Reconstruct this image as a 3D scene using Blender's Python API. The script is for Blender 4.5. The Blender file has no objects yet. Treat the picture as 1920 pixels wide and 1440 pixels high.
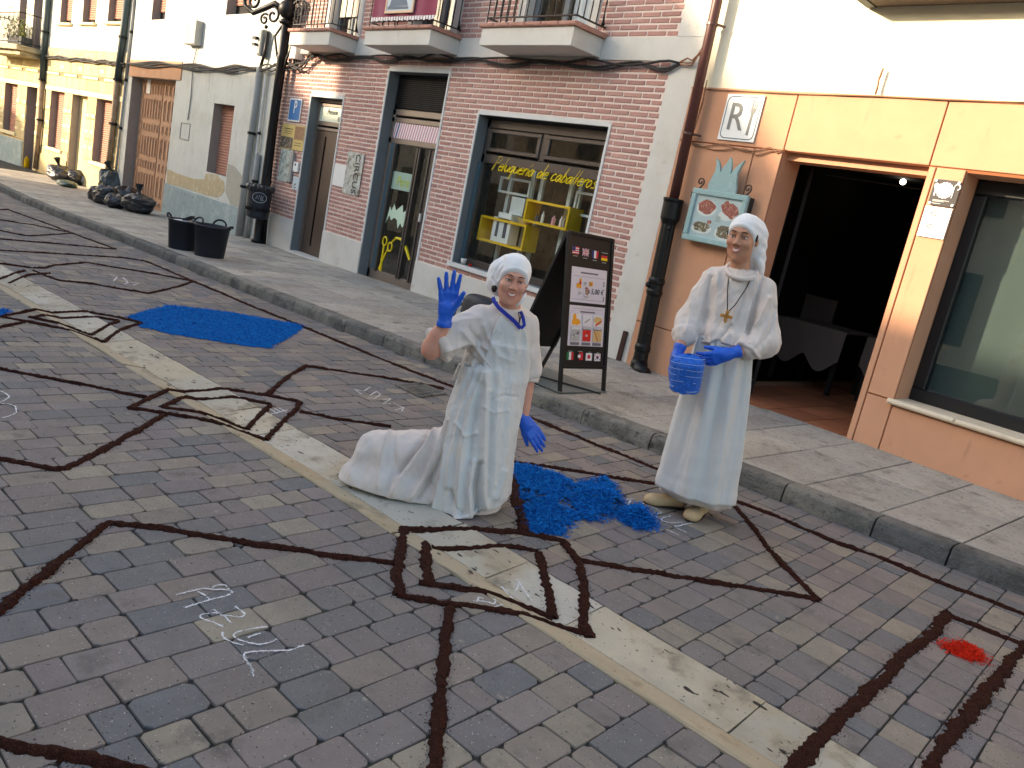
import bpy, bmesh, math, random
import numpy as np
from mathutils import Vector, Matrix, noise as mnoise

random.seed(7)
rng = np.random.default_rng(7)
scene = bpy.context.scene
COL = scene.collection
rad = math.radians

# ------------------------------------------------------------------ camera
F_PX, PITCH, ROLL, YAW, EYE = 1500.0, rad(12.424), rad(11.853), rad(44.932), 1.5
fwd = np.array([-math.cos(YAW) * math.cos(PITCH), math.sin(YAW) * math.cos(PITCH), -math.sin(PITCH)])
r0 = np.cross(fwd, [0, 0, 1.0]); r0 /= np.linalg.norm(r0)
u0 = np.cross(r0, fwd)
rgt = math.cos(ROLL) * r0 + math.sin(ROLL) * u0
upv = -math.sin(ROLL) * r0 + math.cos(ROLL) * u0
cam_data = bpy.data.cameras.new('camera')
cam_data.sensor_width = 36.0
cam_data.lens = 36.0 * F_PX / 1920.0
cam_data.clip_start = 0.05
cam_data.clip_end = 2000.0
cam = bpy.data.objects.new('camera', cam_data)
COL.objects.link(cam)
cam.matrix_world = Matrix(((rgt[0], upv[0], -fwd[0], 0.0), (rgt[1], upv[1], -fwd[1], 0.0),
                           (rgt[2], upv[2], -fwd[2], EYE), (0, 0, 0, 1)))
scene.camera = cam

# ------------------------------------------------------------------ light
SUN_DIR = np.array([0.80, 1.0, -0.36]); SUN_DIR /= np.linalg.norm(SUN_DIR)   # travel direction of the light
sun_el = math.asin(-SUN_DIR[2])
sun_az = math.atan2(-SUN_DIR[0], -SUN_DIR[1])          # clockwise from +Y
world = bpy.data.worlds.new('World'); scene.world = world
world.use_nodes = True
wn = world.node_tree
wn.nodes.clear()
sky = wn.nodes.new('ShaderNodeTexSky'); sky.sky_type = 'NISHITA'; sky.sun_disc = False
sky.sun_elevation = sun_el; sky.sun_rotation = sun_az
sky.air_density = 1.0; sky.dust_density = 1.6; sky.ozone_density = 1.0
bg = wn.nodes.new('ShaderNodeBackground'); bg.inputs['Strength'].default_value = 0.15
wo = wn.nodes.new('ShaderNodeOutputWorld')
wn.links.new(sky.outputs[0], bg.inputs[0]); wn.links.new(bg.outputs[0], wo.inputs[0])
sd = bpy.data.lights.new('sun', 'SUN'); sd.energy = 3.0; sd.angle = rad(1.0); sd.color = (1.0, 0.83, 0.63)
so = bpy.data.objects.new('sun', sd); COL.objects.link(so)
so.rotation_euler = Vector(SUN_DIR).to_track_quat('-Z', 'Y').to_euler()
so.location = (-8, -8, 12)
scene.view_settings.view_transform = 'Standard'
scene.view_settings.look = 'None'
scene.view_settings.gamma = 1.0
scene.view_settings.use_curve_mapping = False
scene.view_settings.exposure = 1.78
scene.view_settings.use_white_balance = True
scene.view_settings.white_balance_temperature = 7200
scene.view_settings.white_balance_tint = 10
scene.cycles.use_denoising = True
scene.cycles.max_bounces = 8
scene.cycles.diffuse_bounces = 5

# ------------------------------------------------------------------ survey: camera rays cut with the real planes of the street
def ray(px, py):
    return fwd + (px - 960.0) / F_PX * rgt - (py - 720.0) / F_PX * upv
FALL_U = [-100, 0, 4, 7.8, 11.2, 15.8, 20, 26, 30, 60, 140]; FALL_Z = [0, 0, .08, .18, .27, .45, .54, .63, .69, .95, 1.2]
def fall(X):
    return float(np.interp(-3.0 - X, FALL_U, FALL_Z))
def on_wall(px, py, Y=6.9):
    d = ray(px, py); t = Y / d[1]
    return d[0] * t, EYE + d[2] * t
def on_ground(px, py, base=0.0):
    d = ray(px, py); z = -EYE + base
    for _ in range(160):
        q = d * z / d[2]
        z = .7 * z + .3 * (-EYE + base - fall(max(q[0], -95.0)))
    return np.array([q[0], q[1], z + EYE])
TH = rad(4.5)
SP0 = np.array([-22.6, 6.95, 0.0])
SU = np.array([-math.cos(TH), -math.sin(TH), 0.0])     # along the stone house, away from the camera
SN = np.array([math.sin(TH), -math.cos(TH), 0.0])      # its outward normal

# gutter axis (5 degrees off the house fronts) and kerb line
GA = rad(5.0)
GU = np.array([math.cos(GA), math.sin(GA)]); GV = np.array([-math.sin(GA), math.cos(GA)])
GC = np.array([-3.6, 2.17])                            # a point on the gutter's centre line
def to_g(x, y):
    d = np.array([x, y]) - GC
    return float(d @ GU), float(d @ GV)
def from_g(u, v):
    p = GC + GU * u + GV * v
    return float(p[0]), float(p[1])
KERB = [(-60, 6.2), (-34, 4.35), (-26, 4.08), (-21, 4.01), (-18, 3.99), (-16, 3.95), (-13.5, 4.05), (-11, 4.15), (-9, 4.23), (-7, 4.35), (-5.3, 4.5),
        (-4.2, 4.62), (-3, 4.74), (-2, 4.89), (-1, 5.06), (1, 5.42), (4, 5.9), (14, 6.2)]
def kerb_y(x):
    for (a, b), (c, d) in zip(KERB, KERB[1:]):
        if a <= x <= c:
            return b + (d - b) * (x - a) / (c - a)
    return 5.0
def road_z(x, y=0.0):
    return -fall(x)
def walk_z(x, y):
    return 0.12 - fall(x) + 0.012 * max(0.0, y - kerb_y(x))

# ------------------------------------------------------------------ objects
ORG = {}
def props(o, label=None, cat=None, group=None, kind=None):
    if label: o['label'] = label
    if cat: o['category'] = cat
    if group: o['group'] = group
    if kind: o['kind'] = kind
    return o
def thing(name, loc, label, cat, group=None):
    o = bpy.data.objects.new(name, None); COL.objects.link(o)
    o.empty_display_size = 0.2
    o.location = tuple(float(v) for v in loc)
    ORG[o.name] = np.array(loc, float)
    return props(o, label, cat, group)
def link_mesh(name, me, parent=None):
    o = bpy.data.objects.new(name, me); COL.objects.link(o)
    if parent is not None:
        o.parent = parent
        ORG[o.name] = ORG.get(parent.name, np.zeros(3))
    return o
def raw(name, verts, faces, mats, parent=None, smooth=False, midx=None):
    org = ORG.get(parent.name, np.zeros(3)) if parent is not None else np.zeros(3)
    v = np.asarray(verts, float).reshape(-1, 3) - org
    me = bpy.data.meshes.new(name)
    me.from_pydata(v.tolist(), [], [tuple(int(i) for i in f) for f in faces])
    if not isinstance(mats, (list, tuple)): mats = [mats]
    for m in mats: me.materials.append(m)
    if midx is not None: me.polygons.foreach_set('material_index', np.asarray(midx, np.int32))
    if smooth: me.polygons.foreach_set('use_smooth', np.ones(len(me.polygons), bool))
    me.update()
    return link_mesh(name, me, parent)

class MB:
    """collects shapes in world metres and links them as one mesh object"""
    def __init__(s): s.v = []; s.f = []; s.m = []; s.cur = 0; s.T = None
    def pt(s, p):
        p = np.asarray(p, float)
        if s.T is not None: p = s.T[0] + s.T[1] @ p
        s.v.append(p); return len(s.v) - 1
    def face(s, idx): s.f.append(tuple(idx)); s.m.append(s.cur); return s
    def poly(s, pts): return s.face([s.pt(p) for p in pts])
    def box(s, x0, x1, y0, y1, z0, z1):
        i = [s.pt(p) for p in ((x0,y0,z0),(x1,y0,z0),(x1,y1,z0),(x0,y1,z0),(x0,y0,z1),(x1,y0,z1),(x1,y1,z1),(x0,y1,z1))]
        for f in ((0,3,2,1),(4,5,6,7),(0,1,5,4),(1,2,6,5),(2,3,7,6),(3,0,4,7)): s.face([i[k] for k in f])
        return s
    def cbox(s, x0, x1, y0, y1, z0, z1, c=0.004):
        """box with chamfered front (low-y) edges"""
        a = [s.pt(p) for p in ((x0,y1,z0),(x1,y1,z0),(x1,y1,z1),(x0,y1,z1))]
        b = [s.pt(p) for p in ((x0,y0+c,z0),(x1,y0+c,z0),(x1,y0+c,z1),(x0,y0+c,z1))]
        d = [s.pt(p) for p in ((x0+c,y0,z0+c),(x1-c,y0,z0+c),(x1-c,y0,z1-c),(x0+c,y0,z1-c))]
        for k in range(4):
            n = (k + 1) % 4
            s.face((a[k], a[n], b[n], b[k])); s.face((b[k], b[n], d[n], d[k]))
        s.face(d); return s
    def obox(s, c, ax, h):
        c = np.asarray(c, float); ax = [np.asarray(a, float) for a in ax]
        i = []
        for sx, sy, sz in ((-1,-1,-1),(1,-1,-1),(1,1,-1),(-1,1,-1),(-1,-1,1),(1,-1,1),(1,1,1),(-1,1,1)):
            i.append(s.pt(c + ax[0]*h[0]*sx + ax[1]*h[1]*sy + ax[2]*h[2]*sz))
        for f in ((0,3,2,1),(4,5,6,7),(0,1,5,4),(1,2,6,5),(2,3,7,6),(3,0,4,7)): s.face([i[k] for k in f])
        return s
    def bar(s, a, b, w, h=None):
        a = np.asarray(a, float); b = np.asarray(b, float); d = b - a; L = np.linalg.norm(d); d /= L
        u = np.cross(d, [0, 0, 1.0])
        if np.linalg.norm(u) < 1e-3: u = np.array([1.0, 0, 0])
        u /= np.linalg.norm(u); v = np.cross(d, u)
        return s.obox((a + b) / 2, (d, u, v), (L / 2, w / 2, (h or w) / 2))
    def tube(s, pts, r, n=8, caps=True):
        pts = [np.asarray(p, float) for p in pts]
        rr = r if isinstance(r, (list, tuple, np.ndarray)) else [r] * len(pts)
        rings = []; prev = None
        for k, p in enumerate(pts):
            d = pts[min(k + 1, len(pts) - 1)] - pts[max(k - 1, 0)]
            d = d / (np.linalg.norm(d) + 1e-12)
            if prev is None:
                u = np.cross(d, [0, 0, 1.0])
                if np.linalg.norm(u) < 1e-3: u = np.cross(d, [0, 1.0, 0])
            else:
                u = prev - d * (prev @ d)
            u /= np.linalg.norm(u) + 1e-12; prev = u; v = np.cross(d, u)
            rings.append([s.pt(p + rr[k] * (math.cos(6.28319 * j / n) * u + math.sin(6.28319 * j / n) * v)) for j in range(n)])
        for a, b in zip(rings, rings[1:]):
            for j in range(n): s.face((a[j], a[(j + 1) % n], b[(j + 1) % n], b[j]))
        if caps: s.face(rings[0][::-1]); s.face(rings[-1])
        return s
    def lathe(s, prof, c=(0, 0, 0), n=24, caps=True, sx=1.0, sy=1.0):
        c = np.asarray(c, float); rings = []
        for r, z in prof:
            rings.append([s.pt(c + np.array([r*sx*math.cos(6.28319*j/n), r*sy*math.sin(6.28319*j/n), z])) for j in range(n)])
        for a, b in zip(rings, rings[1:]):
            for j in range(n): s.face((a[j], a[(j+1) % n], b[(j+1) % n], b[j]))
        if caps: s.face(rings[0][::-1]); s.face(rings[-1])
        return s
    def ball(s, c, r, n=12, m=8):
        c = np.asarray(c, float); r = np.asarray(r, float) * np.ones(3)
        rings = []
        for i in range(1, m):
            a = math.pi * i / m
            rings.append([s.pt(c + r * np.array([math.sin(a)*math.cos(6.28319*j/n), math.sin(a)*math.sin(6.28319*j/n), math.cos(a)])) for j in range(n)])
        t = s.pt(c + r * np.array([0, 0, 1.0])); b = s.pt(c - r * np.array([0, 0, 1.0]))
        for j in range(n): s.face((t, rings[0][j], rings[0][(j+1) % n])); s.face((b, rings[-1][(j+1) % n], rings[-1][j]))
        for x, y in zip(rings, rings[1:]):
            for j in range(n): s.face((x[j], y[j], y[(j+1) % n], x[(j+1) % n]))
        return s
    def prism(s, poly, o, u, v, w):
        """2-D outline poly in the frame (o,u,v), thickened by the vector w"""
        o = np.asarray(o, float); u = np.asarray(u, float); v = np.asarray(v, float); w = np.asarray(w, float)
        a = [s.pt(o + u*x + v*y) for x, y in poly]; b = [s.pt(o + u*x + v*y + w) for x, y in poly]
        n = len(poly)
        s.face(a[::-1]); s.face(b)
        for k in range(n): s.face((a[k], a[(k+1) % n], b[(k+1) % n], b[k]))
        return s
    def grid(s, nu, nv, fn, closed_u=False):
        ids = [[s.pt(fn(i / (nu - (0 if closed_u else 1)), j / (nv - 1))) for i in range(nu)] for j in range(nv)]
        for j in range(nv - 1):
            for i in range(nu if closed_u else nu - 1):
                k = (i + 1) % nu
                s.face((ids[j][i], ids[j][k], ids[j+1][k], ids[j+1][i]))
        return s
    def build(s, name, mats, parent=None, smooth=False, bevel=0.0, recalc=False):
        o = raw(name, s.v, s.f, mats, parent, smooth, s.m)
        if recalc or bevel:
            bm = bmesh.new(); bm.from_mesh(o.data); bmesh.ops.recalc_face_normals(bm, faces=bm.faces); bm.to_mesh(o.data); bm.free()
        if bevel:
            b = o.modifiers.new('edge', 'BEVEL'); b.width = bevel; b.segments = 2; b.limit_method = 'ANGLE'
        return o

def copy_tree(o, loc, label=None):
    c = o.copy(); COL.objects.link(c); c.location = loc
    if label: c['label'] = label
    for ch in o.children:
        k = ch.copy(); COL.objects.link(k); k.parent = c
        for g in ch.children:
            q = g.copy(); COL.objects.link(q); q.parent = k
    return c

def text(name, body, o, u, v, size, mat, parent=None, extrude=0.0015, align='CENTER', shear=0.0, sx=1.0):
    cu = bpy.data.curves.new(name, 'FONT'); cu.body = body; cu.size = size; cu.align_x = align; cu.align_y = 'CENTER'
    cu.extrude = extrude; cu.shear = shear; cu.resolution_u = 3
    cu.materials.append(mat)
    u = np.asarray(u, float); v = np.asarray(v, float); w = np.cross(u, v)
    org = ORG.get(parent.name, np.zeros(3)) if parent is not None else np.zeros(3)
    p = np.asarray(o, float) - org
    tmp = bpy.data.objects.new('glyphs', cu)
    me = bpy.data.meshes.new_from_object(tmp); bpy.data.objects.remove(tmp); bpy.data.curves.remove(cu)
    ob = bpy.data.objects.new(name, me); COL.objects.link(ob)
    M = Matrix(((u[0]*sx, v[0], w[0], p[0]), (u[1]*sx, v[1], w[1], p[1]), (u[2]*sx, v[2], w[2], p[2]), (0, 0, 0, 1)))
    if parent is not None: ob.parent = parent
    ob.matrix_local = M
    return ob

# ------------------------------------------------------------------ materials
def srgb(r, g, b):
    f = lambda c: (c / 12.92 if c <= 0.04045 else ((c + 0.055) / 1.055) ** 2.4)
    return (f(r / 255), f(g / 255), f(b / 255))
def mix_nodes(nt, a, b, fac, mode='MIX'):
    n = nt.nodes.new('ShaderNodeMix'); n.data_type = 'RGBA'; n.blend_type = mode
    for sock, val in ((n.inputs[0], fac), (n.inputs[6], a), (n.inputs[7], b)):
        if isinstance(val, bpy.types.NodeSocket): nt.links.new(val, sock)
        elif isinstance(val, (int, float)): sock.default_value = val
        else: sock.default_value = (*val[:3], 1.0)
    return n.outputs[2]
def noise_node(nt, scale, detail=4.0, rough=0.55, stretch=None, coord='Object'):
    tc = nt.nodes.new('ShaderNodeTexCoord'); out = tc.outputs[coord]
    if stretch:
        mp = nt.nodes.new('ShaderNodeMapping'); mp.inputs['Scale'].default_value = stretch
        nt.links.new(out, mp.inputs[0]); out = mp.outputs[0]
    n = nt.nodes.new('ShaderNodeTexNoise'); n.inputs['Scale'].default_value = scale
    n.inputs['Detail'].default_value = detail; n.inputs['Roughness'].default_value = rough
    nt.links.new(out, n.inputs['Vector'])
    return n.outputs[0]
def ramp(nt, fac, stops):
    r = nt.nodes.new('ShaderNodeValToRGB')
    while len(r.color_ramp.elements) < len(stops): r.color_ramp.elements.new(0.5)
    for e, (p, c) in zip(r.color_ramp.elements, stops):
        e.position = p; e.color = (*c, 1.0) if not isinstance(c, (int, float)) else (c, c, c, 1.0)
    nt.links.new(fac, r.inputs[0])
    return r.outputs[0]
def per_piece(nt):
    """a random number per piece: per object and per loose island"""
    oi = nt.nodes.new('ShaderNodeObjectInfo'); ge = nt.nodes.new('ShaderNodeNewGeometry')
    a = nt.nodes.new('ShaderNodeMath'); a.operation = 'ADD'
    nt.links.new(oi.outputs['Random'], a.inputs[0]); nt.links.new(ge.outputs['Random Per Island'], a.inputs[1])
    b = nt.nodes.new('ShaderNodeMath'); b.operation = 'FRACT'; nt.links.new(a.outputs[0], b.inputs[0])
    return b.outputs[0]
def material(name, col, rough=0.8, var=0.12, vscale=6.0, spots=None, stain=None, pieces=None, bump=None, metal=0.0, spec=0.4, coat=0.0, sheen=0.0, stretch=None, emit=None):
    """col base; var fbm variation; spots=(scale, lo, hi, colour) sharp flecks; stain=(scale, lo, hi, colour, stretch);
    pieces=[(pos, colour)] colour per loose piece; bump=[(scale, strength, distance, stretch)]"""
    m = bpy.data.materials.new(name); m.use_nodes = True
    nt = m.node_tree; p = nt.nodes['Principled BSDF']
    c = None
    if pieces:
        c = ramp(nt, per_piece(nt), pieces)
        for e in [n for n in nt.nodes if n.type == 'VALTORGB']: e.color_ramp.interpolation = 'LINEAR'
    base = c if c is not None else col
    if var:
        n = noise_node(nt, vscale, 5.0, 0.6, stretch)
        v = ramp(nt, n, [(0.25, 1.0 - var), (0.75, 1.0 + var)])
        base = mix_nodes(nt, base, v, 1.0, 'MULTIPLY')
    for st in (stain or []):
        sc, lo, hi, scol = st[:4]
        n = noise_node(nt, sc, 6.0, 0.62, st[4] if len(st) > 4 else None)
        f = ramp(nt, n, [(lo, 0.0), (hi, 1.0)])
        base = mix_nodes(nt, base, scol, f)
    for sp in (spots or []):
        n = noise_node(nt, sp[0], 2.0, 0.5, sp[4] if len(sp) > 4 else None)
        f = ramp(nt, n, [(sp[1], 0.0), (sp[2], 1.0)])
        base = mix_nodes(nt, base, sp[3], f)
    if isinstance(base, bpy.types.NodeSocket): nt.links.new(base, p.inputs['Base Color'])
    else: p.inputs['Base Color'].default_value = (*base, 1.0)
    p.inputs['Roughness'].default_value = rough
    p.inputs['Metallic'].default_value = metal
    p.inputs['Specular IOR Level'].default_value = spec
    p.inputs['Coat Weight'].default_value = coat
    p.inputs['Sheen Weight'].default_value = sheen
    if emit:
        p.inputs['Emission Color'].default_value = (*emit[0], 1.0); p.inputs['Emission Strength'].default_value = emit[1]
    prev = None
    for b in (bump or []):
        n = noise_node(nt, b[0], 5.0, 0.6, b[3] if len(b) > 3 else None)
        bn = nt.nodes.new('ShaderNodeBump'); bn.inputs['Strength'].default_value = b[1]; bn.inputs['Distance'].default_value = b[2]
        nt.links.new(n, bn.inputs['Height'])
        if prev is not None: nt.links.new(prev, bn.inputs['Normal'])
        prev = bn.outputs[0]
    if prev is not None: nt.links.new(prev, p.inputs['Normal'])
    return m
def flat(name, col, rough=0.6, **k): return material(name, col, rough, var=0.0, **k)
def glass(name, tint=(0.9, 0.95, 0.95), mixf=0.10, rough=0.0):
    """window pane: clear film plus mirror reflection by Fresnel"""
    m = bpy.data.materials.new(name); m.use_nodes = True
    nt = m.node_tree; nt.nodes.clear()
    out = nt.nodes.new('ShaderNodeOutputMaterial'); tr = nt.nodes.new('ShaderNodeBsdfTransparent'); gl = nt.nodes.new('ShaderNodeBsdfGlossy')
    tr.inputs[0].default_value = (*tint, 1); gl.inputs['Roughness'].default_value = rough
    fr = nt.nodes.new('ShaderNodeFresnel')
    ge = nt.nodes.new('ShaderNodeNewGeometry'); ma = nt.nodes.new('ShaderNodeMath'); ma.operation = 'MULTIPLY_ADD'   # a thin pane reflects alike from both sides
    ma.inputs[1].default_value = 1 / 1.5 - 1.5; ma.inputs[2].default_value = 1.5
    nt.links.new(ge.outputs['Backfacing'], ma.inputs[0]); nt.links.new(ma.outputs[0], fr.inputs[0])
    ad = nt.nodes.new('ShaderNodeMath'); ad.operation = 'ADD'; ad.inputs[1].default_value = mixf
    nt.links.new(fr.outputs[0], ad.inputs[0])
    mx = nt.nodes.new('ShaderNodeMixShader')
    nt.links.new(ad.outputs[0], mx.inputs[0]); nt.links.new(tr.outputs[0], mx.inputs[1]); nt.links.new(gl.outputs[0], mx.inputs[2])
    nt.links.new(mx.outputs[0], out.inputs[0])
    return m

PAVER_TONES = [(0.0, srgb(110, 104, 102)), (0.16, srgb(126, 117, 114)), (0.32, srgb(104, 103, 104)), (0.46, srgb(98, 100, 103)), (0.6, srgb(117, 108, 108)), (0.76, srgb(124, 115, 108)), (0.88, srgb(134, 126, 114)), (1.0, srgb(140, 132, 119))]
M = {}
M['paver'] = material('paver concrete', (.2, .2, .2), 0.9, 0.14, 9, pieces=PAVER_TONES, spots=[(140, .68, .74, srgb(186, 180, 172)), (90, .66, .72, srgb(62, 60, 60))],
                      stain=[(1.1, .45, .75, srgb(108, 103, 100)), (5, .58, .74, srgb(92, 88, 84)), (13, .64, .74, srgb(140, 134, 124))], bump=[(220, .35, .004), (35, .25, .006)])
M['joint'] = material('joint sand', srgb(50, 49, 47), 0.95, 0.3, 12, stain=[(3, .55, .7, srgb(70, 76, 56))], bump=[(120, .6, .01)])
M['gutter'] = material('limestone channel', srgb(178, 168, 146), 0.85, 0.10, 4, pieces=[(0.0, srgb(176, 172, 162)), (.4, srgb(164, 158, 144)), (.7, srgb(184, 179, 168)), (1.0, srgb(170, 158, 134))],
                       stain=[(2.5, .50, .70, srgb(158, 142, 112)), (5, .56, .72, srgb(112, 108, 98)), (1.2, .5, .75, srgb(140, 134, 120))], spots=[(11, .67, .70, srgb(44, 40, 36), (1, 2.4, 1)), (30, .70, .73, srgb(50, 46, 40), (1, 2, 1)), (70, .70, .74, srgb(78, 72, 64))], bump=[(30, .6, .010), (110, .3, .003)])
M['gutter_tan'] = material('tan limestone channel', srgb(170, 150, 118), 0.85, 0.10, 4, pieces=[(0.0, srgb(164, 151, 128)), (.5, srgb(156, 147, 128)), (1.0, srgb(166, 150, 122))],
                       stain=[(2.5, .52, .72, srgb(150, 128, 94)), (5, .58, .72, srgb(116, 108, 94))], spots=[(12, .68, .71, srgb(52, 46, 40), (1, 2.2, 1)), (40, .70, .74, srgb(70, 62, 52))], bump=[(30, .5, .008), (110, .3, .003)])
M['kerb'] = material('kerb granite', srgb(120, 116, 110), 0.9, 0.16, 7, pieces=[(0, srgb(108, 106, 102)), (.5, srgb(128, 125, 118)), (1, srgb(94, 94, 94))],
                     stain=[(4, .46, .66, srgb(78, 77, 74)), (1.5, .55, .75, srgb(140, 135, 122)), (9, .58, .7, srgb(64, 63, 62))], spots=[(120, .64, .70, srgb(44, 43, 42))], bump=[(14, .8, .03), (50, .8, .014), (160, .4, .004)])
M['slab'] = material('travertine slab', srgb(168, 160, 146), 0.88, 0.10, 5, pieces=[(0, srgb(158, 152, 144)), (.5, srgb(178, 172, 160)), (1, srgb(148, 145, 140))],
                     stain=[(1.6, .46, .72, srgb(136, 129, 120)), (4, .56, .72, srgb(116, 112, 104)), (7, .62, .74, srgb(190, 184, 170))], spots=[(24, .655, .69, srgb(46, 43, 40), (1, 3.2, 1)), (60, .67, .71, srgb(66, 62, 56), (1, 2, 1))], bump=[(60, .5, .008)])
M['sawdust'] = material('brown sawdust', srgb(54, 29, 23), 0.95, 0.4, 60, spots=[(240, .60, .68, srgb(96, 58, 44)), (120, .62, .7, srgb(30, 16, 13))], bump=[(160, 1.0, .012)], spec=.1)
M['blue'] = material('blue dyed shavings', srgb(1, 98, 176), 0.9, 0.3, 40, stain=[(14, .5, .75, srgb(1, 66, 140))], spots=[(160, .62, .72, srgb(16, 118, 196))], bump=[(140, 1.0, .012)], spec=.02)
M['blueflake'] = material('blue shaving', srgb(10, 78, 186), 0.8, 0.0, pieces=[(0, srgb(1, 60, 134)), (.5, srgb(1, 94, 176)), (1, srgb(10, 122, 204))], spec=.02)
M['red'] = material('red dyed shavings', srgb(214, 44, 24), 0.9, 0.3, 50, bump=[(160, 1.0, .01)], spec=.15)
M['chalk'] = material('chalk', srgb(206, 208, 212), 0.95, 0.1, 80)
M['mortar'] = material('mortar', srgb(220, 204, 196), 0.92, 0.08, 8, stain=[(1.2, .5, .8, srgb(226, 214, 206))], bump=[(120, .3, .003)])
M['brick'] = material('brick', (.4, .2, .15), 0.9, 0.14, 14, pieces=[(0, srgb(170, 126, 118)), (.35, srgb(182, 138, 128)), (.7, srgb(160, 118, 112)), (1, srgb(190, 148, 136))],
                      stain=[(2.0, .5, .8, srgb(178, 142, 132))], spots=[(70, .62, .72, srgb(136, 94, 88))], bump=[(90, .4, .004)])
M['stucco'] = material('white stucco', srgb(206, 204, 198), 0.9, 0.05, 5, stain=[(1.5, .52, .8, srgb(192, 188, 178)), (6, .62, .8, srgb(178, 172, 160))], bump=[(120, .25, .003)])
M['frameline'] = material('pale jamb edge', srgb(206, 208, 208), 0.8, 0.05, 8)
M['jambgrey'] = material('grey painted jamb', srgb(112, 118, 122), 0.8, 0.06, 4, bump=[(60, .2, .003)])
M['darkframe'] = material('dark aluminium', srgb(92, 86, 84), 0.35, 0.05, 6, metal=.6)
M['blackframe'] = material('black aluminium', srgb(24, 26, 30), 0.4, 0.05, 6)
M['greyalu'] = material('taupe aluminium', srgb(142, 130, 122), 0.35, 0.05, 6, metal=.5)
M['bluefin'] = material('blue grey aluminium', srgb(84, 110, 124), 0.4, 0.05, 6, metal=.3)
M['doorpanel'] = material('bronze door panel', srgb(100, 86, 78), 0.38, 0.10, 2.5, metal=.45)
M['louvre'] = material('louvre slat', srgb(42, 42, 46), 0.5, 0.05, 6)
M['orange'] = material('orange render', srgb(200, 150, 120), 0.92, 0.06, 4, stain=[(1.2, .5, .8, srgb(194, 142, 112)), (7, .62, .8, srgb(184, 130, 102)), (3, .62, .8, srgb(172, 128, 106), (3, 3, .4))], bump=[(140, .35, .003), (20, .15, .004)])
M['orangegap'] = material('render groove', srgb(150, 92, 60), 0.95, 0.1, 6)
M['cream'] = material('cream plaster', srgb(236, 226, 200), 0.92, 0.04, 3, stain=[(1.3, .5, .8, srgb(226, 214, 188))], bump=[(100, .25, .003)])
M['terracotta'] = material('terracotta floor tile', srgb(148, 92, 66), 0.6, 0.18, 6, pieces=[(0, srgb(134, 84, 60)), (1, srgb(160, 104, 74))], bump=[(50, .2, .003)])
M['grout'] = material('tile grout', srgb(176, 142, 116), 0.9, 0.1, 10)
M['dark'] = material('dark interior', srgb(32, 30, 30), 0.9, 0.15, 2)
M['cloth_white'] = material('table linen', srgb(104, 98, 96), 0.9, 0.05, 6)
M['sill'] = material('cream stone sill', srgb(214, 200, 178), 0.7, 0.06, 8, stain=[(6, .55, .8, srgb(196, 178, 150))], bump=[(80, .2, .003)])
M['iron'] = material('black iron', srgb(34, 33, 35), 0.45, 0.15, 12, metal=.5, bump=[(60, .2, .003)])
M['castiron'] = material('cast iron', srgb(26, 26, 27), 0.4, 0.2, 10, metal=.4, bump=[(45, .3, .004)])
M['brownpipe'] = material('brown lacquered pipe', srgb(84, 48, 44), 0.42, 0.10, 5, spec=.5)
M['pvc'] = material('grey conduit', srgb(150, 152, 150), 0.6, 0.12, 5, stain=[(2, .5, .8, srgb(120, 118, 112))])
M['greenpipe'] = material('green grey drainpipe', srgb(62, 76, 78), 0.6, 0.14, 4)
M['cable'] = material('black cable', srgb(48, 46, 46), 0.7, 0.15, 12)
M['tancable'] = material('painted cable', srgb(150, 110, 84), 0.7, 0.1, 10)
M['tile_edge'] = material('terracotta edging', srgb(170, 124, 110), 0.8, 0.12, 7, stain=[(5, .5, .75, srgb(188, 150, 134))])
M['whiteplaster'] = material('weathered white plaster', srgb(206, 208, 202), 0.92, 0.06, 3,
    stain=[(1.2, .50, .75, srgb(192, 192, 182)), (2.4, .58, .74, srgb(166, 164, 152), (2.2, 2.2, .5)), (9, .62, .74, srgb(176, 172, 158)), (4, .66, .76, srgb(138, 136, 124), (3, 3, .35))], bump=[(50, .35, .006), (8, .4, .012)])
M['tanpatch'] = material('exposed sand render', srgb(188, 172, 140), 0.95, 0.12, 6, stain=[(5, .5, .7, srgb(206, 196, 170)), (14, .55, .7, srgb(158, 142, 112))], bump=[(40, .5, .008)])
M['greypatch'] = material('grey cement patch', srgb(174, 170, 158), 0.95, 0.08, 6, bump=[(40, .4, .006)])
M['plinth_blue'] = material('blue grey washed plinth', srgb(148, 164, 166), 0.92, 0.12, 4, stain=[(3, .5, .72, srgb(176, 188, 186)), (4, .6, .78, srgb(122, 122, 100)), (10, .62, .75, srgb(110, 118, 116))], bump=[(30, .5, .01)])
M['ochre'] = material('ochre lintel', srgb(206, 158, 124), 0.9, 0.10, 4, stain=[(3, .55, .75, srgb(216, 180, 150))], bump=[(40, .4, .006)])
M['doorwood'] = material('weathered brown wood', srgb(184, 146, 118), 0.85, 0.16, 6, stretch=(8, 8, .6), stain=[(2, .55, .78, srgb(122, 86, 66))], bump=[(60, .5, .004, (6, 6, .5))])
M['shutter'] = material('brown pink roller shutter', srgb(178, 130, 112), 0.75, 0.08, 8)
M['stone'] = material('dressed sandstone', srgb(204, 184, 140), 0.92, 0.08, 5, pieces=[(0, srgb(196, 176, 134)), (.5, srgb(210, 192, 150)), (1, srgb(200, 178, 132))],
                      stain=[(2, .55, .8, srgb(174, 152, 108)), (6, .6, .8, srgb(186, 168, 128))], bump=[(40, .5, .008)])
M['stonelight'] = material('pale stone strip', srgb(232, 218, 176), 0.92, 0.06, 6, bump=[(50, .3, .005)])
M['stonejoint'] = material('stone joint', srgb(150, 132, 98), 0.95, 0.1, 6)
M['reveal'] = material('shaded reveal plaster', srgb(150, 140, 134), 0.92, 0.08, 5)
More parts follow.
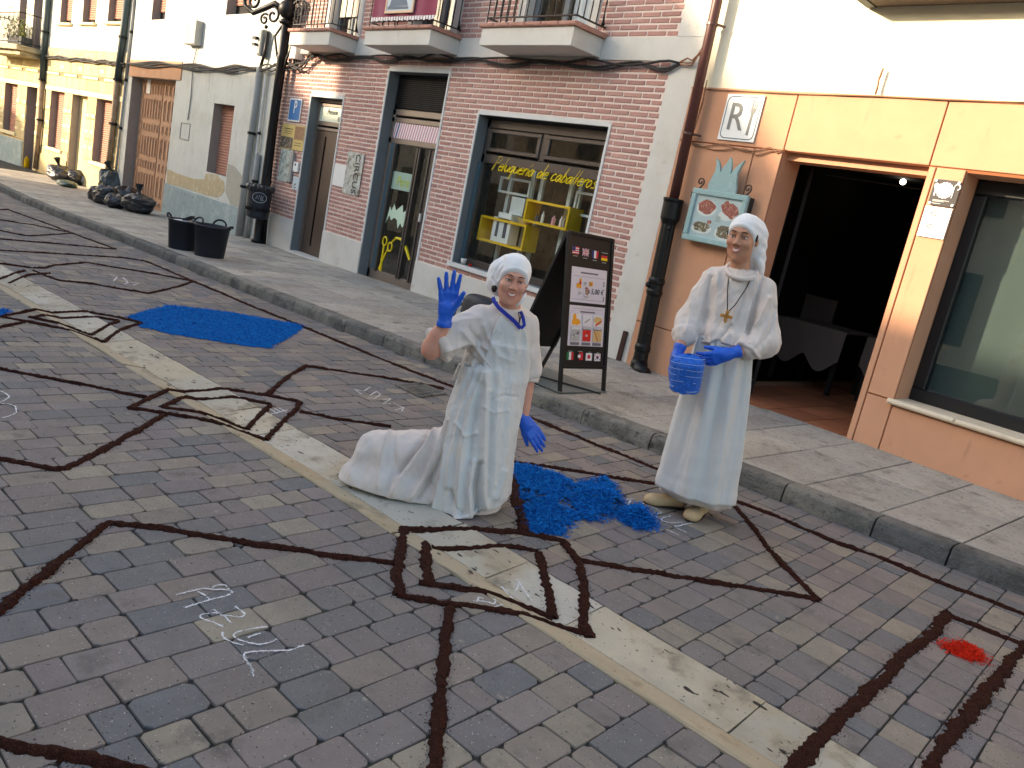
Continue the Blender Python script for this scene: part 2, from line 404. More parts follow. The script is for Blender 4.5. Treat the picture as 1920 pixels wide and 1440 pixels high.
M['housewhite'] = material('white wash', srgb(236, 230, 212), 0.92, 0.05, 3, stain=[(1.4, .55, .8, srgb(214, 204, 182)), (3, .64, .78, srgb(160, 150, 126), (1.5, 1.5, .6))], bump=[(50, .3, .005)])
M['weatherband'] = material('weathered string course', srgb(186, 176, 148), 0.95, 0.14, 4, stain=[(3, .45, .7, srgb(140, 132, 106), (1, 1, 3))], bump=[(30, .5, .01)])
M['redcloth'] = material('faded red cloth', srgb(214, 128, 108), 0.9, 0.08, 6)
M['leaf'] = material('pot plant leaf', srgb(110, 128, 62), 0.7, 0.0, pieces=[(0, srgb(84, 108, 48)), (.6, srgb(128, 146, 70)), (1, srgb(170, 172, 96))])
M['crimson'] = material('crimson velvet', srgb(134, 32, 66), 0.85, 0.06, 5, sheen=.4, bump=[(300, .15, .002)])
M['bag'] = material('black refuse sack', srgb(34, 37, 42), 0.30, 0.12, 6, spec=.6, bump=[(9, .6, .04), (40, .3, .01)])
M['tub'] = material('black rubber', srgb(28, 33, 44), 0.55, 0.10, 8, spec=.4, bump=[(60, .15, .003)])
M['yellowjug'] = flat('yellow plastic', srgb(236, 196, 10), 0.5)
M['paperwhite'] = material('paper', srgb(226, 226, 224), 0.85, 0.04, 8, bump=[(12, .3, .01)])
M['board'] = material('black painted board', srgb(20, 20, 21), 0.55, 0.1, 10)

# ================================================================== GROUND
def project(p):
    d = np.asarray(p, float) - np.array([0, 0, EYE]); w = d @ fwd
    if w < 0.05: return None
    return 960 + F_PX * (d @ rgt) / w, 720 - F_PX * (d @ upv) / w, w
GH = 0.20                                   # half width of the gutter channel
def gutter_dip(v):
    # a shallow asymmetric V: lowest line a third of the way across
    if abs(v) >= GH: return 0.0
    vl = -0.07
    return -0.022 * ((v + GH) / (vl + GH) if v < vl else (GH - v) / (GH - vl))
def surf_z(x, y):
    return road_z(x, y) + gutter_dip(to_g(x, y)[1])

def sheet(name, xs, lo, hi, zf, mat, parent=None):
    mb = MB(); rows = []
    for x in xs:
        a, b = lo(x), hi(x)
        rows.append([mb.pt((x, a + (b - a) * k / 6, zf(x, a + (b - a) * k / 6))) for k in range(7)])
    for p, q in zip(rows, rows[1:]):
        for k in range(6): mb.face((p[k], q[k], q[k+1], p[k+1]))
    return mb.build(name, mat, parent)
XS = list(np.concatenate([np.linspace(-120, -34, 12), np.linspace(-32, 6, 60), np.linspace(8, 60, 12)]))
ground = sheet('ground', XS, lambda x: -120, lambda x: 140, lambda x, y: road_z(x) - .6, M['joint']); props(ground, kind='structure')
road = sheet('road', XS, lambda x: -9.0, lambda x: kerb_y(x) + .05, lambda x, y: road_z(x) - .034, M['joint'])
props(road, kind='structure')
sand = MB()
for side in (-1, 1):
    prev = None
    for k in range(0, 150):
        uu = -66 + k * .5
        x, y = from_g(uu, side * GH)
        if side > 0:
            vmax = to_g(x, kerb_y(x))[1] + .02
        else: vmax = 3.3
        row = []
        for f in (0, .34, .67, 1):
            x, y = from_g(uu, side * (GH + (vmax - GH) * f)); row.append(sand.pt((x, y, road_z(x) - .0075)))
        if prev:
            for i in range(3): sand.face((prev[i], row[i], row[i+1], prev[i+1]))
        prev = row
props(sand.build('joint_sand', M['joint'], road), kind='stuff')

# ---- pavers, laid in rows across the street
def paver_shape(mb, u0, u1, v0, v1, cr):
    zc = random.uniform(-.0022, .0022); tu, tv = random.uniform(-.012, .012), random.uniform(-.010, .010)
    uc, vc = (u0 + u1) / 2, (v0 + v1) / 2
    j = lambda: random.uniform(-.0022, .0022)
    c = cr
    pts = [(u0 + c + j(), v0 + j()), (u1 - c + j(), v0 + j()), (u1 + j(), v0 + c + j()), (u1 + j(), v1 - c + j()),
           (u1 - c + j(), v1 + j()), (u0 + c + j(), v1 + j()), (u0 + j(), v1 - c + j()), (u0 + j(), v0 + c + j())]
    rings = []
    for sc, dz in ((1.0, -.02), (1.0, -.0030), (0.95, 0.0)):
        r = []
        for u, v in pts:
            uu, vv = uc + (u - uc) * (1 - (1 - sc) * .06 / (u1 - u0)) , vc + (v - vc) * (1 - (1 - sc) * .06 / (v1 - v0))
            x, y = from_g(uu, vv)
            r.append(mb.pt((x, y, road_z(x) + zc + dz + tu * (u - uc) + tv * (v - vc))))
        rings.append(r)
    for a, b in zip(rings, rings[1:]):
        for k in range(8): mb.face((a[k], a[(k+1) % 8], b[(k+1) % 8], b[k]))
    mb.face(rings[-1])
cells = []
PITCH_U = 0.139
for k in range(-165, 34):
    ua = k * PITCH_U; ub = ua + PITCH_U
    for side in (-1, 1):
        v = GH + .004
        first = True
        while True:
            L = random.choice([.095, .14, .165, .19, .205, .21, .225])
            if first: L *= random.uniform(.5, 1.0); first = False
            x, y = from_g((ua + ub) / 2, side * (v + L))
            if side > 0:
                lim = kerb_y(x) - .004
                if y > lim:
                    L -= (y - lim) + .0
                    if L > .05: cells.append((ua, ub, v, v + L))
                    break
                cells.append((ua, ub, v, v + L))
            else:
                if v > 3.1: break
                cells.append((ua, ub, -v - L, -v))
            v += L
keep = []
for c in cells:
    x, y = from_g((c[0] + c[1]) / 2, (c[2] + c[3]) / 2)
    q = project((x, y, road_z(x)))
    if q is None:
        continue
    if -260 < q[0] < 2250 and 250 < q[1] < 1800: keep.append((q[2], q, c))
keep.sort(key=lambda t: t[0])
inframe = [t for t in keep if -10 < t[1][0] < 1930 and t[1][1] < 1455]
near = set(id(t) for t in inframe[:290])
G2 = .0024
rest = MB()
for t in keep:
    ua, ub, va, vb = t[2]
    cr = random.choice([.004, .006, .008, .012, .018])
    if id(t) in near:
        m = MB(); paver_shape(m, ua + G2, ub - G2, va + G2, vb - G2, cr); m.build('paver', M['paver'], road)
    else:
        paver_shape(rest, ua + G2, ub - G2, va + G2, vb - G2, cr)
props(rest.build('paver_field', M['paver'], road), kind='stuff')

# ---- limestone gutter channel
gut = bpy.data.objects.new('gutter', None); COL.objects.link(gut); props(gut, kind='structure')
VC = -.072                                  # the crease where the two rows of channel stones meet
for prof, choices, mat in (([(-GH, -.03), (-GH, -.001), (-GH + .008, .004), (VC - .004, -.020), (VC - .002, -.03)], (.5, .8, .95, 1.1), M['gutter_tan']),
                           ([(VC + .001, -.03), (VC + .002, -.0205), (VC + .02, -.0205), (GH - .008, .004), (GH, -.001), (GH, -.03)], (.42, .62, .72, .82), M['gutter'])):
    u = -11.5 - random.uniform(0, .3)
    while u < 5.0:
        L = random.choice(choices)
        mb = MB(); rows = []
        n = 5; tilt = random.uniform(-.002, .002); sk = random.uniform(-.06, .06)
        for i in range(n + 1):
            uu = u + .003 + (L - .006) * i / n
            r = []
            for v, z in prof:
                x, y = from_g(uu + sk * (v - .05) * (1 if i in (0, n) else .5), v + random.uniform(-.005, .004) * (abs(v) > .18))
                r.append(mb.pt((x, y, road_z(x) + z + tilt)))
            rows.append(r)
        for a, b in zip(rows, rows[1:]):
            for k in range(len(prof) - 1): mb.face((a[k], b[k], b[k+1], a[k+1]))
        mb.face(rows[0]); mb.face(rows[-1][::-1])
        mb.build('gutter_stone', mat, gut)
        u += L

# ---- kerb stones
kerb = bpy.data.objects.new('kerb', None); COL.objects.link(kerb); props(kerb, kind='structure')
x = 3.2; KW = 0.15
while x > -27:
    L = random.choice([.42, .5, .56, .62]) if x > -12 else random.choice([.8, 1.0])
    xa, xb = x - .006, x - L + .006
    mb = MB(); rows = []
    for i in range(4):
        xx = xa + (xb - xa) * i / 3; y0 = kerb_y(xx) + random.uniform(-.004, .004); b = road_z(xx)
        prof = [(y0 - .012, b - .06), (y0 - .006, b + .045), (y0 + .002, b + .096), (y0 + .014, b + .113), (y0 + .034, b + .121), (y0 + KW, b + .121), (y0 + KW, b - .06)]
        rows.append([mb.pt((xx, yy, zz + random.uniform(-.0025, .0025))) for yy, zz in prof])
    for a, b in zip(rows, rows[1:]):
        for k in range(6): mb.face((a[k], a[k+1], b[k+1], b[k]))
    mb.face(rows[0][::-1]); mb.face(rows[-1])
    mb.build('kerb_stone', M['kerb'], kerb)
    x -= L
# ---- pavement slabs
def wall_line(x): return 6.9 if x > -22.6 else 6.95 + (x + 22.6) * math.tan(TH)
pave = sheet('pavement', XS, lambda x: kerb_y(x) + .1, lambda x: wall_line(max(x, -60)) + .03, lambda x, y: walk_z(x, y) - .012, M['joint']); props(pave, kind='structure')
x = 3.0
while x > -27:
    W = .47 if x > -8 else .62
    xa, xb = x - .0048, x - W + .0048
    ya, yb = kerb_y(x) + KW + .006, wall_line(x) + .012
    nr = 2 if yb - ya < 2.2 else 3
    cuts = [ya + (yb - ya) * (k / nr + (random.uniform(-.01, .01) if 0 < k < nr else 0)) for k in range(nr + 1)]
    for p, q in zip(cuts, cuts[1:]):
        mb = MB(); dz = random.uniform(-.002, .002); tl = random.uniform(-.002, .002)
        p2, q2 = p + .003, q - .003
        top = [(xa, p2), (xb, p2), (xb, q2), (xa, q2)]; c = .005
        cx_, cy_ = (xa + xb) / 2, (p2 + q2) / 2
        off = (kerb_y(xb) - kerb_y(xa))
        o1 = []; o2 = []; o3 = []
        for (a, b) in top:
            sh = off if (a == xb and b < cy_ and p == cuts[0]) else 0.0
            z = walk_z(a, b) + dz + tl * (a - cx_) / W
            ia = a + (c if a < cx_ else -c); ib = b + (c if b < cy_ else -c)
            o1.append(mb.pt((a, b + sh, z - .02))); o2.append(mb.pt((a, b + sh, z - c * .7))); o3.append(mb.pt((ia, ib + sh, z)))
        for A, B in ((o1, o2), (o2, o3)):
            for k in range(4): mb.face((A[k], A[(k+1) % 4], B[(k+1) % 4], B[k]))
        mb.face(o3)
        mb.build('paving_slab', M['slab'], pave, recalc=True)
    x -= W

# ---- covers set in the ground
def cover(px, label, walk, mat, rows=0):
    P = [on_ground(a, b, .122 if walk else .004) for a, b in px]
    c = sum(P) / 4
    t = thing('manhole_cover', c, label, 'manhole cover')
    mb = MB(); z = .006
    mb.poly([p + np.array([0, 0, z]) for p in P]); mb.build('lid', mat, t)
    fr = MB()
    for a, b in zip(P, P[1:] + P[:1]): fr.bar(a + np.array([0, 0, .004]), b + np.array([0, 0, .004]), .022, .012)
    fr.build('frame', M['kerb'] if rows else M['iron'], t)
    if rows:
        g = MB()
        for k in range(1, rows):
            s = k / rows
            g.bar(P[0] + (P[1] - P[0]) * s + np.array([0, 0, .007]), P[3] + (P[2] - P[3]) * s + np.array([0, 0, .007]), .014, .008)
        for k in range(1, 4):
            s = k / 4
            g.bar(P[0] + (P[3] - P[0]) * s + np.array([0, 0, .006]), P[1] + (P[2] - P[1]) * s + np.array([0, 0, .006]), .012, .008)
        g.build('grate_bar', M['kerb'], t)
M['asphaltlid'] = material('dark cement lid', srgb(92, 90, 88), .9, .15, 8, bump=[(60, .4, .006)])
cover([(572, 516), (622, 519), (678, 536), (632, 533)], 'dark grey cover in the pavement before the barber door', True, M['asphaltlid'])
cover([(690, 540), (735, 540), (768, 549), (720, 548)], 'small dark cover at the foot of the barber doorstep', True, M['asphaltlid'])
cover([(480, 489), (503, 490), (532, 500), (496, 497)], 'grey cover in the pavement before the guesthouse door', True, M['asphaltlid'])
cover([(742, 722), (790, 720), (834, 738), (788, 745)], 'iron drain grate sunk in the pavers behind the kneeling woman', False, M['joint'], 9)

# ================================================================== SAWDUST CARPET
def gpath(pts):
    out = []
    for p in pts:
        q = on_ground(*p); out.append((q[0], q[1]))
    return out
def resample(path, step):
    pts = [np.array(path[0])]
    for a, b in zip(path, path[1:]):
        a = np.array(a); b = np.array(b); L = np.linalg.norm(b - a); n = max(1, int(L / step))
        for k in range(1, n + 1): pts.append(a + (b - a) * k / n)
    return pts
def smooth(pts, it=1):
    for _ in range(it):
        pts = [pts[0]] + [(a + 2 * b + c) / 4 for a, b, c in zip(pts, pts[1:], pts[2:])] + [pts[-1]]
    return pts
def ridge(mb, px, w, h=.014, crumbs=True):
    path = smooth(resample(gpath(px), .016), 2)
    rows = []
    s = random.uniform(0, 50); dist = 0
    for k, p in enumerate(path):
        d = path[min(k + 1, len(path) - 1)] - path[max(k - 1, 0)]; d /= np.linalg.norm(d) + 1e-9
        nrm = np.array([-d[1], d[0]])
        if k: dist += np.linalg.norm(p - path[k - 1])
        ww = w * .43 * (1 + .34 * mnoise.noise((dist * 7, s, 0)) + .36 * mnoise.noise((dist * 34, s, 3)))
        hh = h * (1 + .35 * mnoise.noise((dist * 9, s, 7)))
        off = w * .16 * mnoise.noise((dist * 10, s, 11))
        r = []
        for a, z in ((-1, -.002), (-.82, .45), (-.35, .92), (.1, 1.0), (.5, .86), (.85, .42), (1, -.002)):
            jx = random.uniform(-.30, .30) if abs(a) > .8 else random.uniform(-.08, .08)
            q = p + nrm * (ww * (a + jx) + off)
            r.append(mb.pt((q[0], q[1], surf_z(q[0], q[1]) + (hh * z * random.uniform(.6, 1.4) if z > 0 else -.002))))
        rows.append(r)
        if crumbs:
            for _ in range(7):
                q = p + nrm * ww * random.choice([-1, 1]) * (.85 + abs(random.gauss(0, .45))) + np.array([random.uniform(-.01, .01), random.uniform(-.01, .01)])
                e = random.uniform(.0010, .0036); z0 = surf_z(q[0], q[1])
                ids = [mb.pt((q[0] + e * math.cos(t), q[1] + e * math.sin(t), z0)) for t in (0.3, 2.4, 4.5)] + [mb.pt((q[0], q[1], z0 + e))]
                for f in ((0, 1, 3), (1, 2, 3), (2, 0, 3)): mb.face([ids[i] for i in f])
    for a, b in zip(rows, rows[1:]):
        for k in range(6): mb.face((a[k], a[k+1], b[k+1], b[k]))
    mb.face(rows[0]); mb.face(rows[-1][::-1])
def line(label, runs, group='brown sawdust outlines drawn on the street', h=.014):
    mb = MB()
    for px, w in runs: ridge(mb, px, w, h)
    o = mb.build('sawdust_line', M['sawdust'], None, smooth=True)
    return props(o, label, 'sawdust line', group)
line('double sawdust frame crossing the pale gutter before the kneeling woman, chalk marks inside it', [
    ([(759,986),(870,992),(979,999),(1056,1016),(1087,1061),(1097,1113),(1093,1160),(1106,1188)], .050),
    ([(1106,1182),(988,1152),(845,1134),(759,1119),(744,1117)], .040), ([(749,1117),(744,1078),(751,1027),(759,986)], .058),
    ([(796,1014),(798,1061),(801,1092)], .056), ([(811,1022),(876,1025),(957,1025),(1009,1035)], .036),
    ([(1011,1040),(1020,1078),(1031,1117),(1039,1152)], .052), ([(1039,1152),(975,1128),(901,1109),(785,1093)], .042)])
line('thick short sawdust stroke running under the kneeling woman along the blue heap', [([(958,890),(964,915),(975,962),(985,999)], .085)])
line('straight sawdust stem coming toward the camera from the near double frame', [([(845,1139),(835,1190),(832,1242),(822,1328),(815,1440),(810,1500)], .048)])
line('bent sawdust petal outline at lower left above the chalk letters', [([(738,1057),(660,1048),(600,1040),(540,1030),(430,1014),(290,990),(200,982),(160,1015),(90,1070),(0,1142),(-60,1180)], .046)])
line('thick sawdust line cutting the bottom left corner of the street', [([(-60,1384),(0,1396),(91,1411),(182,1428),(233,1442),(300,1462)], .050)])
line('sawdust arrow head pointing right beside the shoes of the standing woman', [
    ([(1087,1052),(1200,1071),(1300,1087),(1394,1102),(1470,1114),(1534,1126)], .038), ([(1534,1126),(1480,1071),(1440,1030),(1418,997),(1367,938)], .040)])
line('long sawdust border line running parallel to the kerb', [
    ([(233,484),(273,490),(367,530),(480,578),(577,617),(717,675),(832,720),(900,746),(991,782),(1113,833),(1232,881),(1371,938),(1449,966),(1550,1012),(1667,1053),(1783,1102),(1920,1152),(2010,1184)], .040)])
line('thin sawdust line behind the blue heap leading to the tan shoes', [([(960,867),(1030,877),(1095,887),(1180,901),(1275,916)], .040)])
line('two parallel sawdust legs joined at the top round the red heap', [
    ([(1772,1152),(1752,1187),(1690,1230),(1663,1269),(1612,1312),(1566,1358),(1519,1401),(1488,1440),(1450,1490)], .062),
    ([(1772,1146),(1783,1158),(1861,1187),(1925,1214)], .040), ([(1925,1208),(1885,1253),(1838,1312),(1780,1378),(1752,1421),(1736,1455),(1715,1500)], .062)])
line('double sawdust frame on the gutter left of the kneeling woman', [
    ([(242,766),(318,730),(415,730),(495,741),(562,754),(558,765),(534,788),(498,819)], .042), ([(498,819),(397,790),(314,777),(242,766)], .038),
    ([(303,765),(347,743),(433,745),(509,759),(488,777),(462,799)], .044), ([(462,799),(379,775),(303,765)], .036)])
line('thin sawdust stem at the left frame edge reaching the second double frame', [([(276,747),(144,720),(36,700),(-40,685)], .034)])
line('sawdust petal with a rounded tip hanging left below the second double frame', [([(307,779),(235,821),(160,862),(119,882),(83,878),(0,861),(-40,853)], .046)])
line('sawdust petal outline opening right from the second double frame to the drain grate', [
    ([(500,741),(542,705),(574,687),(640,697),(717,708),(832,730)], .042), ([(563,772),(640,788),(733,801)], .036)])
line('double sawdust frame joined to the blue panel at far left', [
    ([(0,595),(67,581),(160,585),(225,596),(265,606)], .036), ([(265,606),(225,619),(195,637)], .040), ([(195,637),(150,624),(62,606),(5,596)], .034),
    ([(55,596),(87,591),(175,595),(222,602),(170,624)], .038), ([(170,624),(112,607),(55,596)], .032), ([(45,605),(0,614),(-40,622)], .034)])
line('farthest sawdust frame at the left edge with a long pointed petal toward the kerb', [
    ([(-30,490),(0,495),(63,503),(83,503),(100,498),(160,493),(267,510),(363,528)], .036), ([(363,528),(333,538),(277,551)], .038),
    ([(277,551),(167,532),(113,527),(83,517),(63,508)], .036), ([(-20,523),(0,520),(47,508)], .034), ([(17,528),(50,517),(93,513)], .034)])
line('thin far sawdust lines meeting at a point by the kerb before the tubs', [([(-40,446),(0,449),(100,457),(218,468)], .036), ([(218,468),(133,437),(13,393),(-20,395)], .034)])
line('small far sawdust triangle lines near the left edge', [([(-30,425),(0,433),(50,443),(137,438)], .034), ([(-30,407),(0,413),(67,423),(123,435)], .032)])
line('sawdust line from the left edge to the border corner below the tubs', [([(-40,468),(0,470),(117,477),(233,484)], .036)])

def inside(p, poly):
    x, y = p; r = False; n = len(poly)
    for i in range(n):
        x1, y1 = poly[i]; x2, y2 = poly[(i+1) % n]
        if (y1 > y) != (y2 > y) and x < (x2 - x1) * (y - y1) / (y2 - y1) + x1: r = not r
    return r
def edge_dist(p, poly):
    p = np.array(p); best = 9
    for i in range(len(poly)):
        a = np.array(poly[i]); b = np.array(poly[(i+1) % len(poly)]); d = b - a
        t = np.clip((p - a) @ d / (d @ d + 1e-12), 0, 1); best = min(best, np.linalg.norm(p - a - d * t))
    return best
def heap(name, label, cat, px, h, mat, flake, step=.022, mound=None, fl_n=4000, fl_len=.014, halo=.04, edge=.05, group=None, thin=None):
    """a laid patch of dyed shavings: lumpy body plus loose shavings"""
    poly = [tuple(np.array(p)) for p in gpath(px)]
    P = np.array(poly); c = P.mean(0)
    t = thing(name, (c[0], c[1], surf_z(*c)), label, cat, group)
    lo = P.min(0) - .03; hi = P.max(0) + .03
    nx = int((hi[0] - lo[0]) / step) + 1; ny = int((hi[1] - lo[1]) / step) + 1
    mb = MB(); ids = {}
    def hgt(x, y):
        if not inside((x, y), poly): return None
        if thin and mnoise.noise((x * thin[0] + 3, y * thin[0], 9)) + .5 * mnoise.noise((x * thin[0] * 3, y * thin[0] * 3, 4)) > thin[1] + 1.6 * max(0, .26 - math.hypot(x - thin[2], y - thin[3])) * -1 + .0: return None
        e = edge_dist((x, y), poly)
        z = h * min(1, (e / edge)) ** .6
        for (mx, my, mr, mh) in (mound or []):
            z += mh * math.exp(-((x - mx) ** 2 + (y - my) ** 2) / mr ** 2) * min(1, e / .05)
        return z + .3 * h * mnoise.noise((x * 9, y * 9, 1)) + .22 * h * mnoise.noise((x * 40, y * 40, 5))
    for i in range(nx):
        for j in range(ny):
            x = lo[0] + i * step + random.uniform(-.3, .3) * step; y = lo[1] + j * step + random.uniform(-.3, .3) * step
            z = hgt(x, y)
            if z is not None: ids[i, j] = mb.pt((x, y, surf_z(x, y) + max(.001, z)))
    for i in range(nx):
        for j in range(ny):
            q = [(i, j), (i+1, j), (i+1, j+1), (i, j+1)]
            g = [ids[k] for k in q if k in ids]
            if len(g) >= 3: mb.face(g)
    mb.build('heap_body', mat, t, smooth=False)
    fb = MB(); n = 0; tries = 0
    while n < fl_n and tries < fl_n * 6:
        tries += 1
        x = random.uniform(lo[0] - halo, hi[0] + halo); y = random.uniform(lo[1] - halo, hi[1] + halo)
        z = hgt(x, y)
        if z is None:
            e = edge_dist((x, y), poly)
            if inside((x, y), poly):
                if random.random() > .45: continue
            elif e > halo or random.random() > .5 * (1 - e / halo) ** 2: continue
            z = 0.001
        a = random.uniform(0, 6.283); L = fl_len * random.uniform(.5, 1.6); w = random.uniform(.0012, .0028)
        b = np.array([x, y, surf_z(x, y) + max(.002, z) + random.uniform(0, .004)])
        d = np.array([math.cos(a), math.sin(a), random.uniform(-.25, .5)]) * L; s = np.array([-math.sin(a), math.cos(a), random.uniform(-.5, .5)]) * w
        m = b + d * .5 + np.array([0, 0, random.uniform(0, .006)])
        i = [fb.pt(b - s), fb.pt(b + s), fb.pt(m + s), fb.pt(m - s), fb.pt(b + d)]
        fb.face(i[:4]); fb.face((i[3], i[2], i[4])); n += 1
    o = fb.build('loose_shaving', flake, t); props(o, kind='stuff')
    return t
heap('sawdust_carpet', 'large flat blue sawdust panel laid beside the far gutter, brown edged', 'sawdust panel',
     [(233,594),(275,582),(314,572),(370,578),(433,586),(500,598),(574,611),(560,625),(506,655),(450,648),(397,640),(325,629),(255,613),(268,606)], .010, M['blue'], M['blueflake'], .03, fl_n=9000, fl_len=.02, halo=.03)
heap('sawdust_carpet', 'tip of a blue sawdust panel cut by the left frame edge', 'sawdust panel',
     [(-120,570),(-40,576),(16,581),(22,586),(4,594),(-60,604),(-140,612)], .010, M['blue'], M['blueflake'], .03, fl_n=2500, fl_len=.02, halo=.03)
cm = gpath([(1125, 940)])[0]; cm2 = gpath([(1010, 930)])[0]
heap('sawdust_heap', 'spread heap of blue shavings between the kneeling and the standing woman', 'shavings heap',
     [(962,872),(990,874),(1013,880),(1048,891),(1078,908),(1112,900),(1134,896),(1156,912),(1163,932),(1172,955),(1150,966),(1125,980),(1087,975),(1066,990),(1056,1007),(1022,1003),(988,997),(978,949),(968,906)],
     .012, M['blue'], M['blueflake'], .014, mound=[(cm[0], cm[1], .13, .05), (cm2[0], cm2[1], .2, .008)], fl_n=9000, fl_len=.024, halo=.045, edge=.04, thin=(9, .42, cm2[0], cm2[1]))
cs = gpath([(1192, 972)])[0]
heap('sawdust_heap', 'small loose pile of blue shavings in front of the tan shoes', 'shavings pile',
     [(1154,962),(1170,954),(1185,950),(1199,948),(1211,958),(1219,970),(1228,984),(1220,992),(1205,993),(1188,991),(1165,977)], .008, M['blue'], M['blueflake'], .010,
     mound=[(cs[0], cs[1], .07, .05)], fl_n=2600, fl_len=.022, halo=.07, edge=.03)
heap('sawdust_heap', 'little heap of red shavings between the two sawdust legs', 'shavings pile',
     [(1764,1211),(1785,1206),(1807,1205),(1830,1216),(1848,1232),(1840,1241),(1822,1241),(1800,1233),(1783,1226)], .010, M['red'], M['red'], .009, fl_n=1500, fl_len=.01, halo=.05, edge=.03)

# ---- chalk writing on the pavers
def chalk(label, strokes, w=.009, s=1.0, off=(0, 0)):
    mb = MB()
    for st in strokes:
        px = [(off[0] + a / s, off[1] + b / s) for a, b in st]
        path = smooth(resample(gpath(px), .008), 1)
        prev = None
        for k, p in enumerate(path):
            d = path[min(k+1, len(path)-1)] - path[max(k-1, 0)]; d /= np.linalg.norm(d) + 1e-9
            nrm = np.array([-d[1], d[0]]); ww = w * .5 * random.uniform(.3, 1.15); o_ = nrm * random.gauss(0, w * .12)
            gap = random.random() < .05
            a = p + nrm * ww + o_; b = p - nrm * ww + o_
            cur = (mb.pt((a[0], a[1], surf_z(*a) + .0032)), mb.pt((b[0], b[1], surf_z(*b) + .0032)))
            if prev and not gap: mb.face((prev[0], prev[1], cur[1], cur[0]))
            prev = cur
            for _ in range(3):
                c = p + nrm * random.gauss(0, w * .75) + d * random.uniform(-.004, .004); e = random.uniform(.0006, .0016); z = surf_z(*c) + .0034
                mb.face([mb.pt((c[0] + e * math.cos(t), c[1] + e * math.sin(t), z)) for t in (.2, 1.9, 3.6, 5.0)])
    return props(mb.build('chalk_writing', M['chalk']), label, 'chalk writing', 'chalk words on the street')
chalk('white chalk word running toward the camera on the pavers at lower left', [
    [(0,250),(200,200),(350,165),(470,180),(640,185),(720,200),(730,230),(640,265),(430,315),(250,370),(110,415)], [(280,210),(360,250),(430,305)], [(470,160),(490,130),(640,120),(680,180)],
    [(600,660),(500,610),(330,555),(290,530),(320,500),(420,490),(540,480),(620,520),(700,525),(800,540),(880,525),(880,490),(830,450),(760,400)], [(480,440),(540,480),(640,540),(700,610)],
    [(1170,660),(980,685),(820,720),(750,740),(730,770),(780,820),(880,850),(940,870),(1080,890),(1220,860),(1300,820),(1345,790)], [(600,730),(600,790),(640,825),(740,870),(860,895)], [(920,800),(1000,770),(1090,745)],
    [(1640,895),(1550,935),(1440,965),(1300,970),(1080,975),(930,985),(870,1010),(870,1050),(920,1120),(960,1200),(1000,1300)], [(880,1040),(930,1130),(985,1240)]], .0075, 6.857, (330, 1080))
chalk('white chalk letters under the shoes of the standing woman', [
    [(420,380),(530,355),(660,345)], [(400,440),(490,480)], [(600,370),(540,460)], [(510,530),(580,515)], [(770,410),(900,460),(1050,520),(1150,590),(1130,610),(1020,610)], [(860,570),(1000,635)], [(1040,655),(1100,690)],
    [(1320,655),(1200,680),(1140,710),(1180,750),(1280,775),(1400,780),(1530,765)], [(1690,780),(1560,810),(1440,840),(1380,835),(1460,890),(1600,950)], [(1240,900),(1340,940),(1470,1000)]], .009, 9.6, (1120, 900))
chalk('white chalk letters on the pale gutter stone inside the near sawdust frame', [
    [(270,420),(340,480),(430,640)], [(340,480),(500,570),(640,650)], [(430,580),(540,590)], [(590,500),(650,570),(720,650)], [(650,560),(720,580)], [(750,670),(800,740)],
    [(870,400),(900,450),(890,540),(830,590)], [(900,440),(1000,590),(1080,690),(1160,780)],], .008, 9.6, (880, 1040))
chalk('tight chalk scribble between the two lower lines of the near sawdust frame', [[(80,850),(150,860),(140,770),(250,800)], [(160,780),(150,830),(230,850),(350,860),(430,910),(480,820),(380,800)], [(450,950),(600,905),(750,935)]], .008, 9.6, (880, 1040))
chalk('white chalk word on the pavers left of the kneeling woman before the grate', [
    [(460,430),(510,440),(540,420)], [(500,455),(470,432)], [(540,460),(570,440),(590,455),(560,475),(530,470)], [(600,480),(640,475),(600,500),(640,500)], [(650,495),(690,515)], [(660,530),(700,515),(690,535)]], .009, 2.526, (480, 560))
chalk('small chalk cross marks on the gutter in the second double frame', [[(1395,1068),(1440,1098)], [(1400,1102),(1492,1078)], [(1425,1070),(1470,1095)], [(1450,1068),(1490,1092)]], .009, 2.769, (0, 380))
chalk('loopy chalk marks at the left frame edge', [[(-4,732),(10,738),(18,745),(8,752),(-6,757)], [(2,757),(20,759),(29,763),(31,774),(20,780),(5,784)]], .009)
chalk('faint far chalk scribble inside the pointed petal', [[(620,555),(660,570),(640,590)], [(690,570),(720,600),(700,610)], [(740,600),(780,605),(750,615)]], .014, 3.0, (0, 330))

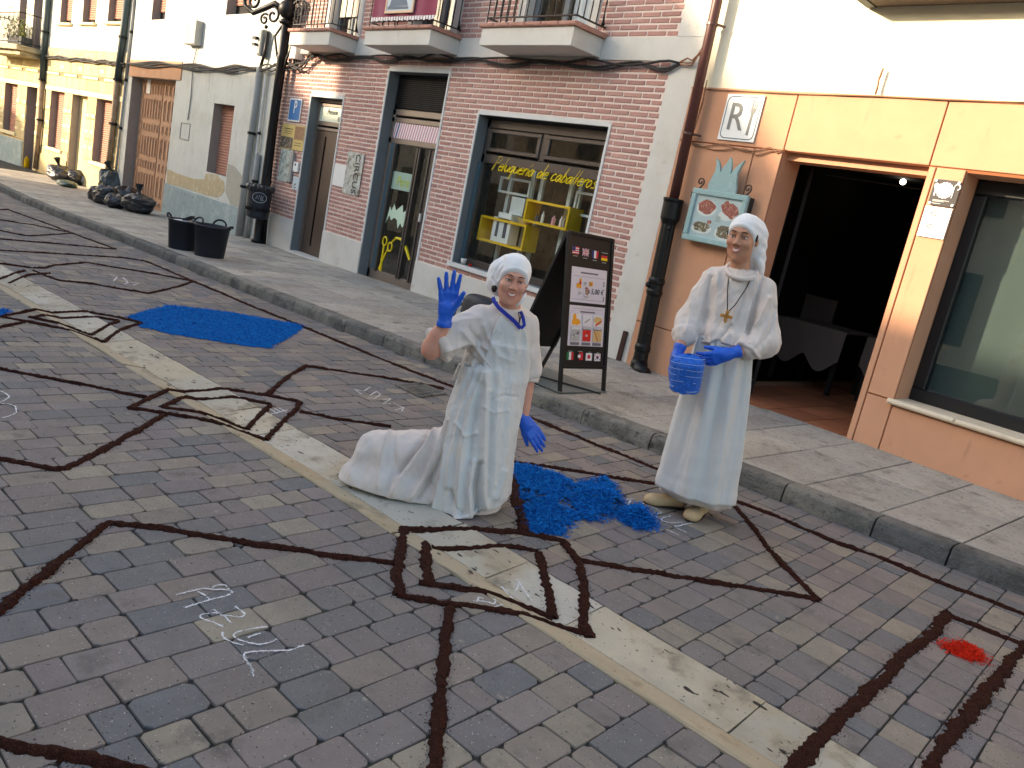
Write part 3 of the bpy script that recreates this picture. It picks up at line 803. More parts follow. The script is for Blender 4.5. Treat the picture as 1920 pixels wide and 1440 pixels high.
# ================================================================== BUILDINGS
ZV = np.array([0, 0, 1.0]); XV = np.array([1.0, 0, 0])
def wall_face(mb, x0, x1, z0, z1, ops, Y, depth=0.0, jamb_mat=None):
    """a wall plane at Y with rectangular openings (xa,xb,za,zb,depth) and their reveals"""
    xs = sorted({x0, x1, *[min(max(o[0], x0), x1) for o in ops], *[min(max(o[1], x0), x1) for o in ops]})
    zs = sorted({z0, z1, *[min(max(o[2], z0), z1) for o in ops], *[min(max(o[3], z0), z1) for o in ops]})
    base = mb.cur
    for a, b in zip(xs, xs[1:]):
        for c, d in zip(zs, zs[1:]):
            mx, mz = (a + b) / 2, (c + d) / 2
            if any(o[0] < mx < o[1] and o[2] < mz < o[3] for o in ops): continue
            mb.poly([(a, Y, c), (b, Y, c), (b, Y, d), (a, Y, d)])
    if jamb_mat is not None: mb.cur = jamb_mat
    for o in ops:
        a, b, c, d = o[:4]; dp = o[4]
        c = max(c, z0)
        mb.poly([(a, Y, c), (a, Y, d), (a, Y + dp, d), (a, Y + dp, c)])
        mb.poly([(b, Y, c), (b, Y + dp, c), (b, Y + dp, d), (b, Y, d)])
        mb.poly([(a, Y, d), (b, Y, d), (b, Y + dp, d), (a, Y + dp, d)])
        if c > z0: mb.poly([(a, Y, c), (a, Y + dp, c), (b, Y + dp, c), (b, Y, c)])
    mb.cur = base
YF = 6.9
def shell(t, x0, x1, yb, zt, mat, roofmat):
    """side and back walls and a roof so that the house stands as a volume"""
    mb = MB()
    mb.poly([(x0, YF + .03, -2), (x0, yb, -2), (x0, yb, zt), (x0, YF + .03, zt)]); mb.poly([(x1, YF + .03, -2), (x1, yb, -2), (x1, yb, zt), (x1, YF + .03, zt)])
    mb.poly([(x0, yb, -2), (x1, yb, -2), (x1, yb, zt), (x0, yb, zt)])
    mb.build('side_wall', mat, t)
    r = MB(); ym = (YF + yb) / 2
    r.poly([(x0, YF - .4, zt - .05), (x1, YF - .4, zt - .05), (x1, ym, zt + 1.5), (x0, ym, zt + 1.5)]); r.poly([(x0, ym, zt + 1.5), (x1, ym, zt + 1.5), (x1, yb, zt), (x0, yb, zt)])
    r.poly([(x0, YF, zt), (x0, ym, zt + 1.5), (x0, yb, zt)]); r.poly([(x1, YF, zt), (x1, yb, zt), (x1, ym, zt + 1.5)])
    r.build('roof', roofmat, t)
M['rooftile'] = material('roof tile', srgb(150, 92, 70), .9, .2, 9, bump=[(20, .6, .03)])

# ---------------------------------------------------------- brick building with the barber shop
BX0, BX1 = -14.37, -5.25
bb = thing('brick_building', ((BX0 + BX1) / 2, YF, walk_z(-9.8, 6.9)), 'pink brick building with balconies, guesthouse door and barber shop window', 'building')
D1 = (-13.02, -11.98, -0.10, 2.56, .17)     # guesthouse door
D2 = (-10.77, -9.32, -0.06, 3.02, .18)      # barber door
W1 = (-8.52, -6.25, 0.59, 2.53, .17)        # shop window
U1 = (-12.75, -11.9, 3.4, 5.6, .15); U2 = (-10.35, -9.42, 3.4, 5.6, .15); U3 = (-8.0, -6.9, 3.4, 5.6, .15)
mb = MB()
wall_face(mb, BX0, BX1, 0.43, 3.235, [(o[0], o[1], o[2], o[3], o[4]) for o in (D1, D2, W1)], YF, jamb_mat=1)
wall_face(mb, BX0, BX1, 3.475, 7.6, [U1, U2, U3], YF, jamb_mat=2)
mb.build('wall', [M['mortar'], M['jambgrey'], M['stucco']], bb)
# plinth, white band and corner strips stand a little proud
for a, b in ((BX0, D1[0] - .0), (D1[1], D2[0]), (D2[1], BX1)):
    mb = MB(); mb.box(a, b, YF - .022, YF + .19, -1.2, .455); mb.build('plinth', M['stucco'], bb, bevel=.006)
mb = MB()
for o in (D1, D2): mb.box(o[0] - .002, o[0] + .0, YF - .02, YF, .45, .46)
mb = MB(); mb.box(BX0, BX1, YF - .018, YF + .05, 3.235, 3.475); mb.build('string_course', M['stucco'], bb, bevel=.005)
mb = MB(); mb.box(-5.585, BX1, YF - .021, YF + .05, .455, 3.235); mb.box(-5.585, BX1, YF - .021, YF + .05, 3.475, 7.6); mb.build('corner_strip', M['stucco'], bb)
mb = MB(); mb.box(BX0, -14.12, YF - .021, YF + .05, .455, 3.235); mb.box(BX0, -14.12, YF - .021, YF + .05, 3.475, 7.6); mb.build('corner_strip', M['stucco'], bb)
# white edge trims round the openings
for o in (D1, D2, W1):
    mb = MB(); w = .035; zb = max(o[2], .455)
    mb.box(o[0] - w, o[0] - .001, YF - .014, YF + .02, zb, o[3] + w); mb.box(o[1] + .001, o[1] + w, YF - .014, YF + .02, zb, o[3] + w)
    mb.box(o[0] - .001, o[1] + .001, YF - .014, YF + .02, o[3] + .001, o[3] + w + .02)
    if o is W1: mb.box(o[0] - w - .02, o[1] + w + .02, YF - .05, YF + .17, o[2] - .055, o[2] - .001)
    mb.build('opening_trim', M['frameline'], bb)
# bricks
CO, BH, BL, BJ = .0645, .043, .24, .021
blocked = [(o[0] - .04, o[1] + .04, o[2] - (.06 if o is W1 else 0), o[3] + .06) for o in (D1, D2, W1)] + [(U[0] - .16, U[1] + .16, 3.4, 5.6) for U in (U1, U2, U3)]
bricks = []
def lay(z0, z1, xa, xb):
    k = 0; z = z0
    while z + BH <= z1 + 1e-6:
        x = xa - random.uniform(0, .02) - (BL + BJ) * (.5 if k % 2 else 0) + .02
        while x < xb:
            a, b = max(x, xa), min(x + BL, xb)
            segs = [(a, b)]
            for o in blocked:
                if o[2] < z + BH and z < o[3]:
                    ns = []
                    for p, q in segs:
                        if q <= o[0] or p >= o[1]: ns.append((p, q)); continue
                        if p < o[0]: ns.append((p, o[0]))
                        if q > o[1]: ns.append((o[1], q))
                    segs = ns
            for p, q in segs:
                if q - p > .03: bricks.append((p, q, z + random.uniform(-.002, .002)))
            x += BL + BJ
        z += CO; k += 1
lay(.475, 3.23, -14.10, -5.60)
lay(3.49, 4.75, -14.10, -5.60)
def pa(b):
    p = project(((b[0] + b[1]) / 2, YF, b[2]))
    return -9 if p is None or not (-30 < p[0] < 1950 and -20 < p[1] < 1460) else (b[1] - b[0]) / p[2] ** 2
bricks.sort(key=pa, reverse=True)
bmeshes = {}
restb = MB()
for i, (a, b, z) in enumerate(bricks):
    dy = random.uniform(.004, .010); d = random.uniform(-.002, .002)
    if i < 300:
        L = round((b - a) / .02) * .02
        if L not in bmeshes:
            m = MB(); m.cbox(0, L, -.008, .004, 0, BH, .003); ob = m.build('brick', M['brick'], bb); bmeshes[L] = ob.data; used = ob
        else:
            used = link_mesh('brick', bmeshes[L], bb)
        if i == 0 or True:
            me = used.data
        o3 = ORG['brick_building']
        # the mesh was written relative to the building's base: bring it back to its own corner
        used.location = (a + (0), YF + d, z)
    else:
        restb.cbox(a, b, YF - dy, YF + .003, z, z + BH, .003)
props(restb.build('brickwork', M['brick'], bb), kind='stuff')
# guesthouse door
dr = MB(); y = YF + D1[4]
dr.box(D1[0], D1[1], y, y + .05, -.06, 2.05)
door = dr.build('door', M['doorpanel'], bb)
fr = MB()
for a, b, c, d in ((D1[0], D1[1], 2.05, 2.10), (D1[0], D1[1], 2.13, 2.20), (D1[0], D1[1], 2.44, 2.49), (D1[0], D1[1], 2.51, 2.555)):
    fr.cbox(a, b, y - .02, y + .02, c, d, .006)
fr.box(D1[0], D1[0] + .05, y - .03, y + .02, -.05, 2.55); fr.box(D1[1] - .05, D1[1], y - .03, y + .02, -.05, 2.55)
fr.build('frame', M['greyalu'], door)
mb = MB(); mb.box(D1[0] + .05, D1[1] - .05, y - .004, y + .01, 2.20, 2.44); mb.build('sign_panel', flat('pale sign', srgb(216, 224, 206), .6), door)
M['inkdark'] = flat('dark ink', srgb(52, 58, 48), .7)
text('lettering', 'Pensión', (-12.55, y - .008, 2.36), XV, ZV, .12, M['inkdark'], door, shear=.3, sx=.9)
text('lettering', 'EL CA', (-12.22, y - .008, 2.255), XV, ZV, .10, M['inkdark'], door)
mb = MB()
for k in range(2): mb.box(D1[0] + .35, D1[0] + .37, y - .012, y, .1, 1.95)
mb.tube([(-12.1, y - .05, .9), (-12.1, y - .05, 1.45)], .013, 8); mb.build('handle', M['darkframe'], door)
mb = MB(); mb.box(D1[0] - .06, D1[1] + .02, YF - .09, y + .02, -.30, -.055); mb.build('doorstep', M['stucco'], bb, bevel=.01)
# barber door
y = YF + D2[4]
fr = MB()
X0, X1 = D2[0], D2[1]
for a, b, c, d in ((X0, X1, 2.43, 2.52), (X0, X1, 2.33, 2.40), (X0, X1, 2.02, 2.10), (X0, X1, -.05, .10), (X0, X0 + .08, -.05, 2.52), (X1 - .22, X1 - .14, -.05, 2.05)):
    fr.cbox(a, b, y - .02, y + .04, c, d, .006)
bd = fr.build('door', M['greyalu'], bb)
mb = MB(); mb.box(X0 + .08, X0 + .22, y - .012, y + .03, .1, 2.02); mb.build('side_light', M['bluefin'], bd)
mb = MB(); mb.box(X1 - .14, X1, y - .012, y + .03, -.05, 2.05); mb.build('side_light', M['bluefin'], bd)
mb = MB()
for xx in (X0 + .22, X0 + .80, X0 + .86, X1 - .34): mb.box(xx, xx + .035, y - .045, y - .003, .08, 2.0)
mb.box(X1 - .33, X1 - .22, y - .03, y + .02, .08, 2.0); mb.build('leaf_frame', M['darkframe'], bd)
for k in range(17):
    z = 2.545 + k * .0275
    m = MB(); m.poly([(X0, y - .02, z), (X1, y - .02, z), (X1, y + .015, z + .024), (X0, y + .015, z + .024)]); m.poly([(X0, y - .02, z), (X0, y - .02, z + .006), (X1, y - .02, z + .006), (X1, y - .02, z)])
    m.build('slat', M['louvre'], bd)
mb = MB(); mb.box(X0, X1, y + .03, y + .05, 2.5, 3.02); mb.build('louvre_backing', M['blackframe'], bd)
# barber stripes
M['stripe_w'] = flat('stripe white', srgb(238, 232, 234), .6); M['stripe_b'] = flat('stripe blue', srgb(60, 70, 130), .6); M['stripe_r'] = flat('stripe rose', srgb(206, 150, 166), .6)
mb = MB(); mb.poly([(X0 + .02, y - .003, 2.1), (X1, y - .003, 2.1), (X1, y - .003, 2.33), (X0 + .02, y - .003, 2.33)])
n = 22
for k in range(n):
    xx = X0 + .02 + (X1 - X0 - .1) * k / n; w = (X1 - X0) / n * .45
    mb.cur = 1 if k in (0, 2) else 2
    if k in (1,): mb.cur = 2
    mb.poly([(xx, y - .005, 2.1), (xx + w, y - .005, 2.1), (xx + w + .05, y - .005, 2.33), (xx + .05, y - .005, 2.33)])
mb.build('striped_sign', [M['stripe_w'], M['stripe_b'], M['stripe_r']], bd)
GL = glass('shop glass', (.9, .95, .95), .05)
mb = MB(); mb.poly([(X0 + .22, y, .1), (X1 - .22, y, .1), (X1 - .22, y, 2.02), (X0 + .22, y, 2.02)]); mb.build('pane', GL, bd)
M['lime'] = flat('lime vinyl', srgb(170, 190, 60), .5); M['yellowv'] = flat('yellow vinyl', srgb(232, 206, 30), .5); M['mint'] = flat('pale green vinyl', srgb(190, 216, 196), .6)
mb = MB(); mb.poly([(X0 + .23, y - .003, 1.36), (X0 + .80, y - .003, 1.36), (X0 + .80, y - .003, 1.62), (X0 + .23, y - .003, 1.62)]); mb.build('paper_sign', flat('sheer sign', srgb(150, 178, 164), .7), bd)
text('lettering', 'Pere', (X0 + .54, y - .006, 1.48), XV, ZV, .2, M['lime'], bd, shear=.2, sx=.9)
blob = [(.0,.05),(.05,.35),(.10,.28),(.14,.40),(.20,.30),(.26,.36),(.33,.42),(.36,.30),(.42,.34),(.46,.2),(.40,.05),(.34,.12),(.30,.02),(.25,.16),(.18,.18),(.12,.12),(.07,.20)]
mb = MB(); mb.prism([(a * 1.15, b * .9) for a, b in blob], (X0 + .26, y - .006, .78), XV, ZV, (0, .003, 0)); mb.build('splash_graphic', M['mint'], bd)
mb = MB()
def ring3(c, r, n=14): return [(c[0] + r * math.cos(6.2832 * k / n), y - .006, c[1] + r * 1.2 * math.sin(6.2832 * k / n)) for k in range(n + 1)]
mb.tube(ring3((X0 + .33, .56), .055), .013, 6); mb.tube(ring3((X0 + .49, .50), .055), .013, 6)
mb.tube([(X0 + .33, y - .006, .50), (X0 + .33, y - .006, .30), (X0 + .35, y - .006, .10)], [.014, .016, .02], 6)
mb.tube([(X0 + .45, y - .006, .46), (X0 + .38, y - .006, .34), (X0 + .30, y - .006, .12)], [.014, .016, .02], 6)
mb.tube([(X0 + .5, y - .006, .56), (X0 + .62, y - .006, .66), (X0 + .76, y - .006, .66), (X0 + .9, y - .006, .56), (X0 + 1.05, y - .006, .40)], [.01, .02, .026, .026, .02], 6)
mb.build('scissors_graphic', M['yellowv'], bd)
mb = MB(); mb.cbox(X1 - .30, X1 - .26, y - .06, y - .03, .98, 1.10, .006); mb.build('handle', M['stucco'], bd)
mb = MB(); mb.box(X0 - .05, X1 + .02, YF - .05, y + .05, -.35, -.052); mb.build('doorstep', M['sill'], bb, bevel=.008)
# barber shop interior
mb = MB()
mb.poly([(-11.2, 9.6, -.1), (-5.4, 9.6, -.1), (-5.4, 9.6, 3.1), (-11.2, 9.6, 3.1)]); mb.poly([(-11.2, 7.2, -.1), (-11.2, 9.6, -.1), (-11.2, 9.6, 3.1), (-11.2, 7.2, 3.1)])
mb.poly([(-5.4, 7.2, -.1), (-5.4, 9.6, -.1), (-5.4, 9.6, 3.1), (-5.4, 7.2, 3.1)]); mb.poly([(-11.2, 7.1, -.06), (-5.4, 7.1, -.06), (-5.4, 9.6, -.06), (-11.2, 9.6, -.06)])
mb.poly([(-11.2, 7.1, 3.1), (-5.4, 7.1, 3.1), (-5.4, 9.6, 3.1), (-11.2, 9.6, 3.1)])
M['barberwall'] = material('smoked brown wall', srgb(150, 134, 120), .9, .3, 3, stain=[(4, .5, .7, srgb(190, 170, 148)), (9, .55, .7, srgb(112, 98, 88))])
mb.build('interior', M['barberwall'], bb)
mb = MB(); mb.obox((-9.6, 8.6, .45), (XV, np.array([0, 1.0, 0]), ZV), (.3, .3, .06)); mb.tube([(-9.6, 8.6, 0), (-9.6, 8.6, .45)], .05); mb.obox((-9.6, 8.85, .8), (XV, np.array([0, 1.0, 0]), ZV), (.28, .05, .35))
t = thing('barber_chair', (-9.6, 8.6, -.05), 'barber chair dimly seen through the glass shop door', 'chair'); mb.build('seat_frame', flat('chair leather', srgb(70, 74, 78), .4), t)
# shop window
y = YF + W1[4]; a, b, c, d = W1[:4]
fr = MB(); g = .07
xm = a + (b - a) * .50
for q in ((a, b, c, c + .09), (a, b, 1.95, 2.07), (a, b, 2.40, d), (a, a + .06, c, d), (b - g, b, c, d), (xm - .05, xm + .05, 2.07, 2.40)): fr.cbox(q[0], q[1], y - .01, y + .05, q[2], q[3], .008)
win = fr.build('shop_window', M['darkframe'], bb)
for p, q in ((a + .08, xm - .05), (xm + .05, b - .07)):
    f = MB()
    f.cbox(p, q, y - .03, y, 2.10, 2.15, .006); f.cbox(p, q, y - .03, y, 2.34, 2.39, .006); f.cbox(p, p + .06, y - .03, y, 2.15, 2.34, .006); f.cbox(q - .06, q, y - .03, y, 2.15, 2.34, .006)
    f.build('transom_sash', M['darkframe'], win)
    f = MB(); f.poly([(p + .05, y - .005, 2.14), (q - .05, y - .005, 2.14), (q - .05, y - .005, 2.35), (p + .05, y - .005, 2.35)]); f.build('transom_pane', GL, win)
f = MB(); f.box(a + .01, a + .05, y - .06, y - .02, c, 1.95); f.build('edge_profile', M['bluefin'], win)
f = MB(); f.poly([(a + .06, y + .02, c + .08), (b - .06, y + .02, c + .08), (b - .06, y + .02, 1.96), (a + .06, y + .02, 1.96)]); f.build('pane', GL, win)
f = MB(); f.poly([(a, y, d - .03), (b, y, d - .03), (b, y - .1, d), (a, y - .1, d)]); f.build('blind_box', M['blackframe'], win)
LET = {'P': (.8, [[(0,-.1),(.35,2)], [(.1,1.9),(.7,2),(.85,1.6),(.6,1.1),(.2,1)]]), 'e': (.62, [[(.05,.5),(.6,.6),(.6,.95),(.35,1),(.1,.6),(.1,.15),(.35,0),(.65,.2)]]),
       'l': (.34, [[(.02,0),(.35,2)]]), 'u': (.68, [[(.1,1),(.05,.2),(.25,0),(.5,.3),(.65,1),(.6,0)]]), 'q': (.7, [[(.6,.8),(.4,1),(.1,.6),(.15,.1),(.4,.05),(.6,.8)],[(.65,1),(.45,-.9)]]),
       'r': (.5, [[(.1,0),(.2,1)],[(.18,.6),(.4,1),(.6,.95)]]), 'í': (.3, [[(.1,0),(.2,1)],[(.25,1.3),(.5,1.75)]]), 'a': (.75, [[(.6,.8),(.4,1),(.1,.6),(.12,.1),(.35,0),(.6,.8)],[(.65,1),(.6,.1),(.75,0)]]),
       'd': (.8, [[(.6,.8),(.4,1),(.1,.6),(.12,.1),(.35,0),(.6,.8)],[(.9,2),(.62,0)]]), 'c': (.6, [[(.6,.85),(.35,1),(.1,.6),(.12,.1),(.35,0),(.6,.2)]]),
       'b': (.66, [[(.38,2),(.08,.1)],[(.15,.6),(.4,1),(.6,.7),(.5,.2),(.2,0),(.08,.15)]]), 'o': (.64, [[(.35,1),(.1,.7),(.1,.2),(.3,0),(.55,.3),(.55,.8),(.35,1)]]),
       's': (.55, [[(.6,.9),(.35,1),(.2,.75),(.5,.4),(.45,.05),(.1,.05)]]), ' ': (.5, [])}
mb = MB(); xx = 0.0; word = 'Peluquería de caballeros'
tot = sum(LET[ch][0] for ch in word)
(xa_, za_), (xb_, zb_) = on_wall(921, 318, y), on_wall(1118, 356, y)
sc = (xb_ - xa_ - .05) / tot
for ch in word:
    w, st = LET[ch]
    for s_ in st:
        mb.tube([(xa_ + .02 + (xx + p + .28 * q) * sc, y - .004, za_ + .005 + (zb_ - za_) * xx / tot + q * .088) for p, q in s_], .0085, 5)
    xx += w
mb.build('lettering', M['yellowv'], win)
# things shown in the window
M['yshelf'] = material('yellow lacquer', srgb(236, 190, 24), .5, .06, 6)
def open_box(name, label, x0, x1, y0, y1, z0, z1, th, mat, cat, mids=()):
    t = thing(name, ((x0 + x1) / 2, y0, z0), label, cat)
    for nm, q in (('bottom_board', (x0, x1, z0, z0 + th)), ('top_board', (x0, x1, z1 - th, z1)), ('side_board', (x0, x0 + th, z0 + th, z1 - th)), ('side_board', (x1 - th, x1, z0 + th, z1 - th))):
        m = MB(); m.box(q[0], q[1], y0, y1, q[2], q[3]); m.build(nm, mat, t)
    for z in mids: m = MB(); m.box(x0 + th, x1 - th, y0, y1, z, z + th); m.build('shelf', mat, t)
    return t
def wv(px, py, Y): return on_wall(px, py, Y)
yi = y + .10
q0 = wv(988, 372, yi); q1 = wv(1062, 425, yi)
open_box('wall_shelf', 'yellow box shelf holding small bottles, upper one in the barber window', q0[0], q1[0], yi, yi + .25, q1[1] - .05, q0[1] + .0, .03, M['yshelf'], 'shelf')
p0 = wv(915, 408, yi); p1 = wv(978, 468, yi)
open_box('wall_shelf', 'lower yellow shelf with a white carton, left in the barber window', p0[0] - .15, p1[0], yi, yi + .25, p1[1] - .02, p0[1] + .02, .03, M['yshelf'], 'shelf', mids=())
M['cartonw'] = material('pale carton', srgb(226, 232, 230), .7, .06, 8); M['navy'] = flat('navy print', srgb(52, 64, 88), .6)
bx = thing('carton_box', ((p0[0] + p1[0]) / 2 - .1, yi + .05, p1[1] + .01), 'white carton with dark printed bottles on the lower yellow shelf', 'box')
mb = MB(); xm_ = (p0[0] + p1[0]) / 2 - .12; mb.box(xm_ - .17, xm_ + .17, yi + .03, yi + .2, p1[1] + .012, p1[1] + .33); mb.build('carton', M['cartonw'], bx)
mb = MB(); mb.box(xm_ - .1, xm_ - .05, yi + .026, yi + .03, p1[1] + .08, p1[1] + .28); mb.box(xm_ + .05, xm_ + .11, yi + .026, yi + .03, p1[1] + .08, p1[1] + .28); mb.build('print', M['navy'], bx)
zt = p0[1] + .02
bx = thing('display_box', (xm_ + .0, yi + .1, zt), 'open pale display box standing on top of the lower yellow shelf', 'box')
mb = MB(); mb.box(xm_ - .1, xm_ + .16, yi + .03, yi + .2, zt, zt + .09); mb.obox((xm_ + .05, yi + .2, zt + .2), (XV, np.array([0, 1.0, 0]), ZV), (.13, .01, .12)); mb.build('display_tray', M['cartonw'], bx)
bx = thing('basket', (xm_ + .33, yi + .1, zt), 'small wicker basket beside the display box in the barber window', 'basket')
mb = MB(); mb.lathe([(.07, 0), (.10, .07), (.105, .075), (.09, .07), (.06, .02)], (xm_ + .35, yi + .12, zt), 14, sx=1.4); mb.build('basket_body', flat('wicker', srgb(196, 176, 130), .8), bx)
zq = q1[1] - .02
for k, (dx, h, r, nm, lb, mt) in enumerate(((.22, .14, .02, 'bottle', 'tall clear bottle, second item on the upper yellow shelf', M['cartonw']), (.12, .09, .024, 'bottle', 'dark squat bottle, leftmost on the upper yellow shelf', M['navy']),
                                       (.42, .12, .028, 'tin', 'rose coloured tin in the middle of the upper yellow shelf', M['stripe_r']), (.55, .13, .02, 'bottle', 'pale bottle with dark cap at the right of the upper shelf', M['stripe_w']), (.63, .12, .02, 'bottle', 'rightmost small bottle on the upper yellow shelf', M['navy']))):
    xk = q0[0] + .03 + dx
    t = thing(nm, (xk, yi + .1, zq), lb, nm)
    mb = MB(); mb.lathe([(r, 0), (r, h * .7), (r * .45, h * .8), (r * .45, h)], (xk, yi + .1, zq), 10); mb.build('bottle_body' if nm == 'bottle' else 'tin_body', mt, t)
M['whitepost'] = material('white display post', srgb(226, 234, 232), .6, .05, 6)
posts = thing('display_stand', (-7.4, yi + .3, .6), 'white slatted display posts and glass frames behind the yellow shelves', 'display stand')
for px in (1000, 1018, 1074, 1092, 958):
    xk, _ = wv(px, 330, yi + .3); mb = MB(); mb.box(xk, xk + .06, yi + .28, yi + .32, .62, 2.0); mb.build('post', M['whitepost'], posts)
for px0, px1, py0, py1 in ((941, 992, 330, 371), (1083, 1110, 358, 410)):
    A = wv(px0, py0, yi + .22); B = wv(px1, py1, yi + .22)
    mb = MB()
    for q in ((A[0], B[0], B[1], B[1] + .03), (A[0], A[0] + .03, B[1] + .03, A[1]), (B[0] - .03, B[0], B[1] + .03, A[1]), (A[0] + .03, B[0] - .03, A[1] - .03, A[1])): mb.box(q[0], q[1], yi + .2, yi + .23, q[2], q[3])
    mb.build('frame', M['whitepost'], posts)
cx_, cz_ = on_wall(869, 491, YF + .06)
t = thing('cup', (cx_, YF + .06, .592), 'small white cup on the left end of the barber window sill', 'cup'); mb = MB(); mb.lathe([(.03, 0), (.042, .075), (.038, .075), (.028, .01)], (cx_, YF + .06, .592), 16); mb.build('cup_body', M['stucco'], t, smooth=True)
t = thing('candle', (cx_ + .2, YF + .07, .592), 'small red candle stub on the barber window sill', 'candle'); mb = MB(); mb.lathe([(.02, 0), (.02, .03)], (cx_ + .14, YF + .07, .592), 10); mb.build('candle_body', M['red'], t)

# balconies
def balcony(x0, x1, proj=.5):
    yf = YF - proj
    s = MB(); s.box(x0, x1, yf, YF - .019, 3.255, 3.455)
    bal = s.build('balcony', M['stucco'], bb, bevel=.008)
    e = MB(); n = 6; w = (x1 - x0 + .08) / n
    for k in range(n):
        q = MB(); q.cbox(x0 - .04 + k * w + .002, x0 - .04 + (k + 1) * w - .002, yf - .035, YF - .02, 3.456, 3.505, .012); q.build('edging_tile', M['tile_edge'], bal)
    r = MB(); zr = 3.575; zt_ = 4.5
    A = (x0 + .03, yf + .03); B = (x1 - .03, yf + .03)
    for z in (zr, zt_):
        r.bar((A[0], A[1], z), (B[0], B[1], z), .03, .012); r.bar((A[0], A[1], z), (A[0], YF, z), .03, .012); r.bar((B[0], B[1], z), (B[0], YF, z), .03, .012)
    nb = int((x1 - x0) / .115)
    for k in range(nb + 1):
        xx = A[0] + (B[0] - A[0]) * k / nb; r.tube([(xx, A[1], zr - (.07 if k % 3 == 0 else 0)), (xx, A[1], zt_)], .0075, 6)
    for xx in (A[0], B[0]):
        for k in range(1, 5): r.tube([(xx, A[1] + (YF - A[1]) * k / 4.6, zr), (xx, A[1] + (YF - A[1]) * k / 4.6, zt_)], .0075, 6)
    # spear finials where the lower rail meets the wall
    for xx in (A[0], B[0]): r.lathe([(.016, 0), (.024, .03), (.012, .06), (.002, .12)], (xx, YF - .05, zr), 8)
    r.build('railing', M['iron'], bal)
    return bal
B1 = balcony(-13.10, -11.80); B2 = balcony(-10.79, -9.20); B3 = balcony(-8.16, -6.60)
M['curtain'] = material('white curtain', srgb(226, 228, 232), .9, .05, 4, stretch=(12, 1, 1))
M['blindw'] = material('pale blind', srgb(206, 196, 180), .8, .06, 5)
for U in (U1, U2, U3):
    f = MB(); yy = YF + U[4]
    for q in ((U[0], U[0] + .07, 3.4, 5.6), (U[1] - .07, U[1], 3.4, 5.6), ((U[0] + U[1]) / 2 - .04, (U[0] + U[1]) / 2 + .04, 3.4, 5.6)): f.box(q[0], q[1], yy - .02, yy + .03, q[2], q[3])
    bdoor = f.build('balcony_door', M['jambgrey'], bb)
    f = MB(); f.poly([(U[0], yy, 3.4), (U[1], yy, 3.4), (U[1], yy, 5.6), (U[0], yy, 5.6)]); f.build('pane', GL, bdoor)
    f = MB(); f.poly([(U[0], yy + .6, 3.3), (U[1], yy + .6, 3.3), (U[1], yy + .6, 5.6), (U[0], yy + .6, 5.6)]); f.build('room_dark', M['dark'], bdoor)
    f = MB(); mid = (U[0] + U[1]) / 2
    f.grid(24, 2, lambda u, v: (mid + .05 + (U[1] - mid - .1) * u, yy + .06 + .015 * math.sin(u * 40), 3.4 + 2.1 * v)); f.build('curtain', M['curtain'], bdoor)
    f = MB()
    f.box(U[0] - .14, U[0] - .001, YF - .02, YF + .02, 3.475, 5.6); f.build('surround', M['stucco'], bb); f = MB(); f.box(U[1] + .001, U[1] + .14, YF - .02, YF + .02, 3.475, 5.6); f.build('surround', M['stucco'], bb)
f = MB(); f.box(U1[0] + .06, U1[1] - .06, YF + .1, YF + .12, 3.85, 5.6); f.build('blind', M['blindw'], bb)
# crimson banner on the middle balcony
xa, za = on_wall(697, 36, YF - .53); xb, zb = on_wall(815, 38, YF - .53)
ban = thing('banner', ((xa + xb) / 2, YF - .53, za), 'crimson cloth banner with a framed pale picture hanging on the middle balcony', 'banner')
mb = MB(); mb.grid(40, 12, lambda u, v: (xa + (xb - xa) * u, YF - .535 + .012 * math.sin(u * 21 + v * 2) * (1 - v), za + .02 + (4.5 - za) * v)); mb.build('cloth', M['crimson'], ban, smooth=True)
mb = MB()
for k in range(24):
    u = k / 24; mb.box(xa + (xb - xa) * u, xa + (xb - xa) * (u + .026), YF - .54, YF - .53, za - .035 + .01 * (k % 2), za + .02)
mb.build('fringe', M['stripe_w'], ban)
pa_, pz_ = on_wall(722, 26, YF - .55); pb_, _ = on_wall(774, 26, YF - .55)
mb = MB()
for q in ((pa_, pb_, pz_, pz_ + .03), (pa_, pa_ + .03, pz_ + .03, pz_ + .8), (pb_ - .03, pb_, pz_ + .03, pz_ + .8)): mb.box(q[0], q[1], YF - .565, YF - .545, q[2], q[3])
mb.build('picture_border', flat('pale gold braid', srgb(222, 188, 158), .7), ban)
mb = MB(); mb.box(pa_ + .03, pb_ - .03, YF - .558, YF - .548, pz_ + .03, pz_ + .8); mb.cur = 1
mb.prism([(.06,.06),(.12,.2),(.2,.26),(.3,.28),(.42,.2),(.5,.06)], (pa_ + .03, YF - .559, pz_ + .03), XV, ZV, (0, -.003, 0)); mb.prism([(.03,.02),(.52,.02),(.52,.05),(.03,.06)], (pa_ + .03, YF - .559, pz_ + .03), XV, ZV, (0, -.003, 0))
mb.build('picture', [flat('picture sky', srgb(196, 206, 214), .7), flat('picture grey', srgb(104, 116, 132), .7)], ban)
shell(bb, BX0, BX1, 14.5, 7.6, M['stucco'], M['rooftile'])

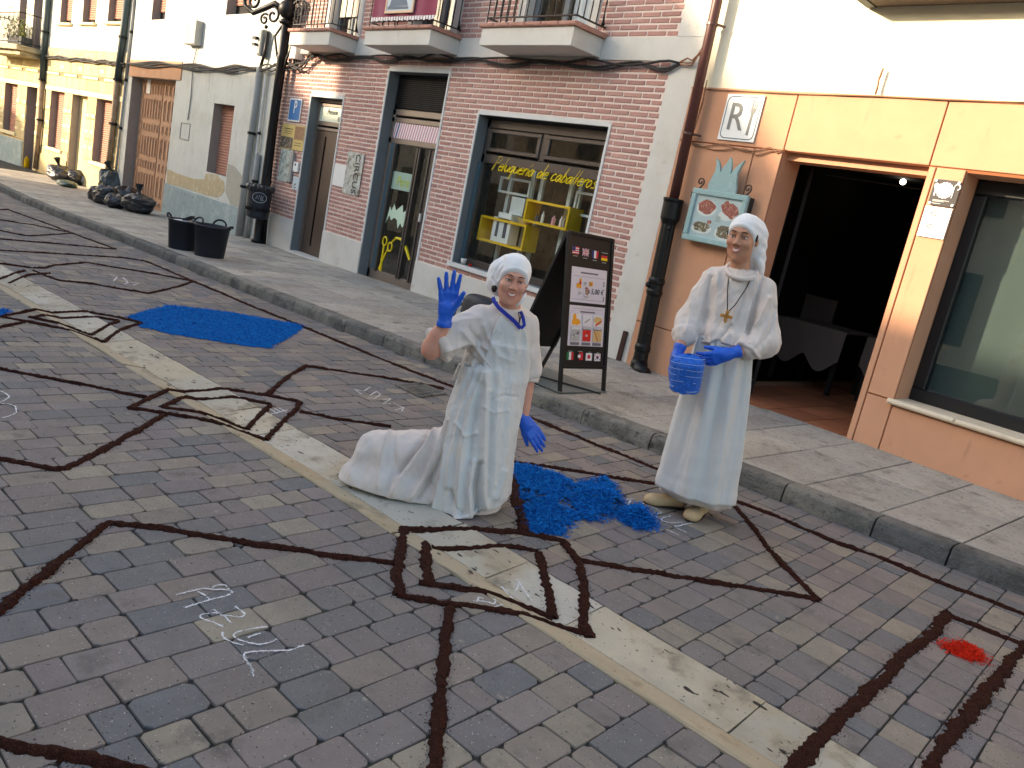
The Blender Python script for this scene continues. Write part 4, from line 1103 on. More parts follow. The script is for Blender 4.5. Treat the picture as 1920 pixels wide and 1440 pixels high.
# ---------------------------------------------------------- orange restaurant
RX0, RX1 = -5.25, 5.2
rb = thing('restaurant_building', (-2, 6.87, .14), 'orange rendered restaurant front with cream upper wall and dark open doorway', 'building')
YR = 6.872
DO = (-4.06, -2.75, -.2, 2.465, .34); WO = (-2.46, 1.9, .585, 2.445, .36)
mb = MB(); wall_face(mb, RX0, RX1, -.5, 2.97, [DO, WO], YR + .014, jamb_mat=1); mb.build('wall', [M['orangegap'], M['orange']], rb)
gp = .0055
def panel(x0, x1, z0, z1):
    m = MB(); m.cbox(x0 + gp, x1 - gp, YR, YR + .016, z0 + gp, z1 - gp, .004); m.build('render_panel', M['orange'], rb)
for a, b in ((RX0, -4.06), (-4.06, -2.75), (-2.75, 0.2), (0.2, 2.6), (2.6, RX1)): panel(a, b, 2.465, 2.975)
panel(RX0, -4.36, .575, 2.465); panel(-4.36, -4.06, .575, 2.465); panel(RX0, -4.06, -.3, .575)
panel(-2.75, -2.69, -.3, 2.465); panel(-2.69, -2.46, .575, 2.465); panel(-2.69, -2.46, -.3, .575); panel(-2.46, 0.9, -.3, .535); panel(.9, 1.9, -.3, .535)
panel(1.9, 3.4, .575, 2.465); panel(1.9, 3.4, -.3, .575); panel(3.4, RX1, -.3, 2.465)
mb = MB(); mb.poly([(RX0, YR + .012, 2.97), (RX1, YR + .012, 2.97), (RX1, YR + .012, 7.4), (RX0, YR + .012, 7.4)]); mb.build('upper_wall', M['cream'], rb)
mb = MB(); mb.box(RX0, RX1, YR - .004, YR + .02, 2.972, 2.99); mb.build('ledge', M['orange'], rb)
# window: dark frame, added sheet coloured as the reflection, glass, stone sill pieces
y = YR + .34
f = MB(); a, b, c, d = WO[:4]
for q in ((a, b, c, c + .11), (a, b, d - .12, d), (a, a + .10, c + .11, d - .12), (b - .1, b, c + .11, d - .12), (.2, .3, c + .11, d - .12)): f.cbox(q[0], q[1], y - .04, y + .05, q[2], q[3], .01)
rw = f.build('window', M['blackframe'], rb)
f = MB(); f.poly([(a + .1, y, c + .1), (.2, y, c + .1), (.2, y, d - .1), (a + .1, y, d - .1)]); f.poly([(.3, y, c + .1), (b - .1, y, c + .1), (b - .1, y, d - .1), (.3, y, d - .1)]); f.build('pane', glass('smoked glass', (.64, .72, .72), .07), rw)
f = MB(); f.grid(80, 2, lambda u, v: (a + .02 + (b - a - .04) * u, y + .12 + .006 * math.sin(u * 60), c + (d - c) * v)); f.build('reflection_sheet', material('sage reflection tint', srgb(102, 112, 106), .9, .06, 3), rw)
f = MB(); f.box(-1.9, .1, y + .06, y + .08, d - .20, d - .15); f.build('blind_rail', material('tan rail', srgb(150, 122, 96), .8, .1, 6), rw)
xs_ = a - .04
while xs_ < b:
    w = .54; m = MB(); m.cbox(xs_ + .002, min(xs_ + w, b + .03) - .002, YR - .055, y - .035, .545, .588, .014); m.build('sill_stone', M['sill'], rb); xs_ += w
# interior behind the doorway
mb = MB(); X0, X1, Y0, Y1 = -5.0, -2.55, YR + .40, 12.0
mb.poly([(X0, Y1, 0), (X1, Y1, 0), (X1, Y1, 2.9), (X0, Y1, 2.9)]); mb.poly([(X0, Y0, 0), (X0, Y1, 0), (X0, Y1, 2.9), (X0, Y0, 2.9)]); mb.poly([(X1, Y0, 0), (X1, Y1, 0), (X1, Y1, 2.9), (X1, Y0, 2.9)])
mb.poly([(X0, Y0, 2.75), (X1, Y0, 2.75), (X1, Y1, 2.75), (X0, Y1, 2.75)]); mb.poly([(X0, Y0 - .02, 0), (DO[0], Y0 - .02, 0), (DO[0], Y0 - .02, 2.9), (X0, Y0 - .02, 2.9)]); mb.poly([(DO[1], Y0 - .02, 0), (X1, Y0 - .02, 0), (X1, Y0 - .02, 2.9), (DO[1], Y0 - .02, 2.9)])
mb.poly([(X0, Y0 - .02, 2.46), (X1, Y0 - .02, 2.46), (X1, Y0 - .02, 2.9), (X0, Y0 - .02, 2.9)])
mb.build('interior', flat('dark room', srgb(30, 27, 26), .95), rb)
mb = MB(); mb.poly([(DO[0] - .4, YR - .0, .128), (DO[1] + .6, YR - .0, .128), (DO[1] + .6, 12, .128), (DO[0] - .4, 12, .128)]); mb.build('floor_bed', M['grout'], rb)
# quarry tiles laid diagonally to the street line
for i in range(-1, 5):
    for j in range(0, 9):
        xx = DO[0] - .22 + i * .36; yy = YR + .03 + j * .36 - .15
        xa, xb, ya, yb = xx + .006, xx + .354, max(yy + .006, YR + .005), yy + .354
        if xa < DO[0] - .35 or xb > DO[1] + .5 or yb - ya < .05: continue
        if j < 2 and (xa < DO[0] or xb > DO[1]):
            xa = max(xa, DO[0] + .002); xb = min(xb, DO[1] - .002)
            if xb - xa < .03: continue
        m = MB(); m.box(xa, xb, ya, yb, .12, .136); m.build('floor_tile', M['terracotta'], rb)
mb = MB(); mb.box(DO[0], DO[1], YR + .1, YR + .3, 2.40, 2.46); mb.build('shutter_box', M['orange'], rb)
mb = MB(); mb.tube([(-3.85, YR + .5, 2.36), (-2.8, YR + .5, 2.33)], .008, 6); mb.tube([(-4.0, YR + .5, .14), (-4.0, YR + .5, 2.4)], .02, 6); mb.build('curtain_rail', M['dark'], rb)
# tables and chairs under pale covers in the dark room
def table(x, yy, label):
    t = thing('dining_table', (x, yy, .136), label, 'table')
    m = MB(); w, dd, zt = .42, .42, .88
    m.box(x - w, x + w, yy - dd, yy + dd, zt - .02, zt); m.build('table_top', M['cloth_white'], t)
    def drop(sy):
        n = 30
        q = MB(); rows = []
        for k in range(n + 1):
            u = k / n; ln = .34 + .16 * abs(math.sin(u * math.pi * 2.0)) ** 1.4
            rows.append((q.pt((x - w + 2 * w * u, yy + sy * (dd + .01), zt)), q.pt((x - w + 2 * w * u, yy + sy * (dd + .03), zt - ln))))
        for A, B in zip(rows, rows[1:]): q.face((A[0], B[0], B[1], A[1]))
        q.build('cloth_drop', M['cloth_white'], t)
    drop(-1)
    for sx in (-1, 1):
        for sy in (-1, 1): m = MB(); m.box(x + sx * .36 - .025, x + sx * .36 + .025, yy + sy * .36 - .025, yy + sy * .36 + .025, .136, .86); m.build('leg', M['dark'], t)
def chair(x, yy, label):
    t = thing('dining_chair', (x, yy, .136), label, 'chair')
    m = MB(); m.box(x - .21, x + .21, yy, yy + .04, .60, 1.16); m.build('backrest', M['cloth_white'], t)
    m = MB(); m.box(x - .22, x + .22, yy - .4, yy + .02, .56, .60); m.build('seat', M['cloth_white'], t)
    for sx in (-1, 1):
        for sy in (-.36, 0): m = MB(); m.box(x + sx * .19 - .02, x + sx * .19 + .02, yy + sy - .02, yy + sy + .02, .136, .56); m.build('leg', M['dark'], t)
table(-4.25, 9.2, 'table with white cloth, left in the dark restaurant'); table(-3.3, 9.5, 'table with white cloth, right in the dark restaurant')
chair(-4.7, 9.75, 'pale covered chair behind the left restaurant table'); chair(-3.75, 10.05, 'pale covered chair behind the right restaurant table')
lt = thing('ceiling_lamp', (-3.9, 10.4, 2.6), 'single lit spot lamp glowing inside the dark restaurant', 'lamp')
lx = ray(1693, 341); tt = 10.2 / lx[1]
mb = MB(); mb.ball((lx[0] * tt, 10.2, EYE + lx[2] * tt), .035, 12, 8); mb.build('bulb', flat('lit bulb', (1, 1, 1), .5, emit=((1, .95, .85), 4.0)), lt)
mb = MB(); mb.tube([(lx[0] * tt, 10.2, EYE + lx[2] * tt + .03), (lx[0] * tt, 10.2, 2.75)], .012, 6); mb.build('stem', M['dark'], lt)
# dark green gallery above the restaurant window
mb = MB(); mb.box(-3.62, RX1, 6.62, YR + .01, 3.70, 3.74); gal = mb.build('gallery', material('grey brown boards', srgb(96, 84, 74), .8, .15, 6), rb)
mb = MB(); mb.box(-3.64, RX1, 6.58, 6.66, 3.69, 3.86); mb.box(-3.64, -3.56, 6.66, YR, 3.69, 3.86); mb.build('gallery_beam', material('dark green paint', srgb(28, 44, 40), .5, .15, 5), gal)
mb = MB(); mb.box(-3.6, RX1, 6.6, 6.64, 3.86, 5.2); mb.box(-3.62, -3.58, 6.64, YR, 3.86, 5.2); mb.build('gallery_front', material('green gallery panel', srgb(40, 60, 54), .5, .1, 5), gal)
shell(rb, RX0, RX1, 14.5, 7.4, M['cream'], M['rooftile'])

# grey jamb lining down to the ground beside the two doors
for o in (D1, D2):
    for xx, s in ((o[0], 1), (o[1], -1)):
        mb = MB(); mb.box(min(xx, xx + s * .004), max(xx, xx + s * .004), YF - .001, YF + o[4], -.3, .45); mb.build('jamb_lining', M['jambgrey'], bb)

# ---------------------------------------------------------- white plastered house
HX0, HX1 = -22.62, -14.37
wh = thing('white_house', (-18.5, YF, walk_z(-18.5, YF)), 'weathered white plaster house with panelled carriage door and one brown shutter', 'house')
WD = (-22.2, -19.26, -2, 2.63, .25); WW = (-17.03, -16.04, .87, 2.25, .20)
ua, _ = on_wall(284, 35); ub, uz = on_wall(309, 36); va, vz = on_wall(423, 28); vb, _ = on_wall(466, 27)
UA = (ua, ub, uz, 5.4, .2); UB = (va, vb + .1, vz, 5.4, .2)
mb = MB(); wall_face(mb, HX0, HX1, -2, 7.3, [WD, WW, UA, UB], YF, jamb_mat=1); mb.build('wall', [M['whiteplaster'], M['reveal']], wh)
mb = MB(); mb.box(-22.4, -18.95, YF - .025, YF + .12, 2.635, 3.03); mb.build('lintel', M['ochre'], wh, bevel=.01)
mb = MB(); mb.box(-19.24, -15.0, YF - .03, YF + .05, -1.5, .365); mb.build('plinth', M['plinth_blue'], wh, bevel=.012)
def wall_patch(name, crop, sc, off, mat, Y, th, parent):
    pts = [on_wall(off[0] + a / sc, off[1] + b / sc, Y) for a, b in crop]
    m = MB(); m.prism(pts, (0, Y, 0), XV, ZV, (0, -th, 0)); return m.build(name, mat, parent)
wall_patch('bare_patch', [(355,560),(430,596),(520,628),(600,650),(690,655),(700,600),(800,612),(868,680),(872,752),(840,800),(800,815),(700,796),(560,748),(450,716),(350,690)], 4.8, (240, 200), M['tanpatch'], YF, .006, wh)
wall_patch('cement_patch', [(905,515),(960,535),(1010,598),(1042,650),(1012,905),(925,880),(880,770),(890,650)], 4.8, (240, 200), M['greypatch'], YF, .009, wh)
# carriage door: two leaves with rows of raised slats
y = YF + WD[4]
dl = MB(); dl.box(WD[0], WD[1] + .25, y, y + .07, -2, 2.63); cdoor = dl.build('door', M['doorwood'], wh)
seam, _ = on_wall(308, 160, y)
z0 = walk_z(-20.5, YF) + .03
rows = []; z = 2.55; tall = False
seq = [.26, .50, .22, .50, .22, .52, .22, .46, .24, .5]
for h in seq:
    if z - h < z0: h = max(.1, z - z0)
    rows.append((z - h, z)); z -= h + .085
    if z < z0 + .12: break
def leaf(xa, xb, n):
    w = (xb - xa) / n
    for (za, zb) in rows:
        for k in range(n):
            m = MB(); c = xa + (k + .5) * w; hw = w * .31
            m.prism([(c - hw, za), (c + hw, za), (c + hw, zb), (c - hw, zb)], (0, y, 0), XV, ZV, (0, -.012, 0))
            m.prism([(c - hw * .55, za + .03), (c + hw * .55, za + .03), (c + hw * .55, zb - .03), (c - hw * .55, zb - .03)], (0, y - .012, 0), XV, ZV, (0, -.02, 0))
            m.build('door_slat', M['doorwood'], cdoor)
leaf(WD[0] + .14, seam - .06, 7); leaf(seam + .05, WD[1] + .2, 6)
mb = MB(); mb.box(seam - .012, seam + .012, y - .02, y + .001, -2, 2.6); mb.build('seam_strip', M['doorwood'], cdoor)
na, nz = on_wall(281, 172, y); mb = MB(); mb.box(na - .12, na + .12, y - .04, y - .034, nz - .05, nz + .55); mb.build('notice', M['paperwhite'], cdoor)
def roller(a, b, c, d, Y, mat, parent, name='shutter', T=None):
    m = MB(); m.T = T; n = int((d - c) / .055)
    for k in range(n):
        z1 = c + (d - c) * k / n; z2 = c + (d - c) * (k + 1) / n
        m.poly([(a, Y, z1 + .008), (b, Y, z1 + .008), (b, Y - .014, (z1 + z2) / 2), (a, Y - .014, (z1 + z2) / 2)])
        m.poly([(a, Y - .014, (z1 + z2) / 2), (b, Y - .014, (z1 + z2) / 2), (b, Y, z2), (a, Y, z2)])
        m.poly([(a, Y + .004, z1), (b, Y + .004, z1), (b, Y, z1 + .008), (a, Y, z1 + .008)])
    return m.build(name, mat, parent)
roller(WW[0], WW[1], WW[2], WW[3], YF + WW[4] - .01, M['shutter'], wh)
for U in (UA, UB):
    roller(U[0], U[1], U[2] + .22, U[3], YF + U[4] - .03, M['shutter'], wh)
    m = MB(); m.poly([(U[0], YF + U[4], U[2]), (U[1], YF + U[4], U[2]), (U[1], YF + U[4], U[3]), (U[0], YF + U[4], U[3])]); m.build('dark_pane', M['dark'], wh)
ha, hz = on_wall(340, 229); hb, hz2 = on_wall(354, 264)
mb = MB()
for q in ((ha, hb, hz - .02, hz), (ha, hb, hz2, hz2 + .02), (ha, ha + .03, hz2 + .02, hz - .02), (hb - .02, hb, hz2 + .02, hz - .02)): mb.box(q[0], q[1], YF - .012, YF, q[2], q[3])
mb.build('hatch_frame', M['pvc'], wh)
mb = MB(); mb.cbox(-18.62, -18.02, YF - .16, YF, 3.36, 3.84, .015); mb.build('meter_box', M['pvc'], wh)
ca, cz = on_wall(368, 88); 
mb = MB(); mb.tube([(*on_wall(370, 86, YF - .03)[:1], YF - .03, 3.36), (on_wall(362, 120, YF - .03)[0], YF - .03, on_wall(362, 120, YF - .03)[1]), (on_wall(358, 180, YF - .02)[0], YF - .02, on_wall(358, 180, YF - .02)[1]), (on_wall(352, 225, YF - .02)[0], YF - .02, on_wall(352, 225, YF - .02)[1])], .014, 6); mb.build('conduit', M['pvc'], wh)
shell(wh, HX0, HX1, 14.0, 7.3, M['whiteplaster'], M['rooftile'])

# ---------------------------------------------------------- stone house and far house: their front turns 4.5 degrees toward the street
TS = (SP0, np.array([[-SU[0], -SN[0], 0], [-SU[1], -SN[1], 0], [0, 0, 1.0]]))     # local x right, y inward, z up
def on_stone(px, py, y=0.0):
    d = ray(px, py); C = np.array([0, 0, EYE]); P0 = SP0 - SN * y
    t = ((P0 - C) @ SN) / (d @ SN); P = C + d * t
    return -float((P - P0) @ SU), float(P[2])
def SM(): m = MB(); m.T = TS; return m
sh = thing('stone_house', SP0 + SU * 3.2 + np.array([0, 0, -.45]), 'sandstone fronted house with three brown shutters, white upper wall and black sacks before it', 'house')
fh = thing('far_house', SP0 + SU * 9.5 + np.array([0, 0, -.7]), 'farthest house at left with iron balcony and dark red door', 'house')
OPS = [(-1.92, -.69, .33, 1.97, .19), (-3.69, -2.61, -2, 1.98, .22), (-5.43, -4.32, .36, 1.98, .19)]
UPS = [(-1.70, -.68, 3.93, 5.6, .18), (-3.47, -2.51, 3.9, 5.6, .18), (-5.2, -4.28, 3.88, 5.6, .18)]
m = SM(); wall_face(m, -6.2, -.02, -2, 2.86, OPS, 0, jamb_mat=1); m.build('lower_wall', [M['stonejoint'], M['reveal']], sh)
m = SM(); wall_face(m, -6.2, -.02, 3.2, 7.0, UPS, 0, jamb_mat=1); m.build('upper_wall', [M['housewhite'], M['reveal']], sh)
m = SM(); m.box(-6.2, -.02, -.03, .05, 2.86, 3.2); m.build('string_course', M['weatherband'], sh, bevel=.012)
FOPS = [(-7.60, -6.64, -2, 1.98, .32), (-9.8, -8.53, .48, 2.0, .2), (-12.6, -11.4, .48, 2.0, .3)]
FUP = [(-7.55, -6.75, 3.1, 5.3, .25), (-8.9, -8.2, 3.1, 5.3, .25)]
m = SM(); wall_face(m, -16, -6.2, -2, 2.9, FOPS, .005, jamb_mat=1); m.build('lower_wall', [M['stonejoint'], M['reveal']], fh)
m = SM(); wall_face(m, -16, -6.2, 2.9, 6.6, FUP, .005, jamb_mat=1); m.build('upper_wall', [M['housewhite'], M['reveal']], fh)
# ashlar blocks
def blocks(xa, xb, ops, parent, zlo):
    courses = [(zlo, .32), (.33, .86), (.87, 1.40), (1.41, 1.98), (2.13, 2.42), (2.53, 2.84)]
    for ci, (za, zb) in enumerate(courses):
        x = xa + (.22 if ci % 2 else .0)
        while x < xb - .05:
            w = random.uniform(.40, .56); a, b = max(x, xa), min(x + w, xb); x += w
            segs = [(a, b)]
            for o in ops:
                if o[2] < zb - .01 and za + .01 < o[3]:
                    ns = []
                    for p, q in segs:
                        if q <= o[0] or p >= o[1]: ns.append((p, q)); continue
                        if p < o[0]: ns.append((p, o[0]))
                        if q > o[1]: ns.append((o[1], q))
                    segs = ns
            for p, q in segs:
                if q - p < .08: continue
                m = SM(); m.cbox(p + .004, q - .004, -.012 - random.uniform(0, .004), .01, za + .004, zb - .004, .006); m.build('stone_block', M['stone'], parent)
blocks(-6.14, -.08, OPS, sh, -.9); blocks(-10.9, -6.32, FOPS, fh, -1.2)
def strips(xa, xb, ops, parent):
    m = SM(); m.box(xa, xb, -.03, .01, 1.985, 2.125); m.build('lintel_strip', M['stonelight'], parent)
    x = xa + .15; k = 0
    while x < xb - .3:
        w = random.uniform(.95, 1.15)
        m = SM(); m.box(x, min(x + w, xb - .05), -.022, .01, 2.44, 2.51); m.build('stone_strip', M['stonelight'], parent)
        if x + w + .35 < xb: m = SM(); m.box(x + w + .08, x + w + .36, -.022, .01, 2.62, 2.72); m.build('stone_strip', M['stonelight'], parent)
        x += w + .42; k += 1
    for o in ops:      # pale quoins beside every opening
        for z in (.60, 1.02, 1.45):
            if z < o[2]: continue
            for a, b in ((o[0] - .30, o[0] - .01), (o[1] + .01, o[1] + .30)):
                if a > xa and b < xb: m = SM(); m.box(a, b, -.024, .0, z, z + .085); m.build('quoin_strip', M['stonelight'], parent)
strips(-6.14, -.08, OPS, sh); strips(-10.9, -6.32, FOPS, fh)
for o in (OPS[0], OPS[2]):
    roller(o[0], o[1], o[2], o[3], o[4] - .02, M['shutter'], sh, T=TS)
    m = SM(); m.cbox(o[0] - .12, o[1] + .12, -.06, .17, o[2] - .11, o[2] - .005, .012); m.build('sill', M['stonelight'], sh)
o = OPS[1]; m = SM(); m.box(o[0], o[1], o[4] - .02, o[4] + .02, -2, 1.98); m.build('door', material('pale yellow door', srgb(226, 208, 158), .8, .08, 4, stretch=(5, 5, .5)), sh)
for o in UPS:
    roller(o[0], o[1], o[2] + .12, o[3], o[4] - .03, M['shutter'], sh, T=TS)
    m = SM(); m.cbox(o[0] - .1, o[1] + .1, -.09, .28, o[2] - .07, o[2] - .004, .01); m.build('sill', M['stonelight'], sh)
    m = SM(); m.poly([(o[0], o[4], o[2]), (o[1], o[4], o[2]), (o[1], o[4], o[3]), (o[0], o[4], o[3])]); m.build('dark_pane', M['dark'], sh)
m = SM(); m.box(-6.1, -3.75, -.035, .0, -1.4, .10); m.box(-2.55, -.1, -.035, .0, -1.2, .12); m.build('plinth', M['stone'], sh, bevel=.012)
m = SM(); m.box(-16, -7.66, -.035, .006, -1.8, .28); m.build('plinth', M['plinth_blue'], fh, bevel=.012)
o = FOPS[0]; m = SM(); m.box(o[0], o[1], o[4] - .02, o[4] + .02, -2, 1.98); m.build('door', material('dark red door', srgb(86, 34, 36), .6, .1, 4), fh)
o = FOPS[1]; roller(o[0], o[1], o[2], o[3], o[4] - .02, M['shutter'], fh, T=TS); m = SM(); m.cbox(o[0] - .12, o[1] + .12, -.06, .28, o[2] - .11, o[2] - .005, .012); m.build('sill', M['stonelight'], fh)
for o in FUP:
    m = SM(); m.box(o[0], o[1], o[4], o[4] + .02, o[2], o[3]); m.build('balcony_door', flat('mauve grey door', srgb(120, 110, 120), .7), fh)
m = SM(); m.box(-10.0, -6.28, -.75, -.0, 2.93, 3.08); m.box(-9.9, -6.4, -.62, -.0, 2.80, 2.93); bal = m.build('balcony', M['weatherband'], fh, bevel=.02)
m = SM()
for z in (3.16, 3.98): m.tube([(-9.95, 0, z), (-9.95, -.7, z), (-6.33, -.7, z), (-6.33, 0, z)], .016, 6)
for k in range(30):
    xx = -9.95 + 3.62 * k / 29; m.tube([(xx, -.7, 3.08), (xx, -.7, 3.98)], .009, 5)
for k in range(9):
    xx = -9.75 + 3.3 * k / 8
    m.tube([(xx + .09 * math.cos(a * .7) * (1 - a / 14), -.715, 3.80 + .09 * math.sin(a * .7) * (1 - a / 14)) for a in range(12)], .008, 5)
    m.tube([(xx + .09 * math.cos(a * .7) * (1 - a / 14), -.715, 3.3 - .09 * math.sin(a * .7) * (1 - a / 14)) for a in range(12)], .008, 5)
for k in range(5):
    m.tube([(-6.33, -.7 + .14 * k, 3.08), (-6.33, -.7 + .14 * k, 3.98)], .009, 5)
m.build('railing', M['iron'], bal)
cl = thing('cloth', TS[0] + TS[1] @ np.array([-8.5, -.73, 3.2]), 'faded red cloth hung over the far balcony railing', 'cloth')
m = SM(); m.grid(20, 8, lambda u, v: (-8.85 + .62 * u, -.735 - .015 * math.sin(u * 17), 3.22 + .8 * v)); m.build('cloth_sheet', M['redcloth'], cl, smooth=True)
pt = thing('potted_plant', TS[0] + TS[1] @ np.array([-7.3, -.35, 3.08]), 'leafy green plant in a dark trough on the far balcony', 'plant')
m = SM(); m.box(-7.9, -6.6, -.55, -.25, 3.09, 3.34); m.build('trough', flat('dark trough', srgb(60, 66, 70), .7), pt)
m = SM()
for k in range(420):
    c = np.array([random.gauss(-7.3, .33), random.gauss(-.45, .14), 3.36 + abs(random.gauss(0, .26))]); d = rng.normal(size=3); d /= np.linalg.norm(d); e = np.cross(d, [0, 0, 1.0]); s = random.uniform(.04, .09)
    m.poly([c - d * s, c + e * s * .4, c + d * s, c - e * s * .4])
m.build('foliage', M['leaf'], pt)
jg = thing('jug', on_ground(49, 314, .13), 'yellow plastic jug standing by the dark red door at far left', 'jug')
jp = on_ground(49, 314, .13); s_ = 1.0
m = MB(); m.lathe([(.10, 0), (.115, .02), (.115, .22), (.10, .28), (.05, .32), (.04, .36)], jp, 16, sx=1.0, sy=.75); m.build('jug_body', M['yellowjug'], jg, smooth=True)
m = MB(); m.tube([jp + np.array([.05, -.02, .34]), jp + np.array([.12, -.05, .34]), jp + np.array([.14, -.06, .27]), jp + np.array([.10, -.05, .2])], .014, 6); m.build('handle', M['yellowjug'], jg)
for nm, par, zt in (('side_wall', sh, 7.0), ('side_wall', fh, 6.6)):
    m = SM(); a, b = (-6.2, -.02) if par is sh else (-16, -6.2)
    m.poly([(a, .05, -2), (a, 8, -2), (a, 8, zt), (a, .05, zt)]); m.poly([(b, .05, -2), (b, 8, -2), (b, 8, zt), (b, .05, zt)]); m.poly([(a, 8, -2), (b, 8, -2), (b, 8, zt), (a, 8, zt)]); m.build('side_wall', M['housewhite'], par)
    m = SM(); m.poly([(a, -.4, zt - .05), (b, -.4, zt - .05), (b, 4, zt + 1.4), (a, 4, zt + 1.4)]); m.poly([(a, 4, zt + 1.4), (b, 4, zt + 1.4), (b, 8, zt), (a, 8, zt)]); m.build('roof', M['rooftile'], par)
# drainpipes of the stone house
def spipe(label, pts, r, mats, y=-.09):
    P = [TS[0] + TS[1] @ np.array([*on_stone(a, b, y)[:1], y, on_stone(a, b, y)[1]]) for a, b in pts]
    t = thing('drainpipe', P[-1], label, 'drainpipe')
    k = len(P) // 2
    m = MB(); m.tube(P[:k + 1], r, 10); m.build('upper_pipe', mats[0], t, smooth=True)
    m = MB(); m.tube(P[k:], r * .85, 10); m.build('lower_pipe', mats[1], t, smooth=True)
    for p in P[1:-1]: m = MB(); m.tube([p - np.array([0, 0, .03]), p + np.array([0, 0, .03])], r * 1.25, 10); m.build('clip', M['iron'], t)
M['rustpipe'] = material('rusty limed pipe', srgb(150, 132, 112), .9, .2, 8, stain=[(6, .5, .7, srgb(104, 78, 66))])
spipe('dark green drainpipe between the stone house and the far house', [(92, -20), (85, 60), (79, 150), (75, 225), (66, 316)], .085, (M['greenpipe'], M['rustpipe']))
spipe('dark green drainpipe at the corner of stone and white houses', [(241, -20), (230, 70), (220, 150), (212, 232), (200, 335)], .085, (M['greenpipe'], M['rustpipe']))
spipe('thin pale drainpipe on the white corner strip', [(254, -20), (246, 60), (236, 150), (226, 240), (215, 340)], .035, (M['pvc'], M['pvc']))

# ---------------------------------------------------------- lamp post, pipes and cables at the corner
def post_at(px, py, base=.13): return on_ground(px, py, base)
lp = np.array([on_wall(481, 455, 6.70)[0], 6.70, 0.0]); lp[2] = walk_z(lp[0], 6.7)
def up(p, z): return np.array([p[0], p[1], z])
lamp = thing('street_lamp', lp, 'black street lamp column with scrolled iron arm beside the brick building', 'street lamp')
m = MB(); z0 = lp[2]
m.lathe([(.10, 0), (.10, .05), (.075, .08), (.07, .5), (.078, .52), (.065, .56), (.062, 3.2), (.075, 3.24), (.06, 3.28), (.058, 5.2)], lp, 16); m.build('column', M['iron'], lamp, smooth=True)
hub, hz = None, None
d = ray(513, 20); t_ = (lp[1]) / d[1]; hub = np.array([lp[0], lp[1], EYE + d[2] * t_])
m = MB(); m.ball(hub, (.15, .15, .16), 14, 10); m.lathe([(.10, -.24), (.12, -.2), (.07, -.16)], hub, 12); m.build('hub', M['iron'], lamp, smooth=True)
m = MB(); s_ = np.array([-.8, -.6, 0])
def scroll(c, r, turns, ph, sgn, sx):
    pts = []
    for k in range(int(turns * 14)):
        a = ph + sgn * k * 6.2832 / 14; q = r * (1 - k / (turns * 14) * .85)
        pts.append(c + sx * q * math.cos(a) + ZV * q * math.sin(a))
    return pts
sx = np.array([-.92, -.38, 0])
arm = [hub + sx * .1, hub + sx * .28 + ZV * .08, hub + sx * .5 - ZV * .02, hub + sx * .75 - ZV * .12, hub + sx * .95 - ZV * .02, hub + sx * 1.02 + ZV * .18, hub + sx * .9 + ZV * .3]
m.tube(arm, [.045, .05, .05, .045, .04, .035, .03], 8)
m.tube(scroll(hub + sx * .78 + ZV * .08, .17, 1.6, 0, 1, sx), .026, 6); m.tube(scroll(hub + sx * .30 - ZV * .12, .15, 1.3, 1.2, 1, sx), .022, 6); m.tube(scroll(hub + sx * .48 - ZV * .2, .10, 1.4, 2.2, -1, sx), .02, 6)
m.tube([hub - ZV * .2 + sx * .02, hub - ZV * .45 + sx * .20, hub - ZV * .75 + sx * .10, hub - ZV * .85 + sx * .04], .02, 6)
m.ball(hub + sx * .42 - ZV * .32, .035, 8, 6)
m.build('scroll_arm', M['iron'], lamp, smooth=True)
m = MB(); m.tube(scroll(hub - sx * .25 + ZV * .02, .18, 1.5, 3.0, -1, sx), .026, 6); m.tube([hub - ZV * .2 - sx * .02, hub - ZV * .5 - sx * .24, hub - ZV * .8 - sx * .12, hub - ZV * 1.05 - sx * .10], .022, 6); m.tube(scroll(hub - sx * .2 - ZV * .25, .11, 1.2, 1, 1, sx), .02, 6)
m.build('scroll_bracket', M['iron'], lamp, smooth=True)
# lantern at the end of the arm, above the picture
e = hub + sx * .9 + ZV * .42
m = MB(); m.lathe([(.03, -.1), (.10, 0), (.17, .32), (.19, .34), (.10, .46), (.03, .52)], e, 6); m.build('lantern', M['iron'], lamp)
# second bracket lamp at the far left edge
q = TS[0] + TS[1] @ np.array([-10.1, -.35, on_stone(3, 60, -.35)[1]])
bl = thing('wall_lamp', q, 'black scrolled wall lamp bracket at the far left edge', 'wall lamp')
m = MB(); a_ = np.array([1.0, 0, 0])
m.tube([q + ZV * .55 + a_ * .12, q + ZV * .3 + a_ * .05, q - ZV * .1, q - ZV * .5 + a_ * .1, q - ZV * .75 + a_ * .05], .04, 8); m.tube(scroll(q - a_ * .05 + ZV * .1, .2, 1.5, 0, 1, a_), .03, 6); m.tube(scroll(q - a_ * .1 - ZV * .35, .2, 1.5, 2, 1, a_), .03, 6); m.ball(q + ZV * .55 + a_ * .1, .09, 10, 8)
m.build('bracket', M['iron'], bl, smooth=True)
def wpipe(name, label, pts, r, mat, Y, cat):
    P = [np.array([on_wall(a, b, Y)[0], Y, on_wall(a, b, Y)[1]]) for a, b in pts]
    t = thing(name, P[-1], label, cat)
    m = MB(); m.tube(P, r, 10); m.build('pipe', mat, t, smooth=True)
    for p in P[1:-1]: m = MB(); m.tube([p - ZV * .025, p + ZV * .025], r * 1.22, 10); m.build('clip', M['iron'], t)
    return t
wpipe('conduit', 'thick grey conduit rising beside the lamp column, leftmost of the corner pipes', [(488, 128), (472, 250), (458, 350), (447, 446)], .065, M['pvc'], YF - .08, 'pipe')
wpipe('conduit', 'black upper conduit leading from the cable bundle to the grey flood box', [(503, 60), (496, 100), (488, 128)], .028, M['iron'], YF - .08, 'pipe')
